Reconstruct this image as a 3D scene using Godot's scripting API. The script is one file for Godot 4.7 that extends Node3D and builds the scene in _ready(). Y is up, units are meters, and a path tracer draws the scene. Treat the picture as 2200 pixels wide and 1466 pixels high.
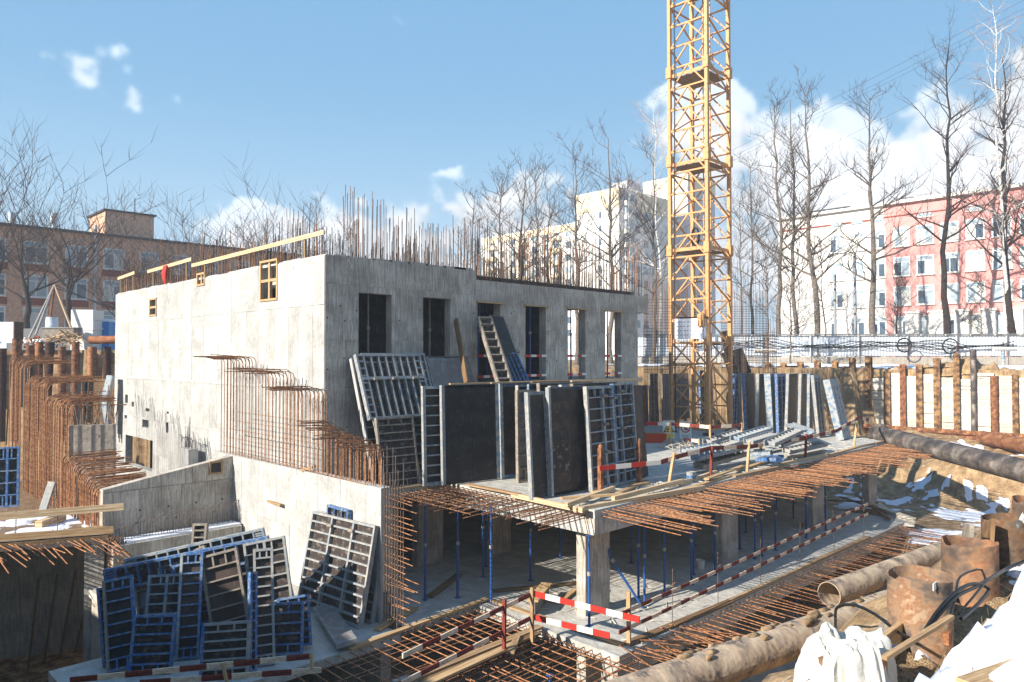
extends Node3D
# World: x runs along the front of the unfinished block, -z along its sunlit side wall, y = 0 is the upper floor slab.
const FOCAL := 1576.0
const EYE := Vector3(-11.2, 3.8, 19.2)
var fwd := Vector3(0.702, 0, -0.712).normalized()
var rgt := Vector3(0.712, 0, 0.702).normalized()
var cam_f: Vector3
var cam_u: Vector3
var M := {}
var rng := RandomNumberGenerator.new()
var unit_box: ArrayMesh
var unit_tube: ArrayMesh
var unit_pipe: ArrayMesh
var unit_hollow: ArrayMesh
var used := {}

func _ready() -> void:
	rng.seed = 7
	var pitch := atan(33.0 / FOCAL)
	cam_f = fwd * cos(pitch) + Vector3.UP * sin(pitch)
	cam_u = rgt.cross(cam_f)
	var cam := Camera3D.new()
	cam.name = "camera"
	cam.fov = rad_to_deg(2.0 * atan(733.0 / FOCAL))
	cam.near = 0.1
	cam.far = 2500.0
	add_child(cam)
	cam.look_at_from_position(EYE, EYE + cam_f, Vector3.UP)
	cam.current = true
	var env := Environment.new()
	env.background_mode = Environment.BG_SKY
	env.tonemap_mode = Environment.TONE_MAPPER_LINEAR
	env.tonemap_exposure = 2.02
	env.background_energy_multiplier = 1.0
	env.sdfgi_enabled = true
	env.ssao_enabled = true
	env.ssil_enabled = true
	env.fog_enabled = true
	env.fog_density = 0.0011
	env.fog_light_color = Color(0.86, 0.91, 0.96)
	var sky := Sky.new()
	var pan := PanoramaSkyMaterial.new()
	pan.panorama = ImageTexture.create_from_image(sky_image())
	pan.energy_multiplier = 0.72
	sky.sky_material = pan
	env.sky = sky
	var we := WorldEnvironment.new()
	we.name = "world_environment"
	we.environment = env
	add_child(we)
	var sun := DirectionalLight3D.new()
	sun.name = "sun"
	sun.light_energy = 1.6
	sun.light_color = Color(1.0, 0.965, 0.915)
	sun.light_angular_distance = 0.53
	sun.shadow_enabled = true
	add_child(sun)
	var el := deg_to_rad(28.0)
	var az := deg_to_rad(9.2)
	sun.look_at_from_position(Vector3.ZERO, Vector3(cos(el) * cos(az), -sin(el), cos(el) * sin(az)), Vector3.UP)
	make_shapes()
	make_materials()
	build_ground()
	build_block()
	build_slabs()
	build_side_pit()
	build_pit_edges()
	build_background()
	build_crane()
	build_formwork()
	build_near_bank()
	build_small_things()

# ---------- pixels of the photograph to directions; the distance comes from what a thing touches ----------
func ray(px: float, py: float) -> Vector3:
	return cam_f + rgt * ((px - 1100.0) / FOCAL) - cam_u * ((py - 733.0) / FOCAL)
func gy(px: float, py: float, level: float) -> Vector3:
	var d := ray(px, py)
	return EYE + d * ((level - EYE.y) / d.y)
func gx(px: float, py: float, x: float) -> Vector3:
	var d := ray(px, py)
	return EYE + d * ((x - EYE.x) / d.x)
func gz(px: float, py: float, z: float) -> Vector3:
	var d := ray(px, py)
	return EYE + d * ((z - EYE.z) / d.z)
func gd(px: float, py: float, depth: float) -> Vector3:
	return EYE + ray(px, py) * depth

# ---------- sky ----------
func sky_image() -> Image:
	var W := 2048
	var H := 1024
	var img := Image.create(W, H, false, Image.FORMAT_RGBF)
	var n1 := FastNoiseLite.new()
	n1.seed = 11
	n1.frequency = 2.1
	n1.fractal_octaves = 6
	n1.fractal_gain = 0.55
	var n2 := FastNoiseLite.new()
	n2.seed = 31
	n2.frequency = 7.0
	n2.fractal_octaves = 5
	var top := Color(0.34, 0.52, 0.72)
	var mid := Color(0.45, 0.625, 0.77)
	var low := Color(0.69, 0.79, 0.855)
	var gnd := Color(0.34, 0.33, 0.31)
	# clouds in view: [azimuth from the view axis in degrees, elevation, half width, half height, strength]
	var blobs := [[-31.5, 18.8, 3.6, 1.5, 0.52], [-33.0, 20.6, 2.6, 1.0, 0.46], [-28.5, 17.8, 2.8, 1.1, 0.5], [-29.5, 20.0, 1.6, 0.7, 0.42], [-7.4, 25.2, 1.5, 2.4, 0.62],
		[-10.0, 8.0, 9.0, 3.0, 1.1], [-3.0, 9.6, 7.0, 2.4, 1.05], [3.0, 10.0, 9.0, 3.5, 1.05], [15.0, 15.5, 4.5, 3.4, 1.0], [21.0, 13.5, 5.5, 3.6, 1.0], [28.0, 12.0, 7.0, 3.5, 0.95], [36.0, 17.0, 5.5, 4.2, 1.0], [31.0, 14.5, 4.0, 2.4, 0.8], [-16.5, 8.0, 5.5, 2.6, 1.1], [10.0, 9.0, 8.0, 3.0, 0.9], [22.0, 7.5, 16.0, 3.4, 1.1]]
	for y in H:
		var el := PI * 0.5 - PI * (y + 0.5) / H
		var eld := rad_to_deg(el)
		for x in W:
			if el < -0.03:
				img.set_pixel(x, y, gnd)
				continue
			var a := TAU * (x + 0.5) / W
			var d := Vector3(sin(a) * cos(el), sin(el), -cos(a) * cos(el))
			var t := clampf(eld / 42.0, 0.0, 1.0)
			var c := low.lerp(mid, smoothstep(0.0, 0.55, t)).lerp(top, smoothstep(0.45, 1.25, t + maxf(0.0, eld - 42.0) / 70.0))
			var az := rad_to_deg(atan2(d.dot(rgt), d.dot(fwd)))
			var k := 0.0
			if eld < 34.0:
				for b in blobs:
					var e: float = (az - b[0]) / b[2]
					var g: float = (eld - b[1]) / b[3]
					if g < 0.0 and b[4] > 0.7:
						g *= 0.45
					var q: float = e * e + g * g
					if q < 4.0:
						k = maxf(k, b[4] * (1.0 - q * 0.42))
			if absf(az) > 45.0:
				k = maxf(k, 0.75 - absf(eld - 9.0) / 11.0)
			var n := n1.get_noise_3dv(d * 2.2) * 1.1 + n2.get_noise_3dv(d * 2.6) * 0.6
			var dens := smoothstep(0.2, 0.44, k * 0.72 + n * 0.85 - 0.06) if k > 0.02 else 0.0
			if k < 0.72:
				dens *= 0.75
			var sh := clampf(0.9 + n * 0.28, 0.7, 1.0)
			c = c.lerp(Color(0.98 * sh, 0.985 * sh, 1.0 * sh), dens * 0.92)
			img.set_pixel(x, y, Color(c.r, c.g, c.b).srgb_to_linear())
	return img

# ---------- scene helpers ----------
func numbered(called: String) -> String:
	if not used.has(called):
		used[called] = 0
		return called
	used[called] += 1
	return "%s_%03d" % [called, used[called]]
func thing(called: String, label: String, category: String, at := Vector3.ZERO, group := "") -> Node3D:
	var o := Node3D.new()
	o.name = numbered(called)
	add_child(o)
	o.position = at
	o.set_meta("label", label)
	o.set_meta("category", category)
	if group:
		o.set_meta("group", group)
	return o
func add(parent: Node3D, called: String, mesh: Mesh, mat: Material, xf: Transform3D) -> MeshInstance3D:
	var o := MeshInstance3D.new()
	o.name = called
	o.mesh = mesh
	o.material_override = mat
	parent.add_child(o, true)
	var p := Vector3.ZERO
	var q: Node = parent
	while q != self and q is Node3D:
		p += (q as Node3D).position
		q = q.get_parent()
	xf.origin -= p
	o.transform = xf
	return o
func struct(called: String, mesh: Mesh, mat: Material, kind := "structure", xf := Transform3D.IDENTITY) -> MeshInstance3D:
	var o := add(self, called, mesh, mat, xf)
	o.set_meta("kind", kind)
	return o
# box with its centre, size and (orthonormal) turn, all in world space
func box(parent: Node3D, called: String, mat: Material, c: Vector3, s: Vector3, b := Basis.IDENTITY) -> MeshInstance3D:
	return add(parent, called, unit_box, mat, Transform3D(b * Basis.from_scale(s), c))
# beam from a to b; w across (sideways), t along the up hint
func beam(parent: Node3D, called: String, mat: Material, a: Vector3, b: Vector3, w: float, t: float, up := Vector3.UP) -> MeshInstance3D:
	var x := (b - a).normalized()
	var z := x.cross(up)
	if z.length() < 0.01:
		z = x.cross(Vector3.RIGHT)
	z = z.normalized()
	var y := z.cross(x)
	return add(parent, called, unit_box, mat, Transform3D(Basis(x * a.distance_to(b), y * t, z * w), (a + b) * 0.5))
func bar(parent: Node3D, called: String, mat: Material, a: Vector3, b: Vector3, r: float, mesh: Mesh = null) -> MeshInstance3D:
	var y := (b - a).normalized()
	var x := y.cross(Vector3.UP if absf(y.y) < 0.9 else Vector3.RIGHT).normalized()
	var z := x.cross(y)
	return add(parent, called, mesh if mesh else unit_tube, mat, Transform3D(Basis(x * r, y * a.distance_to(b), z * r), (a + b) * 0.5))

class Tubes:
	var v := PackedVector3Array()
	var n := PackedVector3Array()
	var i := PackedInt32Array()
	func tube(pts: Array, radii: Array, segs: int) -> void:
		var base := v.size()
		var prev := Vector3.ZERO
		for k in pts.size():
			var d: Vector3 = (pts[mini(k + 1, pts.size() - 1)] - pts[maxi(k - 1, 0)]).normalized()
			var x := prev
			if k == 0:
				x = d.cross(Vector3.UP if absf(d.y) < 0.9 else Vector3.RIGHT)
			x = (x - d * x.dot(d)).normalized()
			prev = x
			var z := d.cross(x)
			for s in segs:
				var a := TAU * s / segs
				var o := x * cos(a) + z * sin(a)
				v.append(pts[k] + o * float(radii[k]))
				n.append(o)
		for k in pts.size() - 1:
			for s in segs:
				var a := base + k * segs + s
				var b := base + k * segs + (s + 1) % segs
				i.append_array(PackedInt32Array([a, a + segs, b, b, a + segs, b + segs]))
	func quad(a: Vector3, b: Vector3, c: Vector3, d: Vector3) -> void:
		var nn := (c - a).cross(b - a).normalized()
		var base := v.size()
		v.append_array(PackedVector3Array([a, b, c, d]))
		n.append_array(PackedVector3Array([nn, nn, nn, nn]))
		i.append_array(PackedInt32Array([base, base + 1, base + 2, base, base + 2, base + 3]))
	func mesh() -> ArrayMesh:
		var arr := []
		arr.resize(Mesh.ARRAY_MAX)
		arr[Mesh.ARRAY_VERTEX] = v
		arr[Mesh.ARRAY_NORMAL] = n
		arr[Mesh.ARRAY_INDEX] = i
		var m := ArrayMesh.new()
		m.add_surface_from_arrays(Mesh.PRIMITIVE_TRIANGLES, arr)
		return m

func lathe(profile: Array, segs: int) -> ArrayMesh:
	# profile: [radius, y] pairs from bottom to top; smooth round, creased between rows
	var st := SurfaceTool.new()
	st.begin(Mesh.PRIMITIVE_TRIANGLES)
	for k in profile.size() - 1:
		st.set_smooth_group(k + 1)
		var p0: Array = profile[k]
		var p1: Array = profile[k + 1]
		for s in segs:
			var a0 := TAU * s / segs
			var a1 := TAU * (s + 1) / segs
			var q := [Vector3(cos(a0) * p0[0], p0[1], sin(a0) * p0[0]), Vector3(cos(a0) * p1[0], p1[1], sin(a0) * p1[0]), Vector3(cos(a1) * p1[0], p1[1], sin(a1) * p1[0]), Vector3(cos(a1) * p0[0], p0[1], sin(a1) * p0[0])]
			for j in [0, 2, 1, 0, 3, 2]:
				st.add_vertex(q[j])
	st.generate_normals()
	return st.commit()

func make_shapes() -> void:
	# unit box, u along x on the four long faces
	var st := SurfaceTool.new()
	st.begin(Mesh.PRIMITIVE_TRIANGLES)
	var faces := [[Vector3(0, 0, 1), Vector3(1, 0, 0), Vector3(0, 1, 0)], [Vector3(0, 0, -1), Vector3(-1, 0, 0), Vector3(0, 1, 0)], [Vector3(0, 1, 0), Vector3(1, 0, 0), Vector3(0, 0, -1)], [Vector3(0, -1, 0), Vector3(1, 0, 0), Vector3(0, 0, 1)], [Vector3(1, 0, 0), Vector3(0, 0, -1), Vector3(0, 1, 0)], [Vector3(-1, 0, 0), Vector3(0, 0, 1), Vector3(0, 1, 0)]]
	var row := 0
	for f in faces:
		var cs := [[-1, -1], [-1, 1], [1, 1], [1, -1]]
		for j in [0, 1, 2, 0, 2, 3]:
			var c: Array = cs[j]
			st.set_normal(f[0])
			var uv := Vector2(c[0] * 0.5 + 0.5, (0.5 - c[1] * 0.5) * 0.31 + row * 0.17)
			if row >= 4:
				uv = Vector2(uv.x * 0.05, uv.y)
			st.set_uv(uv)
			st.add_vertex((f[0] + f[1] * c[0] + f[2] * c[1]) * 0.5)
		row += 1
	unit_box = st.commit()
	unit_tube = lathe([[0.0, -0.5], [1.0, -0.5], [1.0, 0.5], [0.0, 0.5]], 6)
	unit_hollow = lathe([[1.0, -0.5], [1.0, 0.5], [0.94, 0.5], [0.94, -0.5], [1.0, -0.5]], 28)
	unit_pipe = lathe([[0.0, -0.5], [1.0, -0.5], [1.0, 0.5], [0.0, 0.5]], 28)

# ---------- materials ----------
func noise_img(s: int, freq: float, size: int, oct := 5, type := FastNoiseLite.TYPE_SIMPLEX_SMOOTH) -> Image:
	var f := FastNoiseLite.new()
	f.seed = s
	f.frequency = freq
	f.noise_type = type
	f.fractal_octaves = oct
	return f.get_seamless_image(size, size)
func stops(t: float, cols: Array) -> Color:
	for k in cols.size() - 1:
		if t <= cols[k + 1][0]:
			var a: Color = cols[k][1]
			var b: Color = cols[k + 1][1]
			return a.lerp(b, clampf((t - cols[k][0]) / (cols[k + 1][0] - cols[k][0]), 0.0, 1.0))
	return cols[cols.size() - 1][1]
func tex_of(img: Image) -> ImageTexture:
	img.generate_mipmaps()
	return ImageTexture.create_from_image(img)
# layered noise: coarse and fine, each with its stretch, through a colour ramp (sRGB colours)
func layered(s: int, size: int, fc: float, ff: float, wc: float, wf: float, cols: Array, sx := 1.0, sy := 1.0) -> ImageTexture:
	var a := noise_img(s, fc, size)
	var b := noise_img(s + 1, ff, size)
	var img := Image.create(size, size, false, Image.FORMAT_RGB8)
	for y in size:
		for x in size:
			var p := a.get_pixel(int(x * sx) % size, int(y * sy) % size).r
			var q := b.get_pixel(int(x * sx) % size, int(y * sy) % size).r
			img.set_pixel(x, y, stops(clampf(0.5 + (p - 0.5) * wc + (q - 0.5) * wf, 0.0, 1.0), cols))
	return tex_of(img)
func bump_of(s: int, freq: float, size := 256, strength := 4.0) -> ImageTexture:
	var im := noise_img(s, freq, size)
	im.bump_map_to_normal_map(strength)
	return tex_of(im)
func mat(c: Color, rough := 0.9, tex: Texture2D = null, scale := 0.0, metal := 0.0, normal: Texture2D = null, nscale := 0.5) -> StandardMaterial3D:
	var m := StandardMaterial3D.new()
	m.albedo_color = c
	m.roughness = rough
	m.metallic = metal
	m.metallic_specular = 0.4
	if tex:
		m.albedo_texture = tex
	if normal:
		m.normal_enabled = true
		m.normal_texture = normal
		m.normal_scale = nscale
	if scale > 0.0:
		m.uv1_triplanar = true
		m.uv1_world_triplanar = true
		m.uv1_scale = Vector3.ONE * scale
	return m
func concrete_tex(s: int, base: Color, dark: Color, streak: float) -> ImageTexture:
	var size := 512
	var a := noise_img(s, 0.006, size)
	var b := noise_img(s + 1, 0.05, size, 4)
	var st := noise_img(s + 2, 0.02, size, 4)
	var img := Image.create(size, size, false, Image.FORMAT_RGB8)
	for y in size:
		for x in size:
			var t := 0.5 + (a.get_pixel(x, y).r - 0.5) * 0.9 + (b.get_pixel(x, y).r - 0.5) * 0.35
			t += (st.get_pixel((x * 5) % size, (y / 3) % size).r - 0.5) * streak
			var c := dark.lerp(base, clampf(t, 0.0, 1.0))
			if b.get_pixel((x * 3) % size, (y * 3) % size).r < 0.13:
				c = c.darkened(0.3)
			img.set_pixel(x, y, c)
	return tex_of(img)
func wood_tex(s: int, light: Color, dark: Color) -> ImageTexture:
	var w := 512
	var a := noise_img(s, 0.02, w, 4)
	var img := Image.create(w, 128, false, Image.FORMAT_RGB8)
	var r := RandomNumberGenerator.new()
	r.seed = s
	var knots := []
	for k in 7:
		knots.append(Vector2(r.randf() * w, r.randf() * 128.0))
	for y in 128:
		for x in w:
			var g := a.get_pixel(int(x * 0.12) % w, (y * 5) % w).r
			var g2 := a.get_pixel((x / 2) % w, (y * 2) % w).r
			var t := (g - 0.5) * 1.5 + (g2 - 0.5) * 0.7 + 0.45
			for k in knots:
				var d := Vector2((x - k.x) * 0.6, y - k.y).length()
				if d < 5.0:
					t += (5.0 - d) * 0.16
			img.set_pixel(x, y, light.lerp(dark, clampf(t, 0.0, 1.0)))
	return tex_of(img)
# worn paint: paint with patches of caked concrete and rust specks
func worn_tex(s: int, paint: Color, paint2: Color, cake: Color, amount: float, rust: float) -> ImageTexture:
	var size := 256
	var a := noise_img(s, 0.018, size, 5)
	var b := noise_img(s + 5, 0.07, size, 4)
	var img := Image.create(size, size, false, Image.FORMAT_RGB8)
	for y in size:
		for x in size:
			var p := a.get_pixel(x, y).r
			var q := b.get_pixel(x, y).r
			var c := paint.lerp(paint2, q)
			c = c.lerp(cake.lerp(cake.darkened(0.25), q), smoothstep(1.0 - amount - 0.06, 1.0 - amount + 0.08, p * 0.75 + q * 0.25))
			if q > 1.0 - rust:
				c = c.lerp(Color(0.36, 0.2, 0.11), 0.75)
			img.set_pixel(x, y, c)
	return tex_of(img)

# film faced plywood: dark, with wiped cement haze, drips and scratches
func smeared(s: int, dark: Color, mid: Color, haze: Color) -> ImageTexture:
	var size := 512
	var a := noise_img(s, 0.008, size)
	var b := noise_img(s + 1, 0.03, size, 4)
	var c := noise_img(s + 2, 0.11, size, 3)
	var img := Image.create(size, size, false, Image.FORMAT_RGB8)
	for y in size:
		for x in size:
			var col := dark.lerp(mid, clampf((a.get_pixel(x, y).r - 0.25) * 1.4, 0.0, 1.0))
			var drip := b.get_pixel((x * 3) % size, (y / 4) % size).r
			var wipe := b.get_pixel((x / 3 + y / 5) % size, (y + x / 4) % size).r
			var k := smoothstep(0.62, 0.95, drip * 0.6 + a.get_pixel((x + 90) % size, y).r * 0.5) * 0.55
			k = maxf(k, smoothstep(0.7, 0.9, wipe) * 0.45)
			if c.get_pixel(x, y).r > 0.83:
				k = maxf(k, 0.35)
			img.set_pixel(x, y, col.lerp(haze, k))
	return tex_of(img)

func make_materials() -> void:
	var fine := bump_of(3, 0.06)
	var coarse := bump_of(4, 0.02, 256, 6.0)
	var ct := concrete_tex(100, Color(0.79, 0.785, 0.77), Color(0.64, 0.635, 0.62), 0.6)
	var ct2 := concrete_tex(140, Color(0.785, 0.762, 0.725), Color(0.585, 0.56, 0.525), 1.15)
	var shade := [1.0, 0.975, 1.02, 0.955]
	for k in 4:
		var g: float = shade[k]
		M["concrete_%d" % k] = mat(Color(0.95 * g, 0.95 * g, 0.945 * g), 0.92, ct, 0.21, 0.0, fine, 0.35)
		M["concrete_%d" % k].uv1_offset = Vector3(k * 0.31, k * 0.17, k * 0.23)
		M["grey_%d" % k] = mat(Color(0.98 * g, 0.97 * g, 0.955 * g), 0.92, ct2, 0.27, 0.0, fine, 0.4)
		M["grey_%d" % k].uv1_offset = Vector3(k * 0.37, k * 0.11, k * 0.29)
	M.slab = mat(Color(0.97, 0.96, 0.93), 0.95, ct, 0.4, 0.0, coarse, 0.5)
	M.wet = mat(Color(0.72, 0.62, 0.50), 0.35, ct2, 0.4, 0.0, coarse, 0.5)
	for k in 4:
		M["wood_%d" % k] = mat([Color(1, 1, 1), Color(0.9, 0.86, 0.8), Color(0.78, 0.74, 0.7), Color(0.62, 0.56, 0.5)][k], 0.8, wood_tex(20 + k, Color(0.86, 0.77, 0.63), Color(0.66, 0.54, 0.40)))
		M["board_%d" % k] = mat([Color(1, 1, 1), Color(0.96, 0.96, 0.95), Color(0.89, 0.88, 0.86), Color(0.97, 0.95, 0.92)][k], 0.85, wood_tex(40 + k, Color(0.92, 0.90, 0.86), Color(0.75, 0.71, 0.64)))
	var rt := layered(60, 512, 0.008, 0.07, 1.0, 0.5, [[0.0, Color(0.26, 0.17, 0.12)], [0.35, Color(0.42, 0.27, 0.18)], [0.6, Color(0.54, 0.36, 0.24)], [1.0, Color(0.68, 0.50, 0.35)]])
	M.rust = mat(Color(1, 1, 1), 0.85, rt, 0.8, 0.0, fine, 0.5)
	M.rust_dark = mat(Color(0.55, 0.5, 0.5), 0.85, rt, 0.9, 0.0, fine, 0.5)
	M.rust_pale = mat(Color(1.25, 1.2, 1.15), 0.85, rt, 0.5, 0.0, fine, 0.6)
	var bt := layered(62, 256, 0.02, 0.09, 1.1, 0.8, [[0.0, Color(0.30, 0.20, 0.14)], [0.4, Color(0.52, 0.36, 0.25)], [0.7, Color(0.68, 0.50, 0.36)], [1.0, Color(0.80, 0.66, 0.52)]])
	M.rebar = mat(Color(0.92, 0.9, 0.88), 0.8, bt, 1.7)
	M.rebar_bright = mat(Color(1.0, 0.93, 0.85), 0.75, bt, 1.3)
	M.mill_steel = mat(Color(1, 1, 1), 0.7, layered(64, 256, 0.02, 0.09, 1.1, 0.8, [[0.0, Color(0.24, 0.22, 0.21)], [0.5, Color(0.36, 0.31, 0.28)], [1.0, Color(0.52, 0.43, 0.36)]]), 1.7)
	var clay := layered(66, 512, 0.012, 0.07, 1.0, 0.4, [[0.0, Color(0.32, 0.30, 0.29)], [0.27, Color(0.40, 0.37, 0.34)], [0.33, Color(0.60, 0.52, 0.44)], [0.6, Color(0.69, 0.61, 0.51)], [1.0, Color(0.77, 0.70, 0.61)]])
	M.clay_pipe = mat(Color(1, 1, 1), 0.9, clay, 0.33, 0.0, coarse, 0.6)
	var tar := layered(70, 512, 0.006, 0.06, 1.2, 0.35, [[0.0, Color(0.13, 0.13, 0.14)], [0.35, Color(0.24, 0.225, 0.22)], [0.6, Color(0.36, 0.33, 0.31)], [0.75, Color(0.50, 0.44, 0.39)], [1.0, Color(0.62, 0.6, 0.58)]])
	M.tar_pipe = mat(Color(1, 1, 1), 0.7, tar, 0.4, 0.0, fine, 0.4)
	var hb := layered(74, 512, 0.008, 0.06, 1.0, 0.4, [[0.0, Color(0.22, 0.17, 0.14)], [0.4, Color(0.38, 0.28, 0.2)], [0.6, Color(0.52, 0.39, 0.26)], [1.0, Color(0.66, 0.54, 0.38)]])
	M.pile = mat(Color(1, 1, 1), 0.85, hb, 0.6, 0.0, fine, 0.5)
	var cs := layered(76, 512, 0.006, 0.03, 1.2, 0.5, [[0.0, Color(0.28, 0.26, 0.25)], [0.3, Color(0.42, 0.37, 0.33)], [0.42, Color(0.53, 0.43, 0.34)], [0.6, Color(0.58, 0.47, 0.37)], [0.72, Color(0.54, 0.38, 0.27)], [1.0, Color(0.67, 0.58, 0.48)]])
	M.casing_a = mat(Color(1, 1, 1), 0.85, cs, 0.75, 0.0, fine, 0.4)
	M.casing_b = mat(Color(1.05, 0.98, 0.92), 0.85, cs, 0.4, 0.0, fine, 0.4)
	M.casing_b.uv1_offset = Vector3(0.3, 0.5, 0.2)
	M.casing_c = mat(Color(0.75, 0.74, 0.73), 0.85, cs, 0.6, 0.0, fine, 0.4)
	M.blue = mat(Color(1, 1, 1), 0.55, worn_tex(200, Color(0.16, 0.33, 0.56), Color(0.24, 0.43, 0.63), Color(0.60, 0.63, 0.66), 0.45, 0.14), 1.6)
	M.blue_worn = mat(Color(1, 1, 1), 0.65, worn_tex(210, Color(0.33, 0.45, 0.58), Color(0.45, 0.54, 0.62), Color(0.70, 0.71, 0.70), 0.55, 0.14), 0.9)
	M.steel_grey = mat(Color(1, 1, 1), 0.7, worn_tex(220, Color(0.48, 0.51, 0.54), Color(0.58, 0.59, 0.59), Color(0.72, 0.70, 0.66), 0.5, 0.16), 0.9)
	M.steel_dirty = mat(Color(1, 1, 1), 0.75, worn_tex(226, Color(0.42, 0.41, 0.39), Color(0.55, 0.51, 0.46), Color(0.68, 0.63, 0.56), 0.5, 0.22), 0.9)
	M.prop_blue = mat(Color(1, 1, 1), 0.5, worn_tex(204, Color(0.13, 0.29, 0.54), Color(0.17, 0.35, 0.60), Color(0.45, 0.5, 0.55), 0.22, 0.12), 2.5)
	M.ply = mat(Color(1, 1, 1), 0.5, smeared(230, Color(0.085, 0.08, 0.08), Color(0.20, 0.185, 0.18), Color(0.46, 0.45, 0.44)), 0.33)
	M.ply_brown = mat(Color(1, 1, 1), 0.55, smeared(236, Color(0.16, 0.125, 0.11), Color(0.30, 0.24, 0.21), Color(0.52, 0.48, 0.45)), 0.4)
	M.ply_back = mat(Color(1, 1, 1), 0.8, worn_tex(240, Color(0.16, 0.14, 0.13), Color(0.26, 0.22, 0.2), Color(0.5, 0.47, 0.43), 0.38, 0.12), 0.8)
	M.ply_pale = mat(Color(1, 1, 1), 0.6, worn_tex(246, Color(0.42, 0.40, 0.39), Color(0.50, 0.47, 0.46), Color(0.6, 0.59, 0.58), 0.45, 0.02), 0.5)
	M.yellow = mat(Color(1, 1, 1), 0.5, worn_tex(250, Color(0.77, 0.56, 0.36), Color(0.82, 0.62, 0.42), Color(0.62, 0.45, 0.32), 0.3, 0.07), 0.7)
	M.red = mat(Color(0.72, 0.17, 0.13), 0.6)
	M.red_old = mat(Color(0.54, 0.26, 0.21), 0.8, wood_tex(90, Color(1, 1, 1), Color(0.7, 0.6, 0.55)))
	M.white = mat(Color(0.86, 0.84, 0.80), 0.6)
	M.white_wood = mat(Color(0.95, 0.9, 0.84), 0.8, wood_tex(91, Color(1, 0.97, 0.92), Color(0.75, 0.68, 0.6)))
	M.black = mat(Color(0.07, 0.07, 0.075), 0.5)
	M.cable = mat(Color(0.10, 0.11, 0.12), 0.45)
	M.snow = mat(Color(0.93, 0.94, 0.96), 0.8, layered(80, 512, 0.02, 0.1, 0.5, 0.5, [[0.0, Color(0.88, 0.89, 0.91)], [1.0, Color(1, 1, 1)]]), 0.4, 0.0, coarse, 0.5)
	M.soil = mat(Color(1, 1, 1), 0.95, layered(84, 512, 0.01, 0.07, 1.1, 0.9, [[0.0, Color(0.36, 0.29, 0.21)], [0.4, Color(0.53, 0.43, 0.31)], [0.7, Color(0.64, 0.53, 0.39)], [1.0, Color(0.73, 0.64, 0.51)]]), 0.35, 0.0, coarse, 1.0)
	M.soil_near = mat(Color(1, 1, 1), 0.95, layered(85, 512, 0.012, 0.11, 0.9, 1.1, [[0.0, Color(0.32, 0.25, 0.18)], [0.4, Color(0.52, 0.42, 0.30)], [0.7, Color(0.63, 0.53, 0.39)], [1.0, Color(0.74, 0.66, 0.54)]]), 0.9, 0.0, bump_of(9, 0.09, 512, 10.0), 1.6)
	M.mud = mat(Color(0.55, 0.5, 0.46), 0.9, layered(86, 512, 0.01, 0.07, 1.1, 0.9, [[0.0, Color(0.40, 0.33, 0.27)], [1.0, Color(0.72, 0.64, 0.55)]]), 0.35, 0.0, coarse, 1.0)
	M.fence = mat(Color(0.78, 0.81, 0.84), 0.55)
	M.fence_rail = mat(Color(0.42, 0.43, 0.44), 0.6)
	M.pink = mat(Color(0.86, 0.61, 0.585), 0.9, layered(300, 256, 0.02, 0.08, 0.3, 0.3, [[0.0, Color(0.92, 0.92, 0.92)], [1.0, Color(1, 1, 1)]]), 0.2)
	M.plaster = mat(Color(0.90, 0.89, 0.87), 0.9, layered(302, 256, 0.02, 0.08, 0.3, 0.3, [[0.0, Color(0.92, 0.92, 0.92)], [1.0, Color(1, 1, 1)]]), 0.2)
	M.pale_yellow = mat(Color(0.90, 0.84, 0.72), 0.9)
	M.tower_grey = mat(Color(0.75, 0.75, 0.76), 0.9)
	M.brick = mat(Color(1, 1, 1), 0.9, layered(304, 512, 0.02, 0.12, 0.9, 0.8, [[0.0, Color(0.70, 0.53, 0.44)], [0.5, Color(0.81, 0.64, 0.53)], [1.0, Color(0.88, 0.74, 0.63)]]), 0.25)
	M.brick_red = mat(Color(0.55, 0.30, 0.23), 0.9)
	M.glass = mat(Color(0.30, 0.36, 0.42), 0.08)
	M.glass.metallic_specular = 0.9
	M.glass_pale = mat(Color(0.62, 0.68, 0.72), 0.2)
	M.curtain = mat(Color(0.8, 0.8, 0.78), 0.8)
	M.trim = mat(Color(0.88, 0.88, 0.86), 0.7)
	M.roofing = mat(Color(0.26, 0.25, 0.24), 0.9)
	var bark := layered(310, 256, 0.03, 0.1, 0.8, 0.8, [[0.0, Color(0.24, 0.21, 0.19)], [0.5, Color(0.40, 0.36, 0.32)], [1.0, Color(0.56, 0.52, 0.47)]])
	M.bark = mat(Color(1, 1, 1), 0.95, bark, 0.5)
	M.bark_dark = mat(Color(0.5, 0.46, 0.44), 0.95, bark, 0.5)
	M.twig = mat(Color(0.30, 0.25, 0.22), 0.95)
	M.birch = mat(Color(1, 1, 1), 0.8, layered(312, 256, 0.02, 0.07, 1.0, 1.0, [[0.0, Color(0.2, 0.19, 0.18)], [0.3, Color(0.55, 0.53, 0.5)], [0.42, Color(0.88, 0.87, 0.84)], [1.0, Color(0.95, 0.94, 0.92)]], 0.6, 2.0), 0.6)
	M.birch_twig = mat(Color(0.66, 0.58, 0.54), 0.9)
	M.toilet_blue = mat(Color(0.12, 0.48, 0.76), 0.4)
	M.orange = mat(Color(0.80, 0.26, 0.10), 0.6)
	M.sack = mat(Color(0.80, 0.79, 0.76), 0.7, layered(320, 256, 0.03, 0.12, 0.5, 0.5, [[0.0, Color(0.85, 0.85, 0.83)], [1.0, Color(1, 1, 1)]]), 1.2, 0.0, coarse, 1.0)
	M.lamp_metal = mat(Color(0.55, 0.56, 0.58), 0.5)
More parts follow.
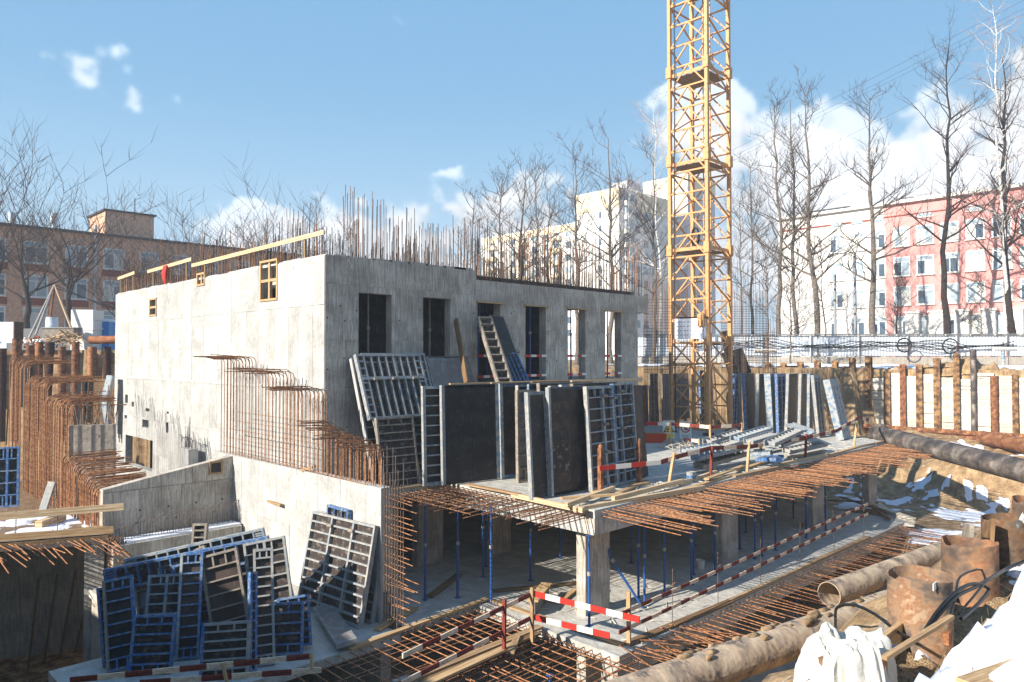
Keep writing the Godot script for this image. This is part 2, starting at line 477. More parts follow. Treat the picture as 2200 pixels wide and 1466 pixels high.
	M.sign_yellow = mat(Color(0.93, 0.80, 0.10), 0.5)
	M.sign_blue = mat(Color(0.10, 0.33, 0.70), 0.4)

# ---------- ground ----------
var h_noise := FastNoiseLite.new()
func ground_h(x: float, z: float) -> float:
	h_noise.frequency = 1.0
	h_noise.fractal_octaves = 4
	var n := h_noise.get_noise_2d(x * 0.22, z * 0.22)
	var n2 := h_noise.get_noise_2d(x * 0.9 + 40.0, z * 0.9)
	var g := 3.05 + n * 0.12
	# the ground stands a little higher to the north-west
	g = lerpf(g, 4.2, smoothstep(-14.0, -26.0, z) * smoothstep(30.0, 12.0, x))
	# pit
	var inside := minf(minf(x + (12.5 if z > -2.0 else 17.0), 36.55 - x), minf(maxf(z + 24.0, minf(z + 40.0, 6.0 - x)), 16.55 - z))  # unseen west rim steps inward here, shaped so it shades the form stack
	inside = minf(inside, (z - x + 34.0) * 0.707)
	if inside <= 0.0:
		if z > 16.5 and z < 30.0 and x > -20.0 and x < 36.0:
			var n3 := h_noise.get_noise_2d(x * 3.3, z * 3.3 + 70.0)
			return 0.8 + 1.32 * smoothstep(16.95, 18.4, z + n2 * 0.3) + n2 * 0.12 + n3 * 0.09 + n * 0.06 + smoothstep(19.0, 24.0, z) * 0.4 - smoothstep(-6.5, -9.0, x) * 0.6
		return g
	var f := lerpf(-5.95, -3.3, smoothstep(15.0, 21.2, x)) + n * 0.1
	# earth left standing at the east end
	var crest := -1.35 + n * 0.7 + n2 * 0.18
	var east := smoothstep(27.0, 31.0, x + n * 1.6 + (z - 9.0) * 0.1)
	f = lerpf(f, crest + smoothstep(31.0, 36.5, x) * 0.55, east)
	# spoil against the near bank
	f = maxf(f, lerpf(-6.0, 0.9, smoothstep(11.6, 16.4, z + n * 0.8 + clampf((x - 4.0) * 0.02, -0.1, 0.6)) ) + n2 * 0.1)
	return f
func build_ground() -> void:
	var xs := [-900.0, -300.0, -120.0, -60.0, -40.0, -28.0, -20.0, -18.0, -17.05, -16.95, -15.5, -14.0, -13.0, -12.55, -12.45]
	var x := -12.0
	while x < 36.3:
		xs.append(x)
		x += 0.45
	xs.append_array([36.5, 36.6, 38.0, 41.0, 46.0, 54.0, 70.0, 110.0, 220.0, 500.0, 1300.0])
	var zs := [-1300.0, -500.0, -200.0, -110.0, -70.0, -50.0, -45.0, -42.0]
	var z := -40.5
	while z < 9.0:
		zs.append(z)
		z += 0.7
	while z < 16.4:
		zs.append(z)
		z += 0.4
	zs.append_array([16.5, 16.6])
	z = 16.8
	while z < 21.0:
		zs.append(z)
		z += 0.22
	zs.append_array([22.0, 24.0, 28.0, 34.0, 50.0, 90.0, 200.0, 500.0, 1000.0])
	var st := SurfaceTool.new()
	st.begin(Mesh.PRIMITIVE_TRIANGLES)
	for j in zs.size():
		for i in xs.size():
			st.add_vertex(Vector3(xs[i], ground_h(xs[i], zs[j]), zs[j]))
	for j in zs.size() - 1:
		for i in xs.size() - 1:
			var a := j * xs.size() + i
			var b := a + xs.size()
			for q in [a, a + 1, b, a + 1, b + 1, b]:
				st.add_index(q)
	st.generate_normals()
	struct("ground", st.commit(), M.soil)
	# the crumbly near bank, finer than the rest
	st = SurfaceTool.new()
	st.begin(Mesh.PRIMITIVE_TRIANGLES)
	var nw := 210
	var nd := 62
	for j in nd:
		for i in nw:
			var p := Vector2(-8.6 + i * 0.07, 16.66 + j * 0.06)
			st.add_vertex(Vector3(p.x, ground_h(p.x, p.y) + 0.035, p.y))
	for j in nd - 1:
		for i in nw - 1:
			var a := j * nw + i
			for q in [a, a + 1, a + nw, a + 1, a + nw + 1, a + nw]:
				st.add_index(q)
	st.generate_normals()
	struct("earth_slope", st.commit(), M.soil_near)
	# snow lying in patches on the near bank, on the far ground and in the pit
	snow_sheet(-7.5, 7.0, 16.8, 20.2, 0.07, 0.02, 3, 0.05)
	snow_sheet(24.5, 36.4, 5.0, 16.0, 0.11, -0.3, 5, 0.04)
	snow_sheet(8.0, 20.0, 9.6, 13.0, 0.16, -0.16, 8, 0.03)
	snow_sheet(20.0, 28.5, 4.0, 12.5, 0.09, -0.05, 14, 0.03)
	snow_sheet(36.7, 52.0, -20.0, 26.0, 0.4, 0.12, 9, 0.1)
func snow_sheet(x0: float, x1: float, z0: float, z1: float, step: float, bias: float, s: int, thick: float) -> void:
	var n := FastNoiseLite.new()
	n.seed = s
	n.frequency = 0.32
	n.fractal_octaves = 5
	var w := int((x1 - x0) / step) + 1
	var d := int((z1 - z0) / step) + 1
	var st := SurfaceTool.new()
	st.begin(Mesh.PRIMITIVE_TRIANGLES)
	var m := PackedFloat32Array()
	for j in d:
		for i in w:
			var p := Vector2(x0 + i * step, z0 + j * step)
			var k := n.get_noise_2d(p.x, p.y) + bias
			if s == 3:
				k += smoothstep(17.05, 17.9, p.y) * 0.5 + smoothstep(17.5, 18.3, p.y) * 0.3 + smoothstep(-6.0, -3.5, p.x) * 0.14 - 0.18 + n.get_noise_2d(p.x * 5.0 + 9.0, p.y * 5.0) * 0.22
			m.append(k)
			st.add_vertex(Vector3(p.x, ground_h(p.x, p.y) + (0.005 if s == 3 else -0.03) + clampf(k * 5.0, 0.0, 1.0) * (thick + 0.03) + n.get_noise_2d(p.x * 4.0, p.y * 4.0) * 0.02, p.y))
	for j in d - 1:
		for i in w - 1:
			var a := j * w + i
			if maxf(maxf(m[a], m[a + 1]), maxf(m[a + w], m[a + w + 1])) > 0.0:
				for q in [a, a + 1, a + w, a + 1, a + w + 1, a + w]:
					st.add_index(q)
	st.generate_normals()
	var o := struct("snow", st.commit(), M.snow, "stuff")
	o.name = numbered("snow_patches")

# ---------- the unfinished concrete block ----------
func cut(rects: Array, holes: Array) -> Array:
	# rectangles [u0, v0, u1, v1] minus openings
	var out := rects
	for h in holes:
		var nxt := []
		for r in out:
			if h[0] >= r[2] or h[2] <= r[0] or h[1] >= r[3] or h[3] <= r[1]:
				nxt.append(r)
				continue
			if h[1] > r[1]:
				nxt.append([r[0], r[1], r[2], h[1]])
			if h[3] < r[3]:
				nxt.append([r[0], h[3], r[2], r[3]])
			var lo := maxf(r[1], h[1])
			var hi := minf(r[3], h[3])
			if h[0] > r[0]:
				nxt.append([r[0], lo, h[0], hi])
			if h[2] < r[2]:
				nxt.append([h[2], lo, r[2], hi])
		out = nxt
	return out
# a cast wall: solid core and, 9 mm proud of it, the lifts left by the form panels with open joints between them
func cast_wall(part: Node3D, o: Vector3, ux: Vector3, nrm: Vector3, len: float, rows: Array, colw: float, holes: Array, thick: float, tone: String, s: int) -> void:
	var r := RandomNumberGenerator.new()
	r.seed = s
	var b := Basis(ux, Vector3.UP, ux.cross(Vector3.UP))
	for q in cut([[0.0, rows[0], len, rows[rows.size() - 1]]], holes):
		var sz := Vector3(q[2] - q[0], q[3] - q[1], thick)
		box(part, "wall_core", M[tone + "_1"], o + ux * (q[0] + q[2]) * 0.5 + Vector3.UP * (q[1] + q[3]) * 0.5 - nrm * thick * 0.5, sz, b)
	for k in rows.size() - 1:
		var u := 0.0
		var first := colw * r.randf_range(0.5, 1.0)
		while u < len - 0.01:
			var w := minf(first if u == 0.0 else colw * [1.0, 1.0, 0.75, 0.5, 1.0][r.randi() % 5], len - u)
			if len - u - w < 0.2:
				w = len - u
			var gap := 0.006
			var out := 0.009 + r.randf() * 0.006
			var m: Material = M["%s_%d" % [tone, r.randi() % 4]]
			for q in cut([[u + gap, rows[k] + gap, u + w - gap, rows[k + 1] - gap]], holes):
				if q[2] - q[0] > 0.02 and q[3] - q[1] > 0.02:
					if tone == "grey" and q[3] - q[1] > 0.9 and q[2] - q[0] > 0.5:
						for e in [0.12, 0.88]:
							box(part, "tie_hole", M.black, o + ux * lerpf(q[0], q[2], e) + Vector3.UP * lerpf(q[1], q[3], 0.5 + 0.3 * (e - 0.5)) + nrm * (out + 0.001), Vector3(0.045, 0.045, 0.004), b)
					box(part, "concrete_panel", m, o + ux * (q[0] + q[2]) * 0.5 + Vector3.UP * (q[1] + q[3]) * 0.5 + nrm * (out * 0.5 + 0.0005), Vector3(q[2] - q[0], q[3] - q[1], out), b)
			u += w
func sub(parent: Node3D, called: String) -> Node3D:
	var o := Node3D.new()
	o.name = called
	parent.add_child(o, true)
	o.position = Vector3.ZERO
	return o
func stripe_board(parent: Node3D, a: Vector3, b: Vector3, w: float, t: float, seg := 0.45, old := false) -> void:
	var n := maxi(2, int(round(a.distance_to(b) / seg)))
	for k in n:
		var m: Material = (M.red_old if old else M.red) if k % 2 == 0 else (M.white_wood if old else M.white)
		beam(parent, "stripe", m, a.lerp(b, float(k) / n), a.lerp(b, float(k + 1) / n), t, w)
func build_block() -> void:
	var t := thing("unfinished_building", "grey cast concrete block with square openings and rebar standing on top", "building")
	var front := sub(t, "front_wall")
	var opens := []
	for q in [[1.15, 2.37], [3.62, 4.78], [6.07, 7.18], [8.49, 9.62], [10.91, 12.0], [13.32, 14.4]]:
		opens.append([q[0], 2.88, q[1], 5.75])
	cast_wall(front, Vector3.ZERO, Vector3.RIGHT, Vector3.BACK, 5.96, [-0.2, 2.86, 4.3, 5.95, 6.8], 1.1, opens.slice(0, 2), 0.3, "grey", 5)
	var o2 := []
	for q in opens.slice(2):
		o2.append([q[0] - 5.96, q[1], q[2] - 5.96, q[3]])
	cast_wall(front, Vector3(5.96, 0, -0.06), Vector3.RIGHT, Vector3.BACK, 9.65, [-0.2, 2.86, 4.8, 6.5], 1.15, o2, 0.35, "grey", 9)
	box(front, "lintel_beam", M.grey_2, Vector3(16.02, 6.13, -0.3), Vector3(0.83, 0.74, 0.5))
	# uneven top of the pour
	var r := RandomNumberGenerator.new()
	r.seed = 77
	var x := 0.3
	while x < 5.9:
		var w := r.randf_range(0.4, 1.0)
		box(front, "pour_edge", M.grey_0, Vector3(minf(x + w * 0.5, 5.4), 6.8 + 0.01, -0.15), Vector3(w, r.randf_range(0.03, 0.14), 0.26))
		x += w * 0.9
	for k in 4:
		var q: Array = opens[k + 2]
		beam(front, "timber_lintel", M.wood_1, Vector3(q[0] - 0.1, 5.72, -0.02), Vector3(q[2] + 0.12, 5.72, -0.02), 0.16, 0.05)
	# side wall in the sun
	var side := sub(t, "side_wall")
	var holes := []
	for q in [[560, 562, 597, 645], [424, 588, 441, 613], [322, 642, 337, 679], [269, 848, 275, 866], [283, 863, 288, 874], [313, 877, 321, 884], [358, 884, 363, 889], [268, 890, 273, 899], [306, 901, 319, 918], [357, 907, 362, 930], [270, 934, 328, 996]]:
		var a := gx(q[0], q[1], 0.0)
		var b := gx(q[2], q[3], 0.0)
		var bl := gx(q[0], q[3], 0.0)
		holes.append([19.4 + minf(a.z, b.z), minf(bl.y, b.y), 19.4 + maxf(a.z, b.z), a.y])
	var far := Vector3(0, 0, -19.4)
	cast_wall(side, far, Vector3.BACK, Vector3.LEFT, 19.4 - 0.002, [-5.9, -2.85, -0.4, 1.11, 2.86, 5.33, 6.78], 1.2, holes, 0.3, "concrete", 21)
	x = 0.0
	while x < 19.2:
		var w := r.randf_range(0.3, 1.1)
		box(side, "pour_edge", M.concrete_1, Vector3(0.15, 6.79, -minf(x + w * 0.5, 18.8)), Vector3(0.25, r.randf_range(0.03, 0.13), w))
		x += w * 0.95
	# ledge at the floor joint
	box(side, "floor_joint", M.concrete_2, Vector3(-0.015, 2.83, -9.7), Vector3(0.03, 0.07, 19.3))
	box(side, "floor_joint", M.concrete_0, Vector3(-0.015, 1.1, -9.7), Vector3(0.03, 0.05, 19.3))
	# timber box-outs in the openings
	for k in 3:
		var h: Array = holes[k]
		var z0: float = h[0] - 19.4
		var z1: float = h[2] - 19.4
		var fr := sub(t, "window_frame")
		var m: Material = M.wood_1
		beam(fr, "post", m, Vector3(0.02, h[1], z0 + 0.035), Vector3(0.02, h[3], z0 + 0.035), 0.12, 0.07, Vector3.BACK)
		beam(fr, "post", m, Vector3(0.02, h[1], z1 - 0.035), Vector3(0.02, h[3], z1 - 0.035), 0.12, 0.07, Vector3.BACK)
		beam(fr, "rail", m, Vector3(0.02, h[3] - 0.04, z0), Vector3(0.02, h[3] - 0.04, z1), 0.14, 0.07)
		beam(fr, "rail", m, Vector3(0.02, h[1] + 0.04, z0), Vector3(0.02, h[1] + 0.04, z1), 0.14, 0.07)
		if k != 1:
			beam(fr, "rail", m, Vector3(0.03, (h[1] + h[3]) * 0.5, z0), Vector3(0.03, (h[1] + h[3]) * 0.5, z1), 0.1, 0.09)
		if k != 2:
			beam(fr, "post", m, Vector3(0.04, h[1], (z0 + z1) * 0.5), Vector3(0.04, h[3], (z0 + z1) * 0.5), 0.1, 0.1, Vector3.BACK)
	# inside: floors, roof deck, other walls
	box(t, "floor_slab", M.slab, Vector3(8.2, 2.77, -9.75), Vector3(15.7, 0.2, 19.2))
	box(t, "roof_slab", M.slab, Vector3(8.15, 6.2, -7.0), Vector3(15.6, 0.22, 13.3))
	box(t, "back_wall", M.ply_back, Vector3(3.2, 4.6, -19.2), Vector3(5.7, 3.4, 0.25))
	box(t, "inner_wall", M.ply, Vector3(10.2, 4.5, -5.5), Vector3(0.25, 3.2, 10.0))
	box(t, "ceiling_form", M.ply_back, Vector3(8.15, 6.06, -7.0), Vector3(15.5, 0.05, 13.2))
	box(t, "inner_wall", M.ply, Vector3(5.2, 4.5, -3.2), Vector3(9.8, 3.2, 0.25))
	box(t, "inner_wall", M.ply_back, Vector3(1.6, 0.2, -14.5), Vector3(0.2, 4.6, 9.0))  # dark backing added to make the low side wall opening look unlit
	for q in [[11.2, -5.0], [13.0, -5.0], [15.5, -6.0], [10.2, -10.0], [13.2, -11.0]]:
		box(t, "column", M.grey_2, Vector3(q[0], 4.48, q[1]), Vector3(0.4, 3.2, 0.4))
	# starter bars on top
	var rebars := sub(t, "front_rebar")
	for k in 64:
		var bx := 0.7 + k * 0.083 + r.randf_range(-0.03, 0.03)
		var hh := (2.15 - k * 0.006 if k < 20 else 1.45) * r.randf_range(0.82, 1.05)
		if k > 20 and r.randf() < 0.25:
			hh = 1.85
		var lean := Vector3(r.randf_range(-0.02, 0.02), 0, r.randf_range(-0.02, 0.02)) * hh
		var bs := Vector3(bx, 6.7, -0.08 - (k % 2) * 0.15)
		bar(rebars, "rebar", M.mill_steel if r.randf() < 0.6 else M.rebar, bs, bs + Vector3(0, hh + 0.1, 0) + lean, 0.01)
	for k in 112:
		var bx := 6.1 + k * 0.09 + r.randf_range(-0.05, 0.05)
		var hh := r.randf_range(1.6, 2.5) if k % 2 == 0 else r.randf_range(0.7, 2.0)
		var bs := Vector3(bx, 6.3, -0.15 - (k % 2) * 0.16)
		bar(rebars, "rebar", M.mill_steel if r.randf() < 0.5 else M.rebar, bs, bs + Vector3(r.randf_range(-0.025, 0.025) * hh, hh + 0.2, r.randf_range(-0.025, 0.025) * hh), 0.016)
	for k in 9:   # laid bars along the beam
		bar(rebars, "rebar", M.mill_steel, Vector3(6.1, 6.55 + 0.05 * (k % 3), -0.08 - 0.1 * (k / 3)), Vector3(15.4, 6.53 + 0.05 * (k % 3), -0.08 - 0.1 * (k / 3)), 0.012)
	for k in 60:
		var bx := 6.15 + k * 0.155
		beam(rebars, "stirrup", M.mill_steel, Vector3(bx, 6.48, -0.06), Vector3(bx, 6.7, -0.06), 0.012, 0.012, Vector3.RIGHT)
	var sr := sub(t, "side_rebar")
	for k in 150:
		var bz := -0.4 - k * 0.126 + r.randf_range(-0.04, 0.04)
		var hh := r.randf_range(0.45, 1.15)
		if k < 12:
			hh *= 1.5
		if r.randf() < 0.16:
			hh = r.randf_range(1.4, 2.2)
		var bs := Vector3(0.08 + (k % 2) * 0.15, 6.7, bz)
		bar(sr, "rebar", M.rebar if r.randf() < 0.7 else M.mill_steel, bs, bs + Vector3(r.randf_range(-0.04, 0.04), 1, r.randf_range(-0.04, 0.04)) * (hh + 0.1), 0.01)
	# rows of bars of the inner walls, too many to tell apart
	var tb := Tubes.new()
	for row in [[Vector3(0.6, 6.2, -5.0), Vector3(8.0, 6.2, -5.0), 150], [Vector3(6.0, 6.2, -4.6), Vector3(16, 6.2, -4.6), 170], [Vector3(0.5, 6.2, -10.5), Vector3(15.5, 6.2, -10.5), 230], [Vector3(6.0, 6.2, -0.5), Vector3(6.0, 6.2, -12.0), 60], [Vector3(11.0, 6.2, -0.8), Vector3(11.0, 6.2, -12.0), 60], [Vector3(15.4, 6.2, -0.8), Vector3(15.4, 6.2, -12.0), 60]]:
		for k in row[2]:
			var p: Vector3 = row[0].lerp(row[1], (k + r.randf_range(-0.3, 0.3)) / row[2])
			var hh := r.randf_range(1.2, 2.6)
			tb.tube([p, p + Vector3(r.randf_range(-0.025, 0.025) * hh, hh, r.randf_range(-0.025, 0.025) * hh)], [0.015, 0.015], 4)
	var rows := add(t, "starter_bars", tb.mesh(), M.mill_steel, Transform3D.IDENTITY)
	rows.set_meta("kind", "stuff")
	# dark upright bundles seen over the wall
	for q in [[760, 452], [845, 430], [1020, 470], [1118, 560], [1200, 590]]:
		var p := gz(q[0], 566.0, -0.6)
		for k in 6:
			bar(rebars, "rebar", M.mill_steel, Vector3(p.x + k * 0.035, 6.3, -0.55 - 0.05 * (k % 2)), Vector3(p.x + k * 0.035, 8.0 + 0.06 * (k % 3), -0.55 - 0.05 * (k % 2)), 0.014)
	# timber guard rails along the side wall
	var n := 0
	for q in [[253, 599, 289, 586], [317, 584, 411, 557], [412, 571, 696, 499]]:
		var a := gx(q[0], q[1], 0.05)
		var b := gx(q[2], q[3], 0.05)
		var g := thing("guard_rail", ["short pale timber rail at the far end of the side wall top", "middle pale timber rail along the side wall top", "long pale timber rail rising along the side wall top"][n], "rail", Vector3(0, 6.7, a.z), "timber rails on the side wall top")
		beam(g, "rail_board", M.wood_0, a, b, 0.04, 0.14)
		for k in 3:
			var p := a.lerp(b, 0.12 + 0.38 * k)
			beam(g, "post", M.wood_2, Vector3(0.1, 6.76, p.z), p + Vector3(0.04, 0.05, 0), 0.05, 0.05, Vector3.BACK)
		n += 1
	var rag := thing("red_rag", "red rag hanging from the timber rail over the side wall", "rag", gx(356, 583, 0.0))
	var rg := gx(356, 571, 0.0)
	var cloth := Tubes.new()
	for k in 5:
		var dz := (k - 2) * 0.06
		cloth.tube([rg + Vector3(-0.02, 0.0, dz), rg + Vector3(-0.06, -0.3, dz * 1.3), rg + Vector3(-0.03, -0.65 - 0.12 * (k % 2), dz * 0.7)], [0.04, 0.07, 0.03], 6)
	add(rag, "cloth", cloth.mesh(), M.red, Transform3D.IDENTITY)
	# props and red and white boards in the doorways
	for k in 6:
		var q: Array = opens[k]
		var cx: float = (q[0] + q[2]) * 0.5
		var door_of: String = ["in the wide opening by the wall corner", "in the second opening from the wall corner", "in the opening behind the tilted blue form", "in the first clear doorway past the tilted form", "in the next to last doorway", "in the last doorway before the crane"][k]
		if k >= 2:
			prop(Vector3(cx + (0.1 if k > 2 else -0.2), 2.88, -0.45), 6.09, "blue steel prop standing " + door_of, "props in the doorways", 0.04 if k == 2 else 0.0)
		if k >= 2:
			for lv in [3.82, 3.08]:
				var bo := thing("barrier_board", ("upper" if lv > 3.5 else "lower") + " red and white board " + door_of, "barrier", Vector3(cx, lv, -0.1), "boards across the doorways")
				stripe_board(bo, Vector3(q[0] - 0.02, lv, -0.03), Vector3(q[2] + 0.02, lv, -0.03), 0.09, 0.03, 0.28)
		else:
			for dx in [0.2, 0.75]:
				prop(Vector3(q[0] + dx, 2.88, -0.6), 6.09, ("first" if dx < 0.5 else "second") + " dark steel prop inside " + ["the wide opening by the wall corner", "the second opening from the wall corner"][k], "props in the dark openings", 0.0, true)
	for q in [[11.0, -3.0], [12.2, -4.0], [13.6, -2.6], [14.7, -4.0], [12.8, -7.0], [9.2, -3.0], [14.0, -8.0]]:
		prop(Vector3(q[0], 2.88, q[1]), 6.09, "blue steel prop under the roof deck deep behind the doorways", "props inside the block", 0.0)

# telescopic steel prop: foot plate, outer tube, collar, inner tube, head plate
func prop(at: Vector3, top: float, label: String, group: String, lean := 0.0, dark := false) -> void:
	var t := thing("steel_prop", label, "prop", at, group)
	var h := top - at.y
	var m: Material = M.steel_dirty if dark else M.prop_blue
	var d := Vector3(lean, 1, 0)
	box(t, "foot_plate", m, at + Vector3(0, 0.008, 0), Vector3(0.14, 0.014, 0.14))
	bar(t, "outer_tube", m, at + Vector3(0, 0.015, 0), at + d * h * 0.56, 0.036)
	bar(t, "collar", M.steel_grey, at + d * h * 0.555, at + d * (h * 0.555 + 0.09), 0.055)
	bar(t, "inner_tube", m, at + d * (h * 0.56 + 0.08), at + d * (h - 0.015), 0.028)
	box(t, "head_plate", m, at + d * (h - 0.008), Vector3(0.14, 0.014, 0.14))

# ---------- the two open floors ----------
func build_slabs() -> void:
	var r := RandomNumberGenerator.new()
	r.seed = 12
	var t := thing("upper_floor", "upper concrete floor carrying the form panels, rusty rebar fringing its edge", "floor slab")
	box(t, "slab", M.slab, Vector3(13.8, -0.11, -0.15), Vector3(21.6, 0.22, 15.7))
	box(t, "slab", M.slab, Vector3(1.75, -0.11, -2.99), Vector3(2.5, 0.22, 10.0))
	box(t, "edge_beam", M.grey_2, Vector3(13.8, -0.42, 7.52), Vector3(21.6, 0.396, 0.36))
	box(t, "edge_beam", M.concrete_1, Vector3(3.2, -0.421, 5.1), Vector3(0.4, 0.394, 4.48))
	for q in [3.33, 10.15, 17.0, 22.8]:
		box(t, "column", M.grey_0, Vector3(q + 0.5, -1.735, 6.98), Vector3(1.0, 2.23, 0.3))
	for q in [[6.0, 1.0], [12.5, 1.0], [18.5, 1.0], [3.6, 0.3], [9.0, -2.0]]:
		box(t, "column", M.grey_1, Vector3(q[0], -1.535, q[1]), Vector3(1.0, 2.63, 0.35))
	box(t, "inner_wall", M.grey_1, Vector3(1.6, -1.535, -0.2), Vector3(2.2, 2.63, 0.3))
	box(t, "inner_wall", M.grey_2, Vector3(12.0, -1.535, -7.0), Vector3(22.0, 2.63, 0.3))
	# bars out of the long edge
	var k := 0
	var x := 3.25
	while x < 24.4:
		for lay in 2:
			var ln := r.randf_range(1.75, 2.2) + (0.5 if (k / 7) % 2 == 0 else 0.0)
			var a := Vector3(x + r.randf_range(-0.05, 0.05) + lay * 0.06, -0.05 - lay * 0.11, 7.4)
			bar(t, "rebar", [M.rebar, M.rebar_bright, M.rebar][r.randi() % 3], a, a + Vector3(r.randf_range(-0.09, 0.09), r.randf_range(-0.09, 0.02), 0.3 + ln), 0.0125)
		x += 0.2
		k += 1
	# bars out of the short edge over the void, and the mat tied across them
	var z := 2.15
	while z < 7.6:
		var ln := 2.15 if z < 5.2 else r.randf_range(1.2, 2.0)
		for lay in 2:
			var a := Vector3(3.3, -0.05 - lay * 0.11, z + r.randf_range(-0.03, 0.03) + lay * 0.05)
			bar(t, "rebar", [M.rebar, M.rebar_bright][lay], a, a + Vector3(-0.3 - ln * r.randf_range(0.9, 1.05), r.randf_range(-0.08, 0.01), r.randf_range(-0.05, 0.05)), 0.0125)
		z += 0.2
	x = 0.95
	while x < 3.0:
		var a := Vector3(x + r.randf_range(-0.03, 0.03), -0.075, 1.7)
		bar(t, "rebar", M.rebar, a, a + Vector3(r.randf_range(-0.05, 0.05), r.randf_range(-0.06, 0.0), r.randf_range(2.9, 3.8)), 0.0125)
		x += 0.19
	# lower floor
	var l := thing("lower_floor", "lower concrete floor in the shade with blue props and a tied rebar mat", "floor slab")
	box(l, "slab", M.slab, Vector3(11.6, -2.96, 0.1), Vector3(19.2, 0.22, 18.2))
	box(l, "slab", M.slab, Vector3(0.85, -2.96, -2.3), Vector3(2.3, 0.22, 13.4))
	box(l, "edge_beam", M.grey_1, Vector3(11.6, -3.25, 8.95), Vector3(19.2, 0.36, 0.4))
	for q in [3.33, 10.15, 17.0]:
		box(l, "column", M.grey_1, Vector3(q + 0.5, -4.57, 6.98), Vector3(1.0, 2.74, 0.3))
	for q in [[-1.6, 6.2], [3.0, 8.3], [8.0, 1.0], [14.0, 1.0]]:
		box(l, "column", M.grey_2, Vector3(q[0], -4.57, q[1]), Vector3(0.45, 2.74, 0.45))
	x = 2.5
	k = 0
	while x < 20.4:
		for lay in (2 if k % 4 == 0 else 1):
			var ln := r.randf_range(1.0, 1.7) + (0.7 if (k / 5) % 2 == 0 else 0.0)
			var a := Vector3(x + r.randf_range(-0.07, 0.07), -2.9 - lay * 0.12, 8.9)
			bar(l, "rebar", [M.rebar, M.rebar_bright][r.randi() % 2], a, a + Vector3(r.randf_range(-0.12, 0.12), r.randf_range(-0.1, 0.02), 0.3 + ln), 0.0125)
		x += 0.26
		k += 1
	# tied mat over the void beside it
	z = 4.65
	while z < 9.6:
		var a := Vector3(2.35, -2.92, z + r.randf_range(-0.04, 0.04))
		bar(l, "rebar", M.rebar, a, a + Vector3(-r.randf_range(4.6, 6.0), r.randf_range(-0.12, 0.02), r.randf_range(-0.12, 0.12)), 0.0125)
		if int(z * 10) % 2 == 0:
			a += Vector3(0, -0.12, 0.07)
			bar(l, "rebar", M.rebar, a, a + Vector3(-r.randf_range(4.0, 6.2), r.randf_range(-0.12, 0.02), r.randf_range(-0.1, 0.1)), 0.0125)
		z += 0.27
	x = -3.5
	while x < 2.2:
		var a := Vector3(x + r.randf_range(-0.04, 0.04), -2.895, 4.5)
		bar(l, "rebar", M.rebar_bright, a, a + Vector3(r.randf_range(-0.15, 0.15), r.randf_range(-0.12, 0.02), r.randf_range(4.2, 5.9)), 0.0135)
		x += 0.28
	# loose bars thrown across the fringe at the corner
	for i in 16:
		var a := Vector3(r.randf_range(2.2, 4.6), -2.86 + 0.01 * i, r.randf_range(8.9, 9.6))
		bar(l, "rebar", M.rebar_bright, a, a + Vector3(r.randf_range(-0.9, 1.3), r.randf_range(-0.15, 0.1), r.randf_range(1.2, 2.2)), 0.011)
	# bent loops along the mat edge
	for i in 34:
		var a := Vector3(2.2 - i * 0.02, -2.9, 4.8 + i * 0.13)
		beam(l, "stirrup", M.rebar, a, a + Vector3(-0.16, 0.16, 0.02), 0.012, 0.012)
	var bf := thing("bottom_floor", "deep dark floor at the bottom of the pit under both floors", "floor slab")
	box(bf, "slab", M.slab, Vector3(8.5, -5.95, 2.0), Vector3(24.0, 0.3, 19.0))
	for q in [[5.9, 3.0], [8.4, 8.6], [12.0, 8.7], [14.5, 8.6], [6.0, 8.7], [4.2, 8.5], [0.6, 8.4], [16.4, 8.6]]:
		prop(Vector3(q[0], -5.8, q[1]), -3.44 if q[1] > 8.55 else -3.07, "blue steel prop holding the lower floor over the dark bottom level", "props under the lower floor")
	for q in [[913, 1290], [983, 1285], [1055, 1295], [1140, 1248], [1316, 1362], [1372, 1290], [1412, 1305], [1447, 1285], [1038, 1240], [1520, 1265], [1575, 1245], [1640, 1205], [1660, 1200], [1690, 1188], [1752, 1160], [1775, 1140], [1490, 1235], [1590, 1180]]:
		var p := gy(q[0], q[1], -2.85)
		var top := -0.235
		if p.z > 7.3:
			p.z = minf(p.z, 7.55)
			top = -0.63
		prop(Vector3(p.x, -2.85, p.z), top, "blue steel prop standing on the lower floor under the upper floor edge", "props between the two floors")
	for q in [[4.6, 2.0], [7.0, 3.0], [8.2, 5.0], [9.6, 2.6], [11.6, 5.2], [13.4, 3.0], [14.6, 5.6], [16.4, 4.0], [18.2, 5.8], [6.4, 5.2], [19.6, 4.4]]:
		prop(Vector3(q[0], -2.85, q[1]), -0.235, "blue steel prop deep in the shade between the two floors", "props deep between the floors")
	var rk := thing("raking_prop", "slanting blue prop leaning against the lit corner column", "prop", Vector3(4.9, -2.85, 7.5))
	bar(rk, "outer_tube", M.prop_blue, Vector3(4.95, -2.83, 7.75), Vector3(4.35, -1.6, 7.2), 0.04)
	bar(rk, "collar", M.steel_grey, Vector3(4.37, -1.62, 7.22), Vector3(4.33, -1.53, 7.19), 0.06)
	bar(rk, "inner_tube", M.prop_blue, Vector3(4.33, -1.54, 7.19), Vector3(4.27, -1.28, 7.135), 0.03)
	# guard rails of the lower floor
	var posts := [Vector3(2.62, -2.85, 9.0), Vector3(4.4, -2.85, 9.0), Vector3(6.6, -2.85, 9.0), Vector3(9.0, -2.85, 9.0), Vector3(11.6, -2.85, 9.0), Vector3(14.3, -2.85, 9.0), Vector3(17.0, -2.85, 9.0)]
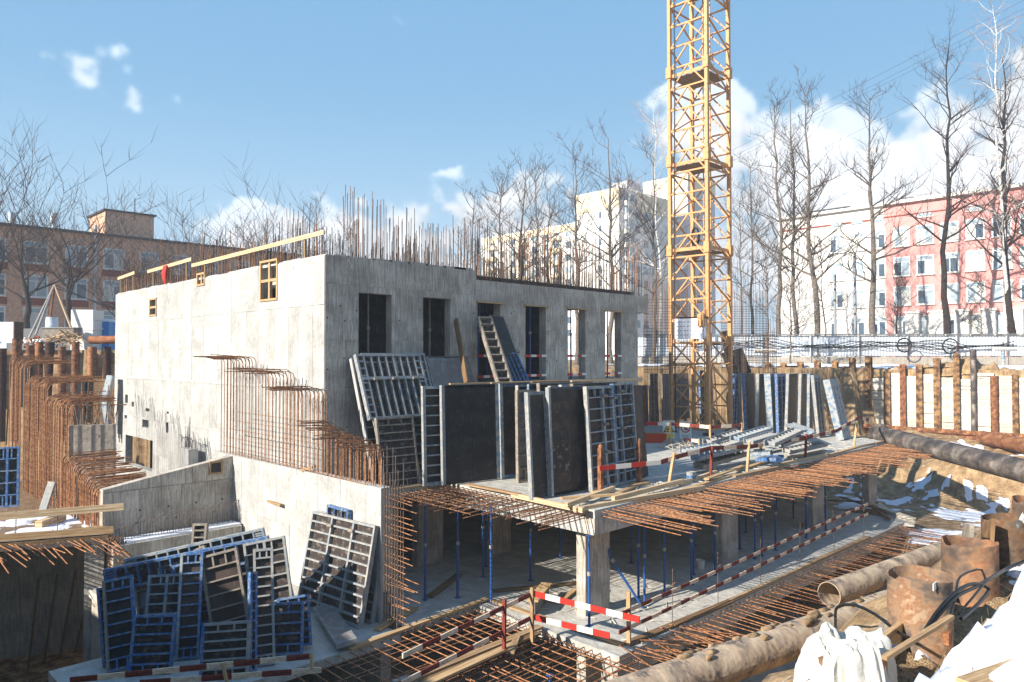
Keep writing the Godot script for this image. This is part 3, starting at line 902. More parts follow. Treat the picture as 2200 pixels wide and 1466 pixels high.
	for i in posts.size():
		var g := thing("guard_post", ["timber post at the corner of the lower floor guard rail", "rusty bar post of the guard rail along the lower floor edge"][mini(i, 1)], "post", posts[i], "" if i == 0 else "bar posts along the lower floor edge")
		if i == 0:
			beam(g, "post_board", M.wood_1, posts[i], posts[i] + Vector3(0, 1.25, 0), 0.1, 0.05, Vector3.RIGHT)
		else:
			bar(g, "post_bar", M.mill_steel, posts[i] - Vector3(0, 0.05, 0), posts[i] + Vector3(r.randf_range(-0.08, 0.08), 1.4, 0), 0.012)
			bar(g, "tie_wire", M.rebar, posts[i] + Vector3(0, 1.0, 0.0), posts[i] + Vector3(0.05, 1.08, 0.06), 0.01)
	for lv in 2:
		var g := thing("barrier_rail", ["lower", "upper"][lv] + " red and white rail along the shaded lower floor edge", "barrier", posts[0], "rails along the lower floor edge")
		stripe_board(g, Vector3(2.2, [-2.42, -2.02][lv], 9.04), Vector3(17.3, [-2.02, -1.66][lv], 9.04), 0.085, 0.03, 0.42, true)
	var c := Vector3(1.28, -2.85, 7.2)
	for lv in 2:
		var y: float = [-2.3, -1.75][lv]
		var g := thing("barrier_rail", ["lower", "upper"][lv] + " red and white rail crossing the sunlit patch of lower floor", "barrier", c, "rails across the sunlit floor patch")
		stripe_board(g, Vector3(c.x, y, c.z), Vector3(1.65, y, [9.2, 10.0][lv]), 0.13, 0.03, 0.4)
		g = thing("barrier_rail", ["lower", "upper"][lv] + " old red and white rail over the tied rebar mat", "barrier", c, "rails over the rebar mat")
		stripe_board(g, Vector3(c.x - 0.02, y - 0.02, c.z), Vector3([-3.4, -2.9][lv], y - 0.08, 7.85), 0.1, 0.03, 0.55, true)
	var gp := thing("guard_post", "red topped timber post standing at the edge of the rebar mat", "post", Vector3(0.2, -2.85, 7.35))
	beam(gp, "post_board", M.red_old, Vector3(0.2, -2.9, 7.38), Vector3(0.22, -1.6, 7.38), 0.09, 0.05, Vector3.RIGHT)
	gp = thing("guard_post", "timber post at the corner where four striped rails meet", "post", c)
	beam(gp, "post_board", M.wood_2, c + Vector3(-0.05, 0, 0.06), c + Vector3(-0.05, 1.25, 0.06), 0.09, 0.05, Vector3.RIGHT)
	# guard rail of the upper floor
	var up := [Vector3(4.87, 0, 6.4), Vector3(6.75, 0, 6.35), Vector3(7.0, 0, 7.2), Vector3(9.5, 0, 7.1), Vector3(11.0, 0, 7.55), Vector3(15.5, 0, 7.5), Vector3(20.4, 0, 7.4)]
	var lean := [Vector3(0, 0, 0), Vector3(0, 0, 0), Vector3(0.45, 0, -0.1), Vector3(0.1, 0, 0), Vector3(0.55, 0, -0.2), Vector3(0.1, 0, 0), Vector3(0.35, 0, 0)]
	for i in up.size():
		var g := thing("guard_post", ["upright brown post with a pointed top before the striped board", "upright brown post beside the last big form panel", "leaning post at the start of the sagging red rail", "short red post by the paint can", "strongly leaning pale post over the rebar fringe", "red post beside the heap of loose forms", "leaning pale post near the far end of the floor"][i], "post", up[i])
		var h := 1.25 if i < 2 else 0.95
		beam(g, "post_board", M.rust if i < 2 else (M.red_old if i % 2 else M.wood_1), up[i], up[i] + Vector3(0, h, 0) + lean[i], 0.12 if i < 2 else 0.08, 0.12 if i < 2 else 0.06, Vector3.RIGHT)
		if i < 2:
			add(g, "pointed_top", lathe([[0.07, 0.0], [0.06, 0.08], [0.0, 0.14]], 6), M.rust, Transform3D(Basis.IDENTITY, up[i] + Vector3(0, h, 0)))
			box(g, "foot_block", M.wood_1, up[i] + Vector3(0, 0.04, 0.02), Vector3(0.5, 0.08, 0.35))
	var pts := [Vector3(4.7, 0.72, 6.5), Vector3(6.9, 0.72, 7.0), Vector3(7.5, 0.82, 7.1), Vector3(9.6, 0.9, 7.05), Vector3(11.5, 0.8, 7.35), Vector3(15.6, 0.8, 7.5), Vector3(18.4, 0.85, 7.5), Vector3(21.3, 1.2, 7.3), Vector3(23.6, 0.9, 7.0)]
	for i in pts.size() - 1:
		var g := thing("barrier_rail", ["straight red and white board fixed to the two brown posts", "board joining the brown posts to the sagging rail", "sagging red rail over the paint can", "sagging red rail beyond the short red post", "long sagging rail in front of the heaped forms", "rail dipping past the heap of forms", "rail bending up beside the leaning row of forms", "end of the rail at the tarred strut pipe"][i], "barrier", pts[i], "rails along the upper floor edge")
		stripe_board(g, pts[i], pts[i + 1], 0.13, 0.03, 0.62, i > 0)
	# loose timber along the edge
	var tl := [[2.6, 7.4, 7.6, 8.0, 0.0], [6.9, 7.75, 10.4, 7.45, 0.0], [10.0, 7.62, 13.6, 7.72, 0.0], [13.4, 7.5, 17.2, 7.65, 0.0], [17.0, 7.68, 20.6, 7.5, 0.0], [20.2, 7.5, 24.2, 7.6, 0.0], [2.9, 4.9, 2.7, 7.6, 0.0], [0.8, 1.95, 2.9, 2.05, 0.0], [2.95, 3.0, 2.9, 5.2, 0.04], [2.5, 7.2, 5.2, 6.6, 0.1], [3.0, 6.6, 4.6, 7.4, 0.12], [5.0, 6.9, 7.2, 6.3, 0.03], [7.4, 7.3, 10.2, 6.9, 0.03], [11.0, 7.2, 14.0, 6.9, 0.04], [15.0, 7.1, 18.0, 7.2, 0.06], [4.0, 7.5, 7.6, 7.3, 0.1], [8.4, 7.6, 11.6, 7.1, 0.1]]
	for i in tl.size():
		var q: Array = tl[i]
		var p := thing("loose_plank", ["plank along the rim from the corner to the sagging rail", "squared timber behind the first leaning post", "thin plank on the rim under the sagging red rail", "plank on the rim below the heap of forms", "squared timber on the rim by the red post", "rim plank beyond the heap of forms", "plank on the rim beside the rebar mat corner", "squared timber under the first standing form", "thin plank under the broad black form", "plank slanting out over the floor corner", "squared timber crossing the corner planks", "plank beside the pointed brown post", "thin plank inside the first leaning post", "squared timber inside the sagging red rail", "plank lying before the leaning row of forms", "plank stacked on the corner timber", "squared timber stacked above the rim plank"][i], "plank", Vector3(q[0], 0, q[1]), "planks along the upper floor rim")
		var wdt := 0.16 if i % 3 else 0.1
		beam(p, "plank_board", M["wood_%d" % (i % 3)], Vector3(q[0], 0.03 + q[4], q[1]), Vector3(q[2], 0.035 + q[4], q[3]), wdt, 0.05 if i % 3 else 0.12)
	# planks around the void below
	tl = [[-2.1, 4.75, 2.4, 4.42, 0.03], [-3.6, 7.1, 1.9, 6.9, 0.06], [-3.4, 7.35, 1.6, 7.12, 0.04], [-3.2, 7.6, 0.6, 7.3, 0.1], [2.45, 4.6, 2.5, 8.9, 0.02], [2.6, 8.95, 7.0, 9.15, 0.02], [7.0, 9.12, 12.0, 9.16, 0.02], [12.0, 9.12, 17.0, 9.16, 0.02], [3.0, 4.0, 6.0, 5.6, 0.02], [-1.0, 4.2, 0.6, 3.6, 0.03], [0.2, 7.6, 1.0, 7.0, 0.1], [1.4, 3.2, 3.3, 2.2, 0.04], [3.6, 6.0, 6.3, 5.0, 0.03]]
	for i in tl.size():
		var q: Array = tl[i]
		var p := thing("loose_plank", ["plank bordering the rebar mat before the low wall", "walkway plank over the middle of the rebar mat", "second walkway plank beside the first on the mat", "short walkway plank laid on the other two", "plank between the rebar mat and the sunlit floor", "edge plank of the lower floor by the corner post", "edge plank in the middle of the shaded rail", "edge plank at the far end of the shaded rail", "plank lying across the sunlit patch", "short plank before the low wall's bar ends", "thin offcut on the walkway planks", "dusty plank in the shade behind the rebar mat", "plank pointing at the corner column"][i], "plank", Vector3(q[0], -2.85, q[1]), "planks on the lower floor")
		beam(p, "plank_board", M["wood_%d" % (i % 3 + 1)], Vector3(q[0], -2.82 + q[4], q[1]), Vector3(q[2], -2.82 + q[4], q[3]), 0.2 if i % 2 else 0.15, 0.05)
	var cr := thing("form_offcut", "short grey form lying on the sunlit floor by the corner column", "form panel", Vector3(2.8, -2.85, 6.0))
	box(cr, "sheet", M.ply_pale, Vector3(3.05, -2.66, 5.85), Vector3(1.5, 0.34, 0.05), Basis(Vector3.UP, 0.5))
	box(cr, "rail", M.wood_1, Vector3(3.13, -2.47, 5.72), Vector3(1.5, 0.05, 0.3), Basis(Vector3.UP, 0.5))
	var bk := thing("white_bucket", "white plastic bucket standing beside a column on the lower floor", "bucket", Vector3(7.6, -2.85, 6.2))
	var bp := gy(1505, 1222, -2.85)
	add(bk, "bucket_body", lathe([[0.0, 0.0], [0.11, 0.0], [0.14, 0.27], [0.13, 0.27], [0.1, 0.02]], 16), M.white, Transform3D(Basis.IDENTITY, bp))
	var tbp := gy(1485, 1035, 0.0)
	var pc := thing("paint_can", "grey blue tin can standing behind the sagging rail", "can", tbp)
	add(pc, "can_body", lathe([[0.0, 0.0], [0.14, 0.0], [0.14, 0.3], [0.13, 0.3], [0.13, 0.28], [0.0, 0.28]], 16), M.steel_grey, Transform3D(Basis.IDENTITY, tbp))
	add(pc, "blue_band", lathe([[0.142, 0.08], [0.142, 0.2]], 16), M.blue, Transform3D(Basis.IDENTITY, tbp))

# ---------- the side pit with its walls and bent bars ----------
func hooked(parent: Node3D, mat: Material, foot: Vector3, top: float, hook: Vector3, r: float, bend := 0.16) -> void:
	var tb := Tubes.new()
	var d := hook.normalized()
	var p := Vector3(foot.x, top, foot.z)
	tb.tube([foot, p - Vector3(0, bend, 0), p - Vector3(0, bend * 0.3, 0) + d * bend * 0.3, p + d * bend, p + hook], [r, r, r, r, r], 6)
	add(parent, "rebar", tb.mesh(), mat, Transform3D.IDENTITY)
func build_side_pit() -> void:
	var r := RandomNumberGenerator.new()
	r.seed = 44
	# low wall in the sun, along z
	var w := thing("low_wall", "low sunlit concrete wall in front of the block with hooked rebar above", "wall")
	cast_wall(w, Vector3(-0.6, 0, -6.5), Vector3.BACK, Vector3.LEFT, 10.3, [-5.8, -2.85, -1.2, 0.5], 1.2, [], 0.3, "concrete", 31)
	for k in 82:
		var z := -5.9 + k * 0.117 + r.randf_range(-0.025, 0.025)
		var top := 3.75
		if z > -3.6:
			top = 3.35
		if z > -1.0:
			top = 2.88
		if z > 0.9:
			top = 1.95 - (z - 0.9) * 0.16
		top += r.randf_range(-0.06, 0.06)
		hooked(w, M.rebar if r.randf() < 0.65 else M.rebar_bright, Vector3(-0.54 + (k % 2) * 0.17, 0.4, z), top, Vector3(-r.randf_range(0.75, 1.15), r.randf_range(-0.02, 0.06), r.randf_range(-0.1, 0.2)), 0.0125)
	for k in 24:   # the denser rank near the end
		var z := 0.85 + k * 0.122
		hooked(w, M.rebar, Vector3(-0.36 - (k % 3) * 0.07, 0.4, z), 1.9 - (z - 0.9) * 0.17 + r.randf_range(-0.12, 0.12), Vector3(-r.randf_range(0.6, 1.1), r.randf_range(0.0, 0.1), r.randf_range(-0.1, 0.25)), 0.0125)
	for k in 26:   # bars running on out of the wall's end
		var a := Vector3(-0.53 + (k % 2) * 0.16, 0.3 - (k / 2) * 0.24, 3.7)
		bar(w, "rebar", M.rebar_bright if k % 3 else M.rebar, a, a + Vector3(r.randf_range(-0.06, 0.1), r.randf_range(-0.12, 0.02), r.randf_range(0.8, 1.35)), 0.0125)
	for k in 12:
		var a := Vector3(-0.55 + (k % 2) * 0.18, -3.0, 3.86 + (k / 2) * 0.11)
		bar(w, "rebar", M.mill_steel, a, a + Vector3(0, r.randf_range(3.6, 4.6), 0), 0.0125)
	bar(w, "rebar", M.rebar_bright, Vector3(-0.62, 0.62, -5.0), Vector3(-0.62, 0.52, 3.2), 0.01)
	for k in 5:
		bar(w, "rebar", M.rebar, Vector3(-0.52, 0.75 + 0.3 * k, -5.9 + 0.3 * k), Vector3(-0.52, 0.72 + 0.3 * k, 0.8), 0.008)
	beam(w, "timber_bracket", M.wood_1, gx(648, 1011, -0.62), gx(676, 1003, -0.4), 0.12, 0.07)
	beam(w, "timber_bracket", M.wood_2, gx(576, 1077, -0.62), gx(604, 1086, -0.72), 0.09, 0.07)
	# cross wall with its shaded face; its top climbs towards the low wall
	var zc := -4.82
	var cw := thing("cross_wall", "shaded concrete wall with sloping top between low wall and bent rusty bars", "wall", Vector3(-4.5, -2.9, zc))
	cast_wall(cw, Vector3(-4.53, 0, zc), Vector3.RIGHT, Vector3.BACK, 3.92, [-2.9, -0.26], 1.2, [], 0.3, "grey", 41)
	var lift_w := [[0.0, 1.3, -0.16, 0.06], [1.3, 2.6, 0.06, 0.27], [2.6, 3.92, 0.27, 0.48]]
	for q0 in lift_w:
		var x0: float = -4.53 + q0[0] + 0.006
		var x1: float = -4.53 + q0[1] - 0.006
		var tb0 := Tubes.new()
		var p00 := Vector3(x0, -0.25, zc + 0.012)
		var p10 := Vector3(x1, -0.25, zc + 0.012)
		var p01 := Vector3(x0, q0[2], zc + 0.012)
		var p11 := Vector3(x1, q0[3], zc + 0.012)
		var bk0 := Vector3(0, 0, -0.312)
		tb0.quad(p00, p01, p11, p10)
		tb0.quad(p01, p01 + bk0, p11 + bk0, p11)
		tb0.quad(p00 + bk0, p10 + bk0, p11 + bk0, p01 + bk0)
		tb0.quad(p00, p00 + bk0, p01 + bk0, p01)
		tb0.quad(p10, p11, p11 + bk0, p10 + bk0)
		add(cw, "concrete_panel", tb0.mesh(), M["grey_%d" % (int(q0[0]) % 4)], Transform3D.IDENTITY)
	var fr := sub(cw, "block_out_frame")
	box(fr, "painted_recess", M.black, Vector3(-1.18, 0.16, zc + 0.02), Vector3(0.3, 0.3, 0.03))  # black plate; the dark of the opening is put into its colour
	for s0 in [-1.37, -0.99]:
		beam(fr, "post", M.wood_2, Vector3(s0, -0.04, zc + 0.03), Vector3(s0, 0.36, zc + 0.03), 0.05, 0.06, Vector3.BACK)
	for y0 in [-0.03, 0.34]:
		beam(fr, "rail", M.wood_2, Vector3(-1.4, y0, zc + 0.03), Vector3(-0.96, y0, zc + 0.03), 0.06, 0.06)
	for k in 4:
		box(cw, "tie_hole", M.black, Vector3(-3.5 + k * 0.85, -0.9, zc + 0.016), Vector3(0.05, 0.05, 0.01))
	for k in 44:
		var p := Vector3(-4.3 + k * 0.085, -1.62, zc + 0.45 + 0.06 * (k % 2))
		hooked(cw, M.mill_steel, p, -1.2 + 0.006 * k + r.randf_range(-0.1, 0.1), Vector3(0.1, 0.12, 0.06) if k % 2 else Vector3(0.12, 0.02, 0.1), 0.009, 0.06)
	box(cw, "snowy_ledge", M.snow, Vector3(-2.4, -1.63, zc + 0.55), Vector3(3.4, 0.06, 0.6))
	box(cw, "ledge", M.grey_1, Vector3(-2.6, -2.28, zc + 0.5), Vector3(3.8, 1.24, 0.9))
	# wall stub further back and a short pier
	var wb := thing("stub_wall", "pale concrete wall stub behind the far rank of bent bars", "wall")
	cast_wall(wb, gy(140, 915, 1.3) * Vector3(1, 0, 1), (gy(247, 912, 1.3) - gy(140, 915, 1.3)).normalized(), (gy(140, 915, 1.3).direction_to(gy(247, 912, 1.3))).cross(Vector3.UP) * -1.0 if (gy(140, 915, 1.3).direction_to(gy(247, 912, 1.3))).cross(Vector3.UP).dot(fwd) > 0.0 else (gy(140, 915, 1.3).direction_to(gy(247, 912, 1.3))).cross(Vector3.UP), gy(140, 915, 1.3).distance_to(gy(247, 912, 1.3)), [-0.8, 0.2, 1.3], 1.6, [], 0.3, "grey", 43)
	var wbr := gy(140, 915, 1.3)
	var wbe := gy(247, 912, 1.3)
	for k in 40:
		var p := wbr.lerp(wbe, k / 39.0) + fwd * 0.15
		bar(wb, "rebar", M.steel_dirty if k % 3 else M.rebar, p - Vector3(0, 0.05, 0), p + Vector3(r.randf_range(-0.2, 0.2), r.randf_range(0.35, 1.6), 0), 0.013)
	var pr := thing("concrete_pier", "short concrete pier with bent bars before the side wall", "pier", gy(408, 985, 0.4))
	var pp := gx(405, 975, -0.45)
	box(pr, "pier_body", M.concrete_1, Vector3(pp.x, pp.y - 0.6, pp.z), Vector3(0.35, 1.6, 0.9))
	for k in 9:
		var p := Vector3(pp.x - 0.1 + 0.1 * (k % 3), pp.y + 0.18, pp.z - 0.4 + 0.1 * k)
		hooked(pr, M.mill_steel, p, p.y + r.randf_range(0.25, 0.5), Vector3(-0.2, 0.05, 0.25), 0.01, 0.08)
	# starter bars of the side wall still to be cast, bent over in steps
	var rk := thing("bent_bar_rank", "near rank of orange rusty bars bent over beside the cross wall", "rebar", Vector3(-4.5, -1.4, -5.0), "ranks of bent bars")
	for k in 50:
		var f := k / 49.0
		var p := Vector3(-4.5 - (k % 2) * 0.12 + r.randf_range(-0.02, 0.02), -1.75, -5.0 - f * 3.9 + r.randf_range(-0.04, 0.04))
		hooked(rk, [M.rebar_bright, M.rebar_bright, M.rebar][r.randi() % 3], p, lerpf(-0.2, 0.5, f) + r.randf_range(-0.04, 0.04), Vector3(r.randf_range(1.35, 1.7), r.randf_range(-0.03, 0.04), r.randf_range(-0.25, 0.1)), 0.018, 0.2)
	var q := 0
	for row in [[-8.6, -11.4, 2.25, 2.4, 30, 1.5], [-11.6, -14.4, 2.85, 3.0, 26, 1.7], [-14.6, -17.0, 3.5, 3.75, 16, 1.5]]:
		rk = thing("bent_bar_rank", ["middle rank of rusty bars bent over at the snowy slab", "back rank of rusty bars bent over in front of the timber lagging", "last few tall bent bars beside the timber lagging"][q], "rebar", Vector3(-4.5, -1.4, row[0]), "ranks of bent bars")
		for k in row[4]:
			var f: float = k / float(row[4] - 1)
			hooked(rk, M.rebar if k % 3 else M.rebar_bright, Vector3(-4.5 - (k % 2) * 0.14 + r.randf_range(-0.05, 0.05), -1.45, lerpf(row[0], row[1], f)), lerpf(row[2], row[3], f) + r.randf_range(-0.08, 0.08), Vector3(r.randf_range(0.9, 1.2), r.randf_range(-0.05, 0.05), r.randf_range(-0.1, 0.1)) * row[5], 0.019, 0.22)
		q += 1
	panel("blue ribbed form standing at the foot of the bent bar ranks", "", gd(-12, 1092, 22.0), gd(40, 1088, 22.2), gd(-8, 962, 22.2), {"frame": M.blue, "sheet": M.ply_back, "n": 4, "mids": [0.5]})
	# snowy slab at the pit's side with its rebar fringe
	var e0 := gy(232, 1150, -1.4)
	var e1 := gy(0, 1168, -1.4)
	var dir := (e1 - e0).normalized()
	var e2 := e0 + dir * 7.5
	var back := Vector3(-dir.z, 0, dir.x)
	if back.dot(fwd) < 0.0:
		back = -back
	var sl := thing("snowy_slab", "wet concrete slab with snow patches beside the bent rusty bars", "floor slab", e0)
	var bb := Basis(-dir, Vector3.UP, (-dir).cross(Vector3.UP))
	box(sl, "slab", M.wet, (e0 + e2) * 0.5 + back * 6.0 + Vector3(0, -0.12, 0), Vector3(e0.distance_to(e2), 0.22, 12.0), bb)
	box(sl, "support_wall", M.grey_1, e0 + dir * 0.35 + back * 1.2 + Vector3(0, -2.45, 0), Vector3(0.5, 4.4, 2.4), bb)
	box(sl, "support_wall", M.grey_2, e0 + dir * 4.0 + back * 4.0 + Vector3(0, -2.45, 0), Vector3(8.0, 4.4, 0.3), bb)
	for k in 60:
		var p := e0 + dir * (0.05 + k * 0.1) + back * 0.3
		p.y = -1.44 - (k % 2) * 0.12
		bar(sl, "rebar", M.rebar_bright if k % 3 else M.rebar, p, p + Vector3(r.randf_range(0.0, 0.25), r.randf_range(-0.3, -0.02), 1.0) * r.randf_range(0.9, 1.75), 0.016)
	for k in 6:
		bar(sl, "rebar", M.mill_steel, e0 - back * (0.12 + 0.02 * k) + Vector3(0, -0.1 - 0.02 * k, 0), e2 - back * (0.12 + 0.03 * k) + Vector3(0, -0.12, 0), 0.011)
	for k in 26:   # bar cage hanging at the slab corner
		var p := e0 - dir * 0.05 - back * (0.05 + 0.07 * (k % 4)) - dir * 0.06 * (k / 4)
		bar(sl, "rebar", M.mill_steel if k % 2 else M.rebar, Vector3(p.x, -1.45, p.z), Vector3(p.x + r.randf_range(-0.1, 0.1), -2.85, p.z + r.randf_range(-0.1, 0.1)), 0.012)
	for k in 16:
		var p := e0 - dir * 0.05 + Vector3(0, -0.1 - 0.08 * k, 0)
		bar(sl, "rebar", M.rebar, p, p + Vector3(r.randf_range(0.1, 0.4), r.randf_range(-0.5, -0.2), 1.0) * r.randf_range(0.7, 1.5), 0.014)
	var st := SurfaceTool.new()
	st.begin(Mesh.PRIMITIVE_TRIANGLES)
	var nz := FastNoiseLite.new()
	nz.seed = 6
	nz.frequency = 0.7
	nz.fractal_octaves = 4
	var nu := 90
	var nv := 60
	var mk := []
	for j in nv:
		for i in nu:
			var p := e0 + dir * (0.1 + i * 0.075) + back * (0.02 + j * 0.075)
			var kk := nz.get_noise_2d(p.x, p.z) + 0.06 + (0.25 if j < 6 else 0.0)
			mk.append(kk)
			st.add_vertex(Vector3(p.x, -1.412 + clampf(kk * 6.0, 0.0, 1.0) * 0.045 + nz.get_noise_2d(p.x * 4.0, p.z * 4.0) * 0.008, p.z))
	for j in nv - 1:
		for i in nu - 1:
			var a1 := j * nu + i
			if maxf(maxf(mk[a1], mk[a1 + 1]), maxf(mk[a1 + nu], mk[a1 + nu + 1])) > 0.0:
				for q1 in [a1, a1 + nu, a1 + 1, a1 + 1, a1 + nu, a1 + nu + 1]:
					st.add_index(q1)
	st.generate_normals()
	var sn := add(sl, "snow_patches", st.commit(), M.snow, Transform3D.IDENTITY)
	sn.set_meta("kind", "stuff")
	q = 0
	for ln in [[-30, 1113, 265, 1089, 0.9], [-30, 1158, 243, 1139, 0.6]]:
		var g := thing("guard_plank", ["upper", "lower"][q] + " pale timber plank railing the snowy slab edge", "plank", e0, "planks railing the snowy slab")
		var n0 := Plane(back, e0 + back * 0.05)
		var pa: Vector3 = n0.intersects_ray(EYE, ray(ln[0], ln[1]))
		var pb: Vector3 = n0.intersects_ray(EYE, ray(ln[2], ln[3]))
		beam(g, "plank_board", M["wood_%d" % q], pa, pb, 0.045, 0.2)
		for k in 3:
			var pk := pa.lerp(pb, 0.2 + 0.3 * k) + back * 0.05
			bar(g, "upright_bar", M.rebar, Vector3(pk.x, -1.42, pk.z), pk + Vector3(0.02, 0.12, 0), 0.012)
		q += 1
	var bm := thing("timber_block", "square timber block lying on the snowy slab", "timber", gy(110, 1128, -1.4))
	beam(bm, "block_body", M.wood_0, gy(82, 1128, -1.28), gy(135, 1110, -1.28), 0.22, 0.22)
	bm = thing("form_strip", "narrow grey form strip leaning by the bent bars", "form panel", gy(95, 1100, -1.4))
	beam(bm, "strip_body", M.steel_grey, gy(92, 1098, -1.38), gd(112, 1036, depth_of(gy(92, 1098, -1.38)) + 0.4), 0.24, 0.12, -fwd)
	bm = thing("timber_pile", "small heap of split timber ends on the slab corner", "timber", e0)
	for k in 9:
		var p := e0 + dir * 0.4 + back * (0.4 + 0.1 * (k % 3)) + Vector3(0, -0.0 + 0.05 * (k / 3), 0)
		beam(bm, "timber_end", M["wood_%d" % (k % 3)], p - dir * 0.3 + Vector3(0, 0.05, 0), p + dir * r.randf_range(0.1, 0.5) + Vector3(0, 0.05, 0.1), 0.08, 0.06)
	# floor under the leaning forms
	var pf := thing("pit_floor", "concrete floor under the leaning blue forms", "floor slab", Vector3(-4, -3, 1))
	box(pf, "slab", M.slab, Vector3(-3.92, -2.96, 2.95), Vector3(6.56, 0.22, 3.5))
	box(pf, "slab", M.slab, Vector3(-2.82, -2.96, -1.56), Vector3(4.36, 0.22, 5.5))
	box(pf, "support_wall", M.grey_2, Vector3(-4.8, -4.5, -1.5), Vector3(0.3, 2.8, 5.4))

# ---------- retaining walls and fence at the rim of the pit ----------
func build_pit_edges() -> void:
	var r := RandomNumberGenerator.new()
	r.seed = 91
	# timber lagging between driven piles on the far side
	var t := thing("lagging_wall", "pale timber lagging between rusty driven piles on the sunny side of the pit", "retaining wall", Vector3(36.6, -1.0, 6.0))
	var piles := [[1795, 776], [1832, 769], [1867, 766], [1907, 799], [1941, 784], [1976, 784], [2014, 770], [2056, 760], [2092, 752], [2137, 808], [2182, 806], [2224, 800], [2268, 806], [2312, 790], [1757, 775], [1720, 778], [1684, 780], [1650, 780]]
	var zs := []
	for q in piles:
		var p := gx(q[0], q[1], 36.45)
		zs.append(p.z)
		var m: Material = [M.pile, M.pile, M.rust, M.pile][r.randi() % 4]
		if q[0] == 2092:
			bar(t, "pile", M.tar_pipe, Vector3(36.4, -2.4, p.z), Vector3(36.4, p.y, p.z), 0.16, unit_pipe)
			continue
		if q[0] == 2137:
			bar(t, "pile", M.rust, Vector3(36.4, -2.4, p.z), Vector3(36.4, p.y, p.z), 0.2, unit_pipe)
			continue
		# rolled section: two flanges and a web
		var tb := Tubes.new()
		var w := r.randf_range(0.13, 0.19)
		for pr in [[-0.13, -0.105, w], [0.105, 0.13, w], [-0.105, 0.105, 0.012]]:
			var x0: float = 36.42 + pr[0]
			var x1: float = 36.42 + pr[1]
			var hw: float = pr[2]
			for f in [[Vector3(x0, 0, p.z - hw), Vector3(x0, 0, p.z + hw)], [Vector3(x1, 0, p.z + hw), Vector3(x1, 0, p.z - hw)], [Vector3(x1, 0, p.z - hw), Vector3(x0, 0, p.z - hw)], [Vector3(x0, 0, p.z + hw), Vector3(x1, 0, p.z + hw)]]:
				var tp := Vector3(0, p.y + r.randf_range(-0.03, 0.03), 0)
				var bt := Vector3(0, -2.4, 0)
				tb.quad(f[0] + bt, f[0] + tp, f[1] + tp, f[1] + bt)
			tb.quad(Vector3(x0, p.y, p.z - hw), Vector3(x1, p.y, p.z - hw), Vector3(x1, p.y, p.z + hw), Vector3(x0, p.y, p.z + hw))
		add(t, "pile", tb.mesh(), m, Transform3D.IDENTITY)
	zs.sort()
	for k in zs.size() - 1:
		var top := 2.55 + r.randf_range(-0.25, 0.2)
		var y := -2.2
		var warm := k % 4
		while y < top:
			var h := r.randf_range(0.17, 0.2)
			box(t, "lagging_board", M["board_%d" % ((warm + (r.randi() % 3)) % 4)], Vector3(36.5 + r.randf_range(-0.02, 0.02), y + h * 0.5, (zs[k] + zs[k + 1]) * 0.5), Vector3(zs[k + 1] - zs[k] - 0.05, h - 0.012, 0.05), Basis(Vector3.UP, PI * 0.5))
			y += h + (0.03 if r.randf() < 0.06 else 0.0)
	beam(t, "waler", M.rust, Vector3(36.05, -0.62, 2.2), Vector3(36.05, -0.62, 16.4), 0.28, 0.5)
	beam(t, "waler", M.rust_dark, Vector3(36.02, -0.62, 2.3), Vector3(36.02, -0.62, 16.3), 0.3, 0.06)
	# crumbling earth over the boards
	var st := SurfaceTool.new()
	st.begin(Mesh.PRIMITIVE_TRIANGLES)
	var nz := FastNoiseLite.new()
	nz.seed = 4
	nz.frequency = 0.9
	nz.fractal_octaves = 4
	var cols := 8
	var rows := 130
	for j in rows:
		var z := -9.0 + j * 0.19
		var hgt := 3.05 + 0.55 * maxf(0.0, nz.get_noise_2d(z * 0.7, 3.0)) + 0.25 * nz.get_noise_2d(z * 3.0, 9.0) + 0.45 * exp(-pow((z - 7.2) / 1.6, 2.0))
		for i in cols:
			var f := i / float(cols - 1)
			var prof := sin(f * PI) * 0.75 + 0.25 * (1.0 - f)
			st.add_vertex(Vector3(36.5 + f * 1.7 + nz.get_noise_2d(z * 2.0, f * 4.0) * 0.16, lerpf(2.3, hgt, clampf(prof * 1.25, 0.0, 1.0)) + nz.get_noise_2d(z * 3.0, f * 9.0) * 0.12, z))
	for j in rows - 1:
		for i in cols - 1:
			var a := j * cols + i
			for q in [a, a + 1, a + cols, a + 1, a + cols + 1, a + cols]:
				st.add_index(q)
	st.generate_normals()
	struct("earth_bank", st.commit(), M.soil)
	# strut pipes
	var s := thing("strut_pipe", "big tarred strut pipe with snow crust crossing the pit corner", "pipe", Vector3(24.4, 0.25, 7.15))
	bar(s, "pipe_body", M.tar_pipe, Vector3(24.45, 0.2, 7.1), Vector3(12.5, -0.05, 18.8), 0.39, unit_pipe)
	add(s, "end_plate", lathe([[0.0, 0.0], [0.52, 0.0], [0.52, 0.05], [0.0, 0.05]], 24), M.tar_pipe, Transform3D(Basis(Vector3.RIGHT, 0.0).rotated(Vector3(0.7, 0, 0.71).normalized(), PI * 0.5), Vector3(24.55, 0.2, 7.0)))
	box(s, "bearing_block", M.wood_1, Vector3(24.3, -0.3, 7.2), Vector3(0.9, 0.2, 0.9))
	s = thing("strut_pipe", "rust brown strut pipe running off the waler", "pipe", Vector3(35.5, -0.5, 8.5))
	bar(s, "pipe_body", M.rust, gx(2112, 940, 35.6), gx(2112, 940, 35.6) + Vector3(-9.5, -0.1, 8.5), 0.36, unit_pipe)
	# profiled sheet fence
	var f0 := gd(1340, 742, 67.0)
	var f1 := gd(2330, 740, 63.5)
	var dr := (f1 - f0) * Vector3(1, 0, 1)
	var len := dr.length()
	dr = dr.normalized()
	var nr := Vector3(-dr.z, 0, dr.x)
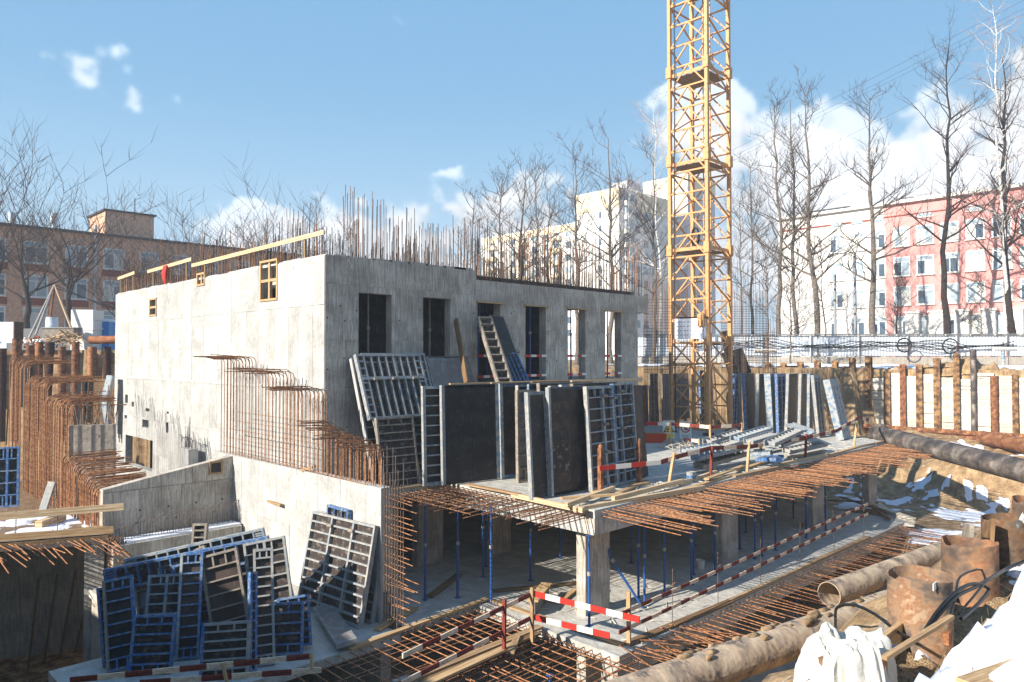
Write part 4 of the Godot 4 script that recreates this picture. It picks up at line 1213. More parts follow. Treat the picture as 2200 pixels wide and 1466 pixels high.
	if nr.dot(EYE - f0) < 0.0:
		nr = -nr
	var f := thing("site_fence", "white profiled sheet fence with grey posts in front of the trees", "fence", Vector3(f0.x, 3.1, f0.z))
	var bay := 4.15
	var n := int(len / bay)
	for k in n:
		var p0 := f0 + dr * bay * k
		var tb := Tubes.new()
		var step := 0.13
		var cnt := int(bay / step)
		for i in cnt:
			var a := p0 + dr * (i * step)
			var b := p0 + dr * (i * step + step * 0.7)
			var c := p0 + dr * (i * step + step)
			var o := nr * 0.02 * (1.0 if i % 2 else -1.0)
			a.y = 0
			b.y = 0
			c.y = 0
			tb.quad(a + o + Vector3(0, 3.84, 0), a + o + Vector3(0, 5.66, 0), b + o + Vector3(0, 5.66, 0), b + o + Vector3(0, 3.84, 0))
			tb.quad(b + o + Vector3(0, 3.84, 0), b + o + Vector3(0, 5.66, 0), c - o + Vector3(0, 5.66, 0), c - o + Vector3(0, 3.84, 0))
		add(f, "sheet", tb.mesh(), M.fence, Transform3D.IDENTITY)
		var pb := Vector3(p0.x, 3.0, p0.z) + nr * 0.09
		beam(f, "post", M.fence_rail, pb, pb + Vector3(0, 2.75, 0), 0.09, 0.09, dr)
		for yy in [3.82, 4.75, 5.62]:
			beam(f, "rail", M.fence_rail if yy != 4.75 else M.fence, Vector3(p0.x, yy, p0.z) + nr * 0.06, Vector3(p0.x, yy, p0.z) + dr * bay + nr * 0.06, 0.05, 0.06)
		beam(f, "cap", M.fence_rail, Vector3(p0.x, 5.74, p0.z), Vector3(p0.x, 5.74, p0.z) + dr * bay, 0.12, 0.1)
		box(f, "footing_block", M.grey_1, Vector3(p0.x, 3.4, p0.z) + dr * bay * 0.5, Vector3(bay - 0.1, 0.7, 0.4), Basis(dr, Vector3.UP, dr.cross(Vector3.UP)))
		for i in 2:
			var lp := Vector3(p0.x, 5.68, p0.z) + dr * (bay * (0.25 + 0.5 * i)) + nr * 0.16
			add(f, "lamp_globe", lathe([[0.0, -0.07], [0.06, -0.04], [0.06, 0.03], [0.0, 0.06]], 8), M.white, Transform3D(Basis.IDENTITY, lp))
	for k in 5:
		var tb := Tubes.new()
		var pts := []
		var rad := []
		for i in 90:
			var u := i / 89.0 * (len - 12.0) + 6.0
			var sag := absf(sin(u * 0.24 + k * 0.35)) * 0.55 + 0.12 * sin(u * 1.3 + k)
			pts.append(Vector3(f0.x, 5.25 - sag - 0.05 * k, f0.z) + dr * u + nr * (0.35 + 0.03 * k))
			rad.append(0.035)
		tb.tube(pts, rad, 5)
		var c := thing("power_cable", "thick dark cable looped along the fence" if k < 3 else "sagging dark cable hung below the looped ones on the fence", "cable", Vector3(f0.x, 4.5, f0.z), "cables on the fence")
		add(c, "cable_run", tb.mesh(), M.cable, Transform3D.IDENTITY)
	for q in [[1943, 742, 0.62], [2042, 744, 0.66]]:
		var cp := gd(q[0], q[1], 63.6)
		var tb := Tubes.new()
		for j in 2:
			var pts := []
			var rad := []
			for i in 29:
				var a := TAU * i / 28.0
				pts.append(cp + dr * cos(a) * (q[2] - j * 0.05) + Vector3(0, sin(a) * (q[2] - j * 0.06), 0) + nr * (0.04 * j))
				rad.append(0.035)
			tb.tube(pts, rad, 5)
		var c := thing("cable_coil", "dark cable coil hung on the fence " + ("where its shadow falls" if q[0] < 2000 else "past the shadowed stretch"), "cable", cp)
		add(c, "coil", tb.mesh(), M.cable, Transform3D.IDENTITY)
	for q in [[1641, 742, 790], [2156, 752, 786]]:
		var p := gd(q[0], q[2], 46.0)
		var sp := thing("standpipe", "blue standpipe with snow capped cross pipe " + ("beside the crane" if q[0] < 2000 else "above the lagging"), "pipe", p)
		bar(sp, "riser", M.blue_worn, p, p + Vector3(0, 1.0, 0), 0.11)
		bar(sp, "cross_pipe", M.white, p + Vector3(0, 1.05, 0) - rgt * 0.6, p + Vector3(0, 1.05, 0) + rgt * 0.8, 0.14)
		bar(sp, "wheel_stem", M.black, p + Vector3(0, 1.1, 0), p + Vector3(0, 1.5, 0), 0.03)
	# the far corner on the other side: pipe piles with boards
	var l := thing("pipe_pile_wall", "yellow timber lagging between rusty pipe piles beyond the bent bars", "retaining wall", gd(120, 800, 46.0))
	var px := [-60, -28, 5, 36, 64, 84, 107, 133, 162, 198, 230, 262]
	for k in px.size():
		var p := gd(px[k], 738, 45.8)
		var top: float = [4.4, 4.5, 4.3, 4.9, 4.5, 4.7, 4.7, 4.4, 4.7, 4.4, 4.4, 4.4][k]
		bar(l, "pile", [M.rust, M.rebar_bright, M.rust_dark, M.rust][k % 4] if k != 5 else M.rust_pale, Vector3(p.x, -1.5, p.z), Vector3(p.x, top, p.z), 0.22 if k % 3 else 0.26, unit_pipe)
		if k < px.size() - 1:
			var b := gd(px[k + 1], 738, 45.8)
			var y := 0.6
			while y < 4.0:
				beam(l, "lagging_board", M["wood_%d" % (r.randi() % 3)], Vector3(p.x, y, p.z) + fwd * 0.2, Vector3(b.x, y, b.z) + fwd * 0.2, 0.06, 0.185)
				y += 0.2
	bar(l, "waler_pipe", M.rust_pale, gd(193, 731, 45.0), gd(262, 730, 45.0), 0.24, unit_pipe)
	for q in [[180, 812, 246, 905], [60, 770, 80, 835]]:
		var a := gd(q[0], q[1], 40.0)
		var b := gd(q[2], q[3], 40.0)
		var g := thing("weathered_lagging", ["grey weathered boards with a black post behind the stub wall", "dark tarred board patch behind the bent bars"][0 if q[0] > 100 else 1], "retaining wall", b)
		var rr := 0
		var y := b.y
		while y < a.y:
			beam(g, "lagging_board", M["wood_3"], Vector3(a.x, y, a.z), Vector3(b.x, y, b.z), 0.06, 0.17)
			y += 0.185
			rr += 1
		beam(g, "post", M.black, Vector3(a.x, b.y - 1.0, a.z) - fwd * 0.15, Vector3(a.x, a.y + 0.1, a.z) - fwd * 0.15, 0.4, 0.2, fwd)

# ---------- beyond the pit ----------
func window(parent: Node3D, c: Vector3, ux: Vector3, nr: Vector3, w: float, h: float, kind: int) -> void:
	var b := Basis(ux, Vector3.UP, ux.cross(Vector3.UP))
	var o := sub(parent, "window")
	box(o, "frame", M.trim, c + nr * 0.02, Vector3(w + 0.16, h + 0.16, 0.1), b)
	var gl: Material = [M.glass, M.glass_pale, M.glass, M.curtain, M.glass_pale][kind % 5]
	for i in 2:
		box(o, "pane", gl if i == 0 else [M.glass, M.glass_pale, M.curtain][kind % 3], c + ux * ((i - 0.5) * (w / 2)) + nr * 0.05 - Vector3(0, h * 0.12, 0), Vector3(w / 2 - 0.1, h * 0.72, 0.07), b)
	box(o, "pane", M.glass_pale, c + nr * 0.05 + Vector3(0, h * 0.38, 0), Vector3(w - 0.1, h * 0.2, 0.07), b)
	box(o, "sill", M.trim, c + nr * 0.1 - Vector3(0, h * 0.5 + 0.12, 0), Vector3(w + 0.3, 0.07, 0.2), b)
func build_background() -> void:
	var r := RandomNumberGenerator.new()
	r.seed = 5
	# pink and white school on the sunny side
	var X0 := 75.3
	var top0 := gx(2200, 400, X0)
	var zj := gx(1901, 560, X0).z
	var zend := gx(2420, 500, X0).z
	var zst := gx(1672, 500, X0).z
	var hh := top0.y
	var t := thing("pink_building", "four storey pink building with white framed windows and white roof edge", "building", Vector3(X0, 3.0, zj))
	box(t, "wall", M.pink, Vector3(X0 + 6.0, (hh + 2.5) * 0.5, (zj + zend) * 0.5), Vector3(12.0, hh - 2.5, zend - zj))
	box(t, "roof_edge", M.trim, Vector3(X0 + 5.8, hh + 0.1, (zj + zend) * 0.5), Vector3(12.6, 0.35, zend - zj + 0.1))
	box(t, "band", M.brick_red, Vector3(X0 - 0.03, gx(1960, 460, X0).y, (zj + zend) * 0.5), Vector3(0.1, 0.12, zend - zj))
	var rows := []
	for q in [509, 573, 636, 700]:
		rows.append(gx(1938, q, X0).y)
	var z := gx(1938, 560, X0).z
	var dz := (gx(2154, 560, X0).z - z) / 4.0
	var i := 0
	while z < zend - 1.0:
		for k in 4:
			window(t, Vector3(X0, rows[k], z), Vector3.BACK, Vector3.LEFT, 1.55, 1.95, r.randi())
		if i % 2 == 1:
			box(t, "attic_window", M.glass_pale, Vector3(X0 - 0.02, gx(1989, 459, X0).y, z), Vector3(0.1, 0.55, 1.3))
			box(t, "attic_sill", M.trim, Vector3(X0 - 0.04, gx(1989, 459, X0).y - 0.35, z), Vector3(0.16, 0.12, 1.6))
		if i < 5:
			box(t, "pilaster", M.trim, Vector3(X0 - 0.4, gx(1960, 700, X0).y - 0.3, z + dz * 0.5), Vector3(0.8, 3.2, 1.3))
			box(t, "pilaster_cap", M.trim, Vector3(X0 - 0.42, gx(1960, 700, X0).y + 1.4, z + dz * 0.5), Vector3(1.0, 0.22, 1.6))
		z += dz
		i += 1
	t = thing("white_building", "white rendered four storey wing joined to the pink building", "building", Vector3(X0, 3.0, zst))
	box(t, "wall", M.plaster, Vector3(X0 + 6.05, (hh + 2.5) * 0.5, (zst + zj) * 0.5 - 0.01), Vector3(12.0, hh - 2.5, zj - zst - 0.02))
	box(t, "roof_edge", M.trim, Vector3(X0 + 5.85, hh + 0.08, (zst + zj) * 0.5), Vector3(12.5, 0.3, zj - zst))
	box(t, "band", M.brick_red, Vector3(X0 + 0.02, gx(1800, 482, X0).y, (zst + zj) * 0.5), Vector3(0.1, 0.18, zj - zst - 0.1))
	for c in [1798, 1843, 1888]:
		var zc := gx(c, 600, X0).z
		for k in 4:
			window(t, Vector3(X0 + 0.05, rows[k], zc), Vector3.BACK, Vector3.LEFT, 1.4, 1.95, r.randi())
		box(t, "attic_window", M.glass_pale, Vector3(X0 + 0.02, gx(1800, 482, X0).y + 0.0, zc), Vector3(0.12, 0.5, 1.2))
	for q in [[1740, 1.6], [1780, 2.6], [1930, 1.4]]:
		var p := gx(q[0], 450, X0)
		var v := thing("roof_hatch", "low grey vent box on the roof edge " + ("of the pink building" if q[0] > 1900 else ("of the white wing, wide" if q[1] > 2 else "of the white wing, narrow")), "vent", Vector3(X0 + 3.0, hh, p.z))
		box(v, "vent_box", M.roofing, Vector3(X0 + 3.0, hh + 0.55, p.z), Vector3(1.6, 0.6, q[1]))
		box(v, "vent_lid", M.fence_rail, Vector3(X0 + 3.0, hh + 0.9, p.z), Vector3(1.9, 0.1, q[1] + 0.3))
	# tower blocks
	var cc := gd(1330, 402, 150.0)
	var xt := cc.x
	var zt := cc.z
	var zf := gx(1236, 415, xt).z
	var xe := gz(1445, 400, zt).x
	t = thing("tower_block", "tall white panel tower with pale yellow top and a column of loggias", "building", Vector3(xt, 3, zt))
	var H := cc.y
	box(t, "wall", M.plaster, Vector3((xt + xe) * 0.5, H * 0.5, (zt + zf) * 0.5), Vector3(xe - xt, H, zt - zf))
	box(t, "top_band", M.pale_yellow, Vector3(xt - 0.06, H - 2.0, (zt + zf) * 0.5), Vector3(0.2, 4.0, zt - zf))
	box(t, "top_band", M.pale_yellow, Vector3((xt + xe) * 0.5 + 2.5, H - 2.0, zt + 0.06), Vector3(xe - xt - 7.0, 4.0, 0.2))
	box(t, "lift_house", M.tower_grey, Vector3(xt + 8.0, H + 1.3, zt - 4.0), Vector3(5.0, 2.6, 4.0))
	var fl := 2.85
	var y := H - 2.2
	i = 0
	while y > 4.0:
		box(t, "loggia", M.trim, Vector3(xt + 2.9, y - 0.9, zt + 0.4), Vector3(2.8, 1.0, 0.8))
		box(t, "loggia_glass", M.glass_pale if i % 3 else M.glass, Vector3(xt + 2.9, y + 0.35, zt + 0.36), Vector3(2.7, 1.4, 0.7))
		for k in 3:
			box(t, "window", M.glass, Vector3(xt + 6.4 + k * 3.0, y, zt + 0.03), Vector3(1.5, 1.5, 0.1))
		box(t, "window", M.glass, Vector3(xt - 0.03, y, (zt + zf) * 0.5 + 1.0), Vector3(0.1, 1.3, 0.6))
		y -= fl
		i += 1
	var w2 := gd(1236, 478, 165.0)
	var xw := w2.x
	t = thing("yellow_block", "white and yellow panel block lower than the tower beside it", "building", Vector3(xw, 3, w2.z))
	var zl := gx(1035, 490, xw).z
	box(t, "wall", M.plaster, Vector3(xw + 7.0, w2.y * 0.5, (w2.z + zl) * 0.5), Vector3(14.0, w2.y, w2.z - zl))
	y = w2.y - 2.0
	i = 0
	while y > 4.0:
		var zz := w2.z - 2.0
		var k := 0
		while zz > zl + 1.5:
			box(t, "window", M.glass if (k + i) % 3 else M.glass_pale, Vector3(xw - 0.03, y, zz), Vector3(0.1, 1.45, 1.6))
			if k % 3 == 1:
				box(t, "balcony", M.pale_yellow, Vector3(xw - 0.5, y - 1.0, zz), Vector3(1.0, 1.0, 3.0))
			zz -= 3.6
			k += 1
		y -= fl
		i += 1
	box(t, "top_band", M.pale_yellow, Vector3(xw - 0.05, w2.y - 1.0, (w2.z + zl) * 0.5), Vector3(0.2, 1.5, w2.z - zl))
	var w3 := gd(1536, 392, 175.0)
	t = thing("distant_tower", "far pale tower with yellow top behind the crane mast", "building", Vector3(w3.x, 3, w3.z))
	box(t, "wall", M.tower_grey, Vector3(w3.x - 6.0, w3.y * 0.5 - 1.5, w3.z - 6.0), Vector3(12.0, w3.y - 3.0, 12.0))
	box(t, "top_band", M.pale_yellow, Vector3(w3.x - 6.0, w3.y - 1.5, w3.z - 6.0), Vector3(12.2, 3.0, 12.2))
	# brick building
	var ZB := -65.0
	var ra := gz(0, 484, ZB)
	var xb1 := gz(640, 560, ZB).x
	t = thing("brick_building", "long brown brick building with flat roof behind the bare trees", "building", Vector3(ra.x, 3, ZB))
	var hb := ra.y
	box(t, "wall", M.brick, Vector3((xb1 - 40.0) * 0.5, (hb + 2.5) * 0.5, ZB - 7.0), Vector3(xb1 + 40.0, hb - 2.5, 14.0))
	box(t, "roof_edge", M.roofing, Vector3((xb1 - 40.0) * 0.5, hb + 0.12, ZB - 6.9), Vector3(xb1 + 40.4, 0.25, 14.4))
	var x := -36.0
	i = 0
	while x < xb1 - 2.0:
		for k in 3:
			var yy: float = [gz(100, 545, ZB).y, gz(100, 617, ZB).y, gz(100, 685, ZB).y][k]
			window(t, Vector3(x, yy, ZB), Vector3.RIGHT, Vector3.BACK, 1.9, 2.0, r.randi())
			box(t, "spandrel", M.brick_red, Vector3(x, yy - 1.5, ZB + 0.02), Vector3(2.3, 0.7, 0.08))
		if i % 5 == 3:
			bar(t, "drain_pipe", M.fence, Vector3(x + 1.7, 3.0, ZB + 0.15), Vector3(x + 1.7, hb + 1.0, ZB + 0.15), 0.14)
		x += 3.5
		i += 1
	var ph := gz(300, 462, ZB - 3.0)
	var ph0 := gz(268, 470, ZB - 3.0)
	box(t, "roof_house", M.brick, Vector3(ph.x - 1.0, (ph.y + hb) * 0.5, ZB - 6.0), Vector3(5.0, ph.y - hb, 6.0))
	box(t, "roof_house_lid", M.roofing, Vector3(ph.x - 1.0, ph.y + 0.1, ZB - 6.0), Vector3(5.4, 0.2, 6.4))
	bar(t, "mast", M.black, ph0 + Vector3(1.0, 0, 0), ph0 + Vector3(1.0, 2.4, 0), 0.05)
	for q in [[25, 470], [115, 465]]:
		var p := gz(q[0], 485, ZB - 4.0)
		bar(t, "vent_stack", M.fence, p - Vector3(0, 0.5, 0), p + Vector3(0, 1.3, 0), 0.35)
	# bare trees
	var list := [
		[60, 715, 335, 66.0, 0.34, 1.25, 0, "spreading dark bare tree at the far end of the brick building"], [152, 715, 372, 64.0, 0.36, 1.3, 0, "spreading dark bare tree beside the white pallet stack"], [-40, 715, 330, 70.0, 0.3, 1.2, 0, "dark bare tree at the edge of the brick building"],
		[405, 560, 432, 78.0, 0.22, 1.2, 0, "slim bare tree over the guard rail before the brick building"], [578, 560, 398, 82.0, 0.26, 1.2, 0, "lone bare tree past the end of the brick building"],
		[1008, 720, 385, 66.0, 0.2, 0.7, 0, "slender bare tree over the doorways of the block"], [1072, 720, 352, 63.0, 0.26, 0.8, 0, "bare tree with dense twigs behind the rebar"], [1122, 720, 330, 66.0, 0.34, 0.95, 0, "forked bare tree with many upright limbs behind the rebar"], [1160, 720, 345, 68.0, 0.26, 0.8, 0, "bare tree leaning beside the forked one"], [1182, 720, 380, 71.0, 0.26, 0.9, 0, "bare tree before the yellow block"], [1240, 720, 300, 66.0, 0.3, 0.8, 0, "tall bare tree at the corner of the tower block"], [1316, 720, 258, 64.0, 0.34, 0.8, 0, "tall bare tree in front of the white tower face"], [1404, 720, 290, 66.0, 0.3, 0.75, 0, "bare tree just beside the crane mast"],
		[1424, 720, 165, 80.0, 0.3, 0.7, 1, "white birch rising behind the crane mast"], [1355, 720, 370, 84.0, 0.2, 0.7, 1, "thin white birch in front of the tower"], [1610, 720, 300, 74.0, 0.26, 0.7, 0, "bare tree on the open side of the crane mast"], [1590, 720, 390, 82.0, 0.2, 0.8, 0, "small bare tree peeping past the crane mast"],
		[1676, 712, 180, 67.0, 0.36, 0.62, 0, "tall bare tree at the free end of the white wing"], [1712, 712, 170, 69.0, 0.34, 0.6, 0, "tall leaning bare tree before the white wing"], [1752, 712, 148, 66.0, 0.44, 0.62, 0, "tallest bare tree before the blank white wall"], [1887, 712, 165, 66.0, 0.48, 0.6, 0, "thick bare tree where white wing meets pink building"], [2034, 712, 45, 68.0, 0.46, 0.6, 2, "very tall dark bare tree before the pink building"], [2152, 712, -60, 68.0, 0.42, 0.6, 1, "tall white birch before the pink building"], [2192, 712, 60, 67.5, 0.5, 0.6, 2, "dark trunk at the edge beside the tall birch"], [2260, 712, 90, 67.0, 0.45, 0.7, 0, "bare tree past the tall birch"],
		[1645, 720, 520, 60.0, 0.14, 1.1, 0, "low bushy bare tree above the rebar mesh"], [1700, 720, 560, 62.0, 0.12, 1.1, 0, "low bushy bare tree behind the fence end"], [1930, 716, 560, 68.0, 0.16, 0.9, 0, "low crooked bare tree before the pink wall"], [1770, 716, 500, 71.0, 0.14, 0.7, 0, "thin crooked sapling before the white wing"], [2110, 716, 590, 68.0, 0.12, 1.0, 0, "low bare shrub tree before the pink windows"],
		[330, 640, 520, 68.0, 0.16, 1.3, 0, "low bare tree before the brick facade"], [250, 660, 540, 66.0, 0.14, 1.3, 0, "low twiggy tree in front of brick windows"], [480, 560, 450, 90.0, 0.16, 1.2, 0, "faint bare tree beyond the brick building's end"], [680, 560, 440, 95.0, 0.16, 1.0, 0, "faint bare tree behind the taller rebar"], [760, 560, 470, 100.0, 0.16, 1.0, 0, "distant bare tree behind the rebar forest"]]
	for k in list.size():
		var q: Array = list[k]
		bare_tree(q, 900 + k * 7)
	# street lamps and a road sign
	for q in [[1795, 590, 0], [1838, 545, 1]]:
		var b := gd(q[0], 715, 68.5)
		var tp := gd(q[0], q[1], 68.5)
		var lamp := thing("street_lamp", "grey street lamp with curved arm before the white wing" if q[2] else "plain grey lamp post before the white wing", "street lamp", Vector3(b.x, 3.0, b.z))
		bar(lamp, "pole", M.lamp_metal, Vector3(b.x, 3.0, b.z), Vector3(b.x, tp.y, b.z), 0.13)
		if q[2]:
			var tb := Tubes.new()
			tb.tube([tp * Vector3(1, 1, 1), tp + rgt * 0.3 + Vector3(0, 1.0, 0), tp + rgt * 1.0 + Vector3(0, 1.5, 0), tp + rgt * 1.9 + Vector3(0, 1.5, 0)], [0.08, 0.07, 0.06, 0.05], 6)
			add(lamp, "arm", tb.mesh(), M.lamp_metal, Transform3D.IDENTITY)
			box(lamp, "lamp_head", M.lamp_metal, tp + rgt * 2.1 + Vector3(0, 1.45, 0), Vector3(0.8, 0.16, 0.3), Basis(rgt, Vector3.UP, rgt.cross(Vector3.UP)))
	var sg := gd(1876, 706, 66.3)
	var s := thing("road_sign", "small blue square sign with white triangle above the fence", "sign", sg)
	var sb := Basis(rgt, Vector3.UP, rgt.cross(Vector3.UP))
	box(s, "plate", M.sign_blue, sg, Vector3(0.72, 0.72, 0.04), sb)
	var pm := PrismMesh.new()
	pm.size = Vector3(0.5, 0.45, 0.05)
	add(s, "triangle", pm, M.white, Transform3D(sb, sg - fwd * 0.02))
	bar(s, "post", M.lamp_metal, sg + fwd * 0.1 - Vector3(0, 3.0, 0), sg + fwd * 0.1 + Vector3(0, 0.3, 0), 0.04)
	# overhead wires and the crane stay
	var wires := [[1560, 330, 2260, -30, 70.0, 60.0], [1560, 345, 2260, -12, 70.0, 60.0], [1560, 352, 2260, 0, 70.0, 60.0], [1640, 385, 2260, 70, 72.0, 62.0], [940, 640, 1640, 560, 70.0, 70.0], [1640, 650, 2260, 590, 72.0, 70.0]]
	for k in wires.size():
		var q: Array = wires[k]
		var a := gd(q[0], q[1], q[4])
		var b := gd(q[2], q[3], q[5])
		var wr := thing("overhead_wire", ["overhead wire crossing the sky above the trees", "overhead wire crossing the sky above the trees", "overhead wire crossing the sky above the trees", "single overhead wire below the bundle above the trees", "low wire behind the rebar of the block", "low wire in front of the pink building"][k], "wire", a, "wires in the sky above the trees" if k < 3 else "")
		bar(wr, "wire_run", M.cable, a, b, 0.009)

func bare_tree(q: Array, s: int) -> void:
	var r := RandomNumberGenerator.new()
	r.seed = s
	var base := gd(q[0], q[1], q[3])
	var top := gd(q[0], q[2], q[3])
	var gnd := 3.0 if base.x > 20.0 else 3.6
	base.y = gnd
	var H := top.y - gnd
	var birch: bool = q[6] == 1
	var t := thing("birch_tree" if birch else "bare_tree", q[7], "tree", base)
	var tr := Tubes.new()
	var cr := Tubes.new()
	var r0: float = q[4] * ((0.72 if q[5] < 1.15 else 1.15) if q[6] != 1 else 0.5)
	var sp: float = q[5]
	# trunk with a gentle wander
	var tp := []
	var rad := []
	var off := Vector3.ZERO
	var n := 14
	var spread_tree := sp > 1.1
	var frac := 0.55 if spread_tree else 0.93
	for k in n + 1:
		var f := float(k) / n
		off += Vector3(r.randf_range(-1, 1), 0, r.randf_range(-1, 1)) * H * 0.009
		tp.append(base + Vector3(0, H * frac * f, 0) + off)
		rad.append(r0 * (1.0 - 0.9 * f) * (1.25 if k == 0 else 1.0))
	tr.tube(tp, rad, 8)
	twig = 1.7 if spread_tree else 1.0
	var limbs := int(15 + H * 0.5)
	if H < 10.0:
		limbs = 22
	elif spread_tree:
		limbs = 17
	for k in limbs:
		var f := r.randf_range(0.3 if not spread_tree else 0.5, 1.0)
		var fi := f * n
		var i0 := mini(int(fi), n - 1)
		var p: Vector3 = tp[i0].lerp(tp[i0 + 1], fi - i0)
		var a := r.randf() * TAU
		var ln := H * r.randf_range(0.12, 0.24) * (1.15 - 0.75 * f if not spread_tree else 1.5 - 0.5 * f) * sp * 1.75
		var rise := r.randf_range(0.5, 1.3) if not spread_tree else r.randf_range(0.5, 1.5)
		if f < 0.5 and not spread_tree:
			rise *= 0.6
		var d := Vector3(cos(a), rise, sin(a)).normalized()
		var br: float = minf(float(rad[i0]) * 0.5, r0 * 0.34)
		branch(tr, cr, r, p, d, ln, maxf(br, 0.034), 0, birch)
	add(t, "trunk", tr.mesh(), M.birch if birch else (M.bark_dark if q[6] == 2 or spread_tree else M.bark), Transform3D.IDENTITY)
	add(t, "crown", cr.mesh(), M.birch_twig if birch else M.twig, Transform3D.IDENTITY)
var twig := 1.0
func branch(tr: Tubes, cr: Tubes, r: RandomNumberGenerator, p: Vector3, d: Vector3, ln: float, rad: float, lev: int, birch: bool) -> void:
	var n: int = [5, 4, 3][lev]
	var pts := [p]
	var rr := [rad]
	var dd := d
	for k in n:
		dd = (dd + Vector3(r.randf_range(-1, 1), r.randf_range(-0.5, 0.9) - (0.7 if birch and lev > 0 else 0.0), r.randf_range(-1, 1)) * 0.26).normalized()
		pts.append(pts[k] + dd * ln / n)
		rr.append(rad * (1.0 - 0.82 * (k + 1) / n))
	(tr if lev == 0 else cr).tube(pts, rr, [5, 3, 3][lev])
	if lev == 2:
		return
	var kids: int = [6, 4][lev]
	for k in kids:
		var i := 1 + r.randi() % n
		var a := r.randf() * TAU
		var side := Vector3(cos(a), r.randf_range(-0.1, 0.9), sin(a))
		var nd := (dd * 0.9 + side * 0.9).normalized()
		branch(tr, cr, r, pts[i], nd, ln * r.randf_range(0.32, 0.6), maxf(rad * 0.42, (0.017 if lev == 0 else 0.012) * twig), lev + 1, birch)

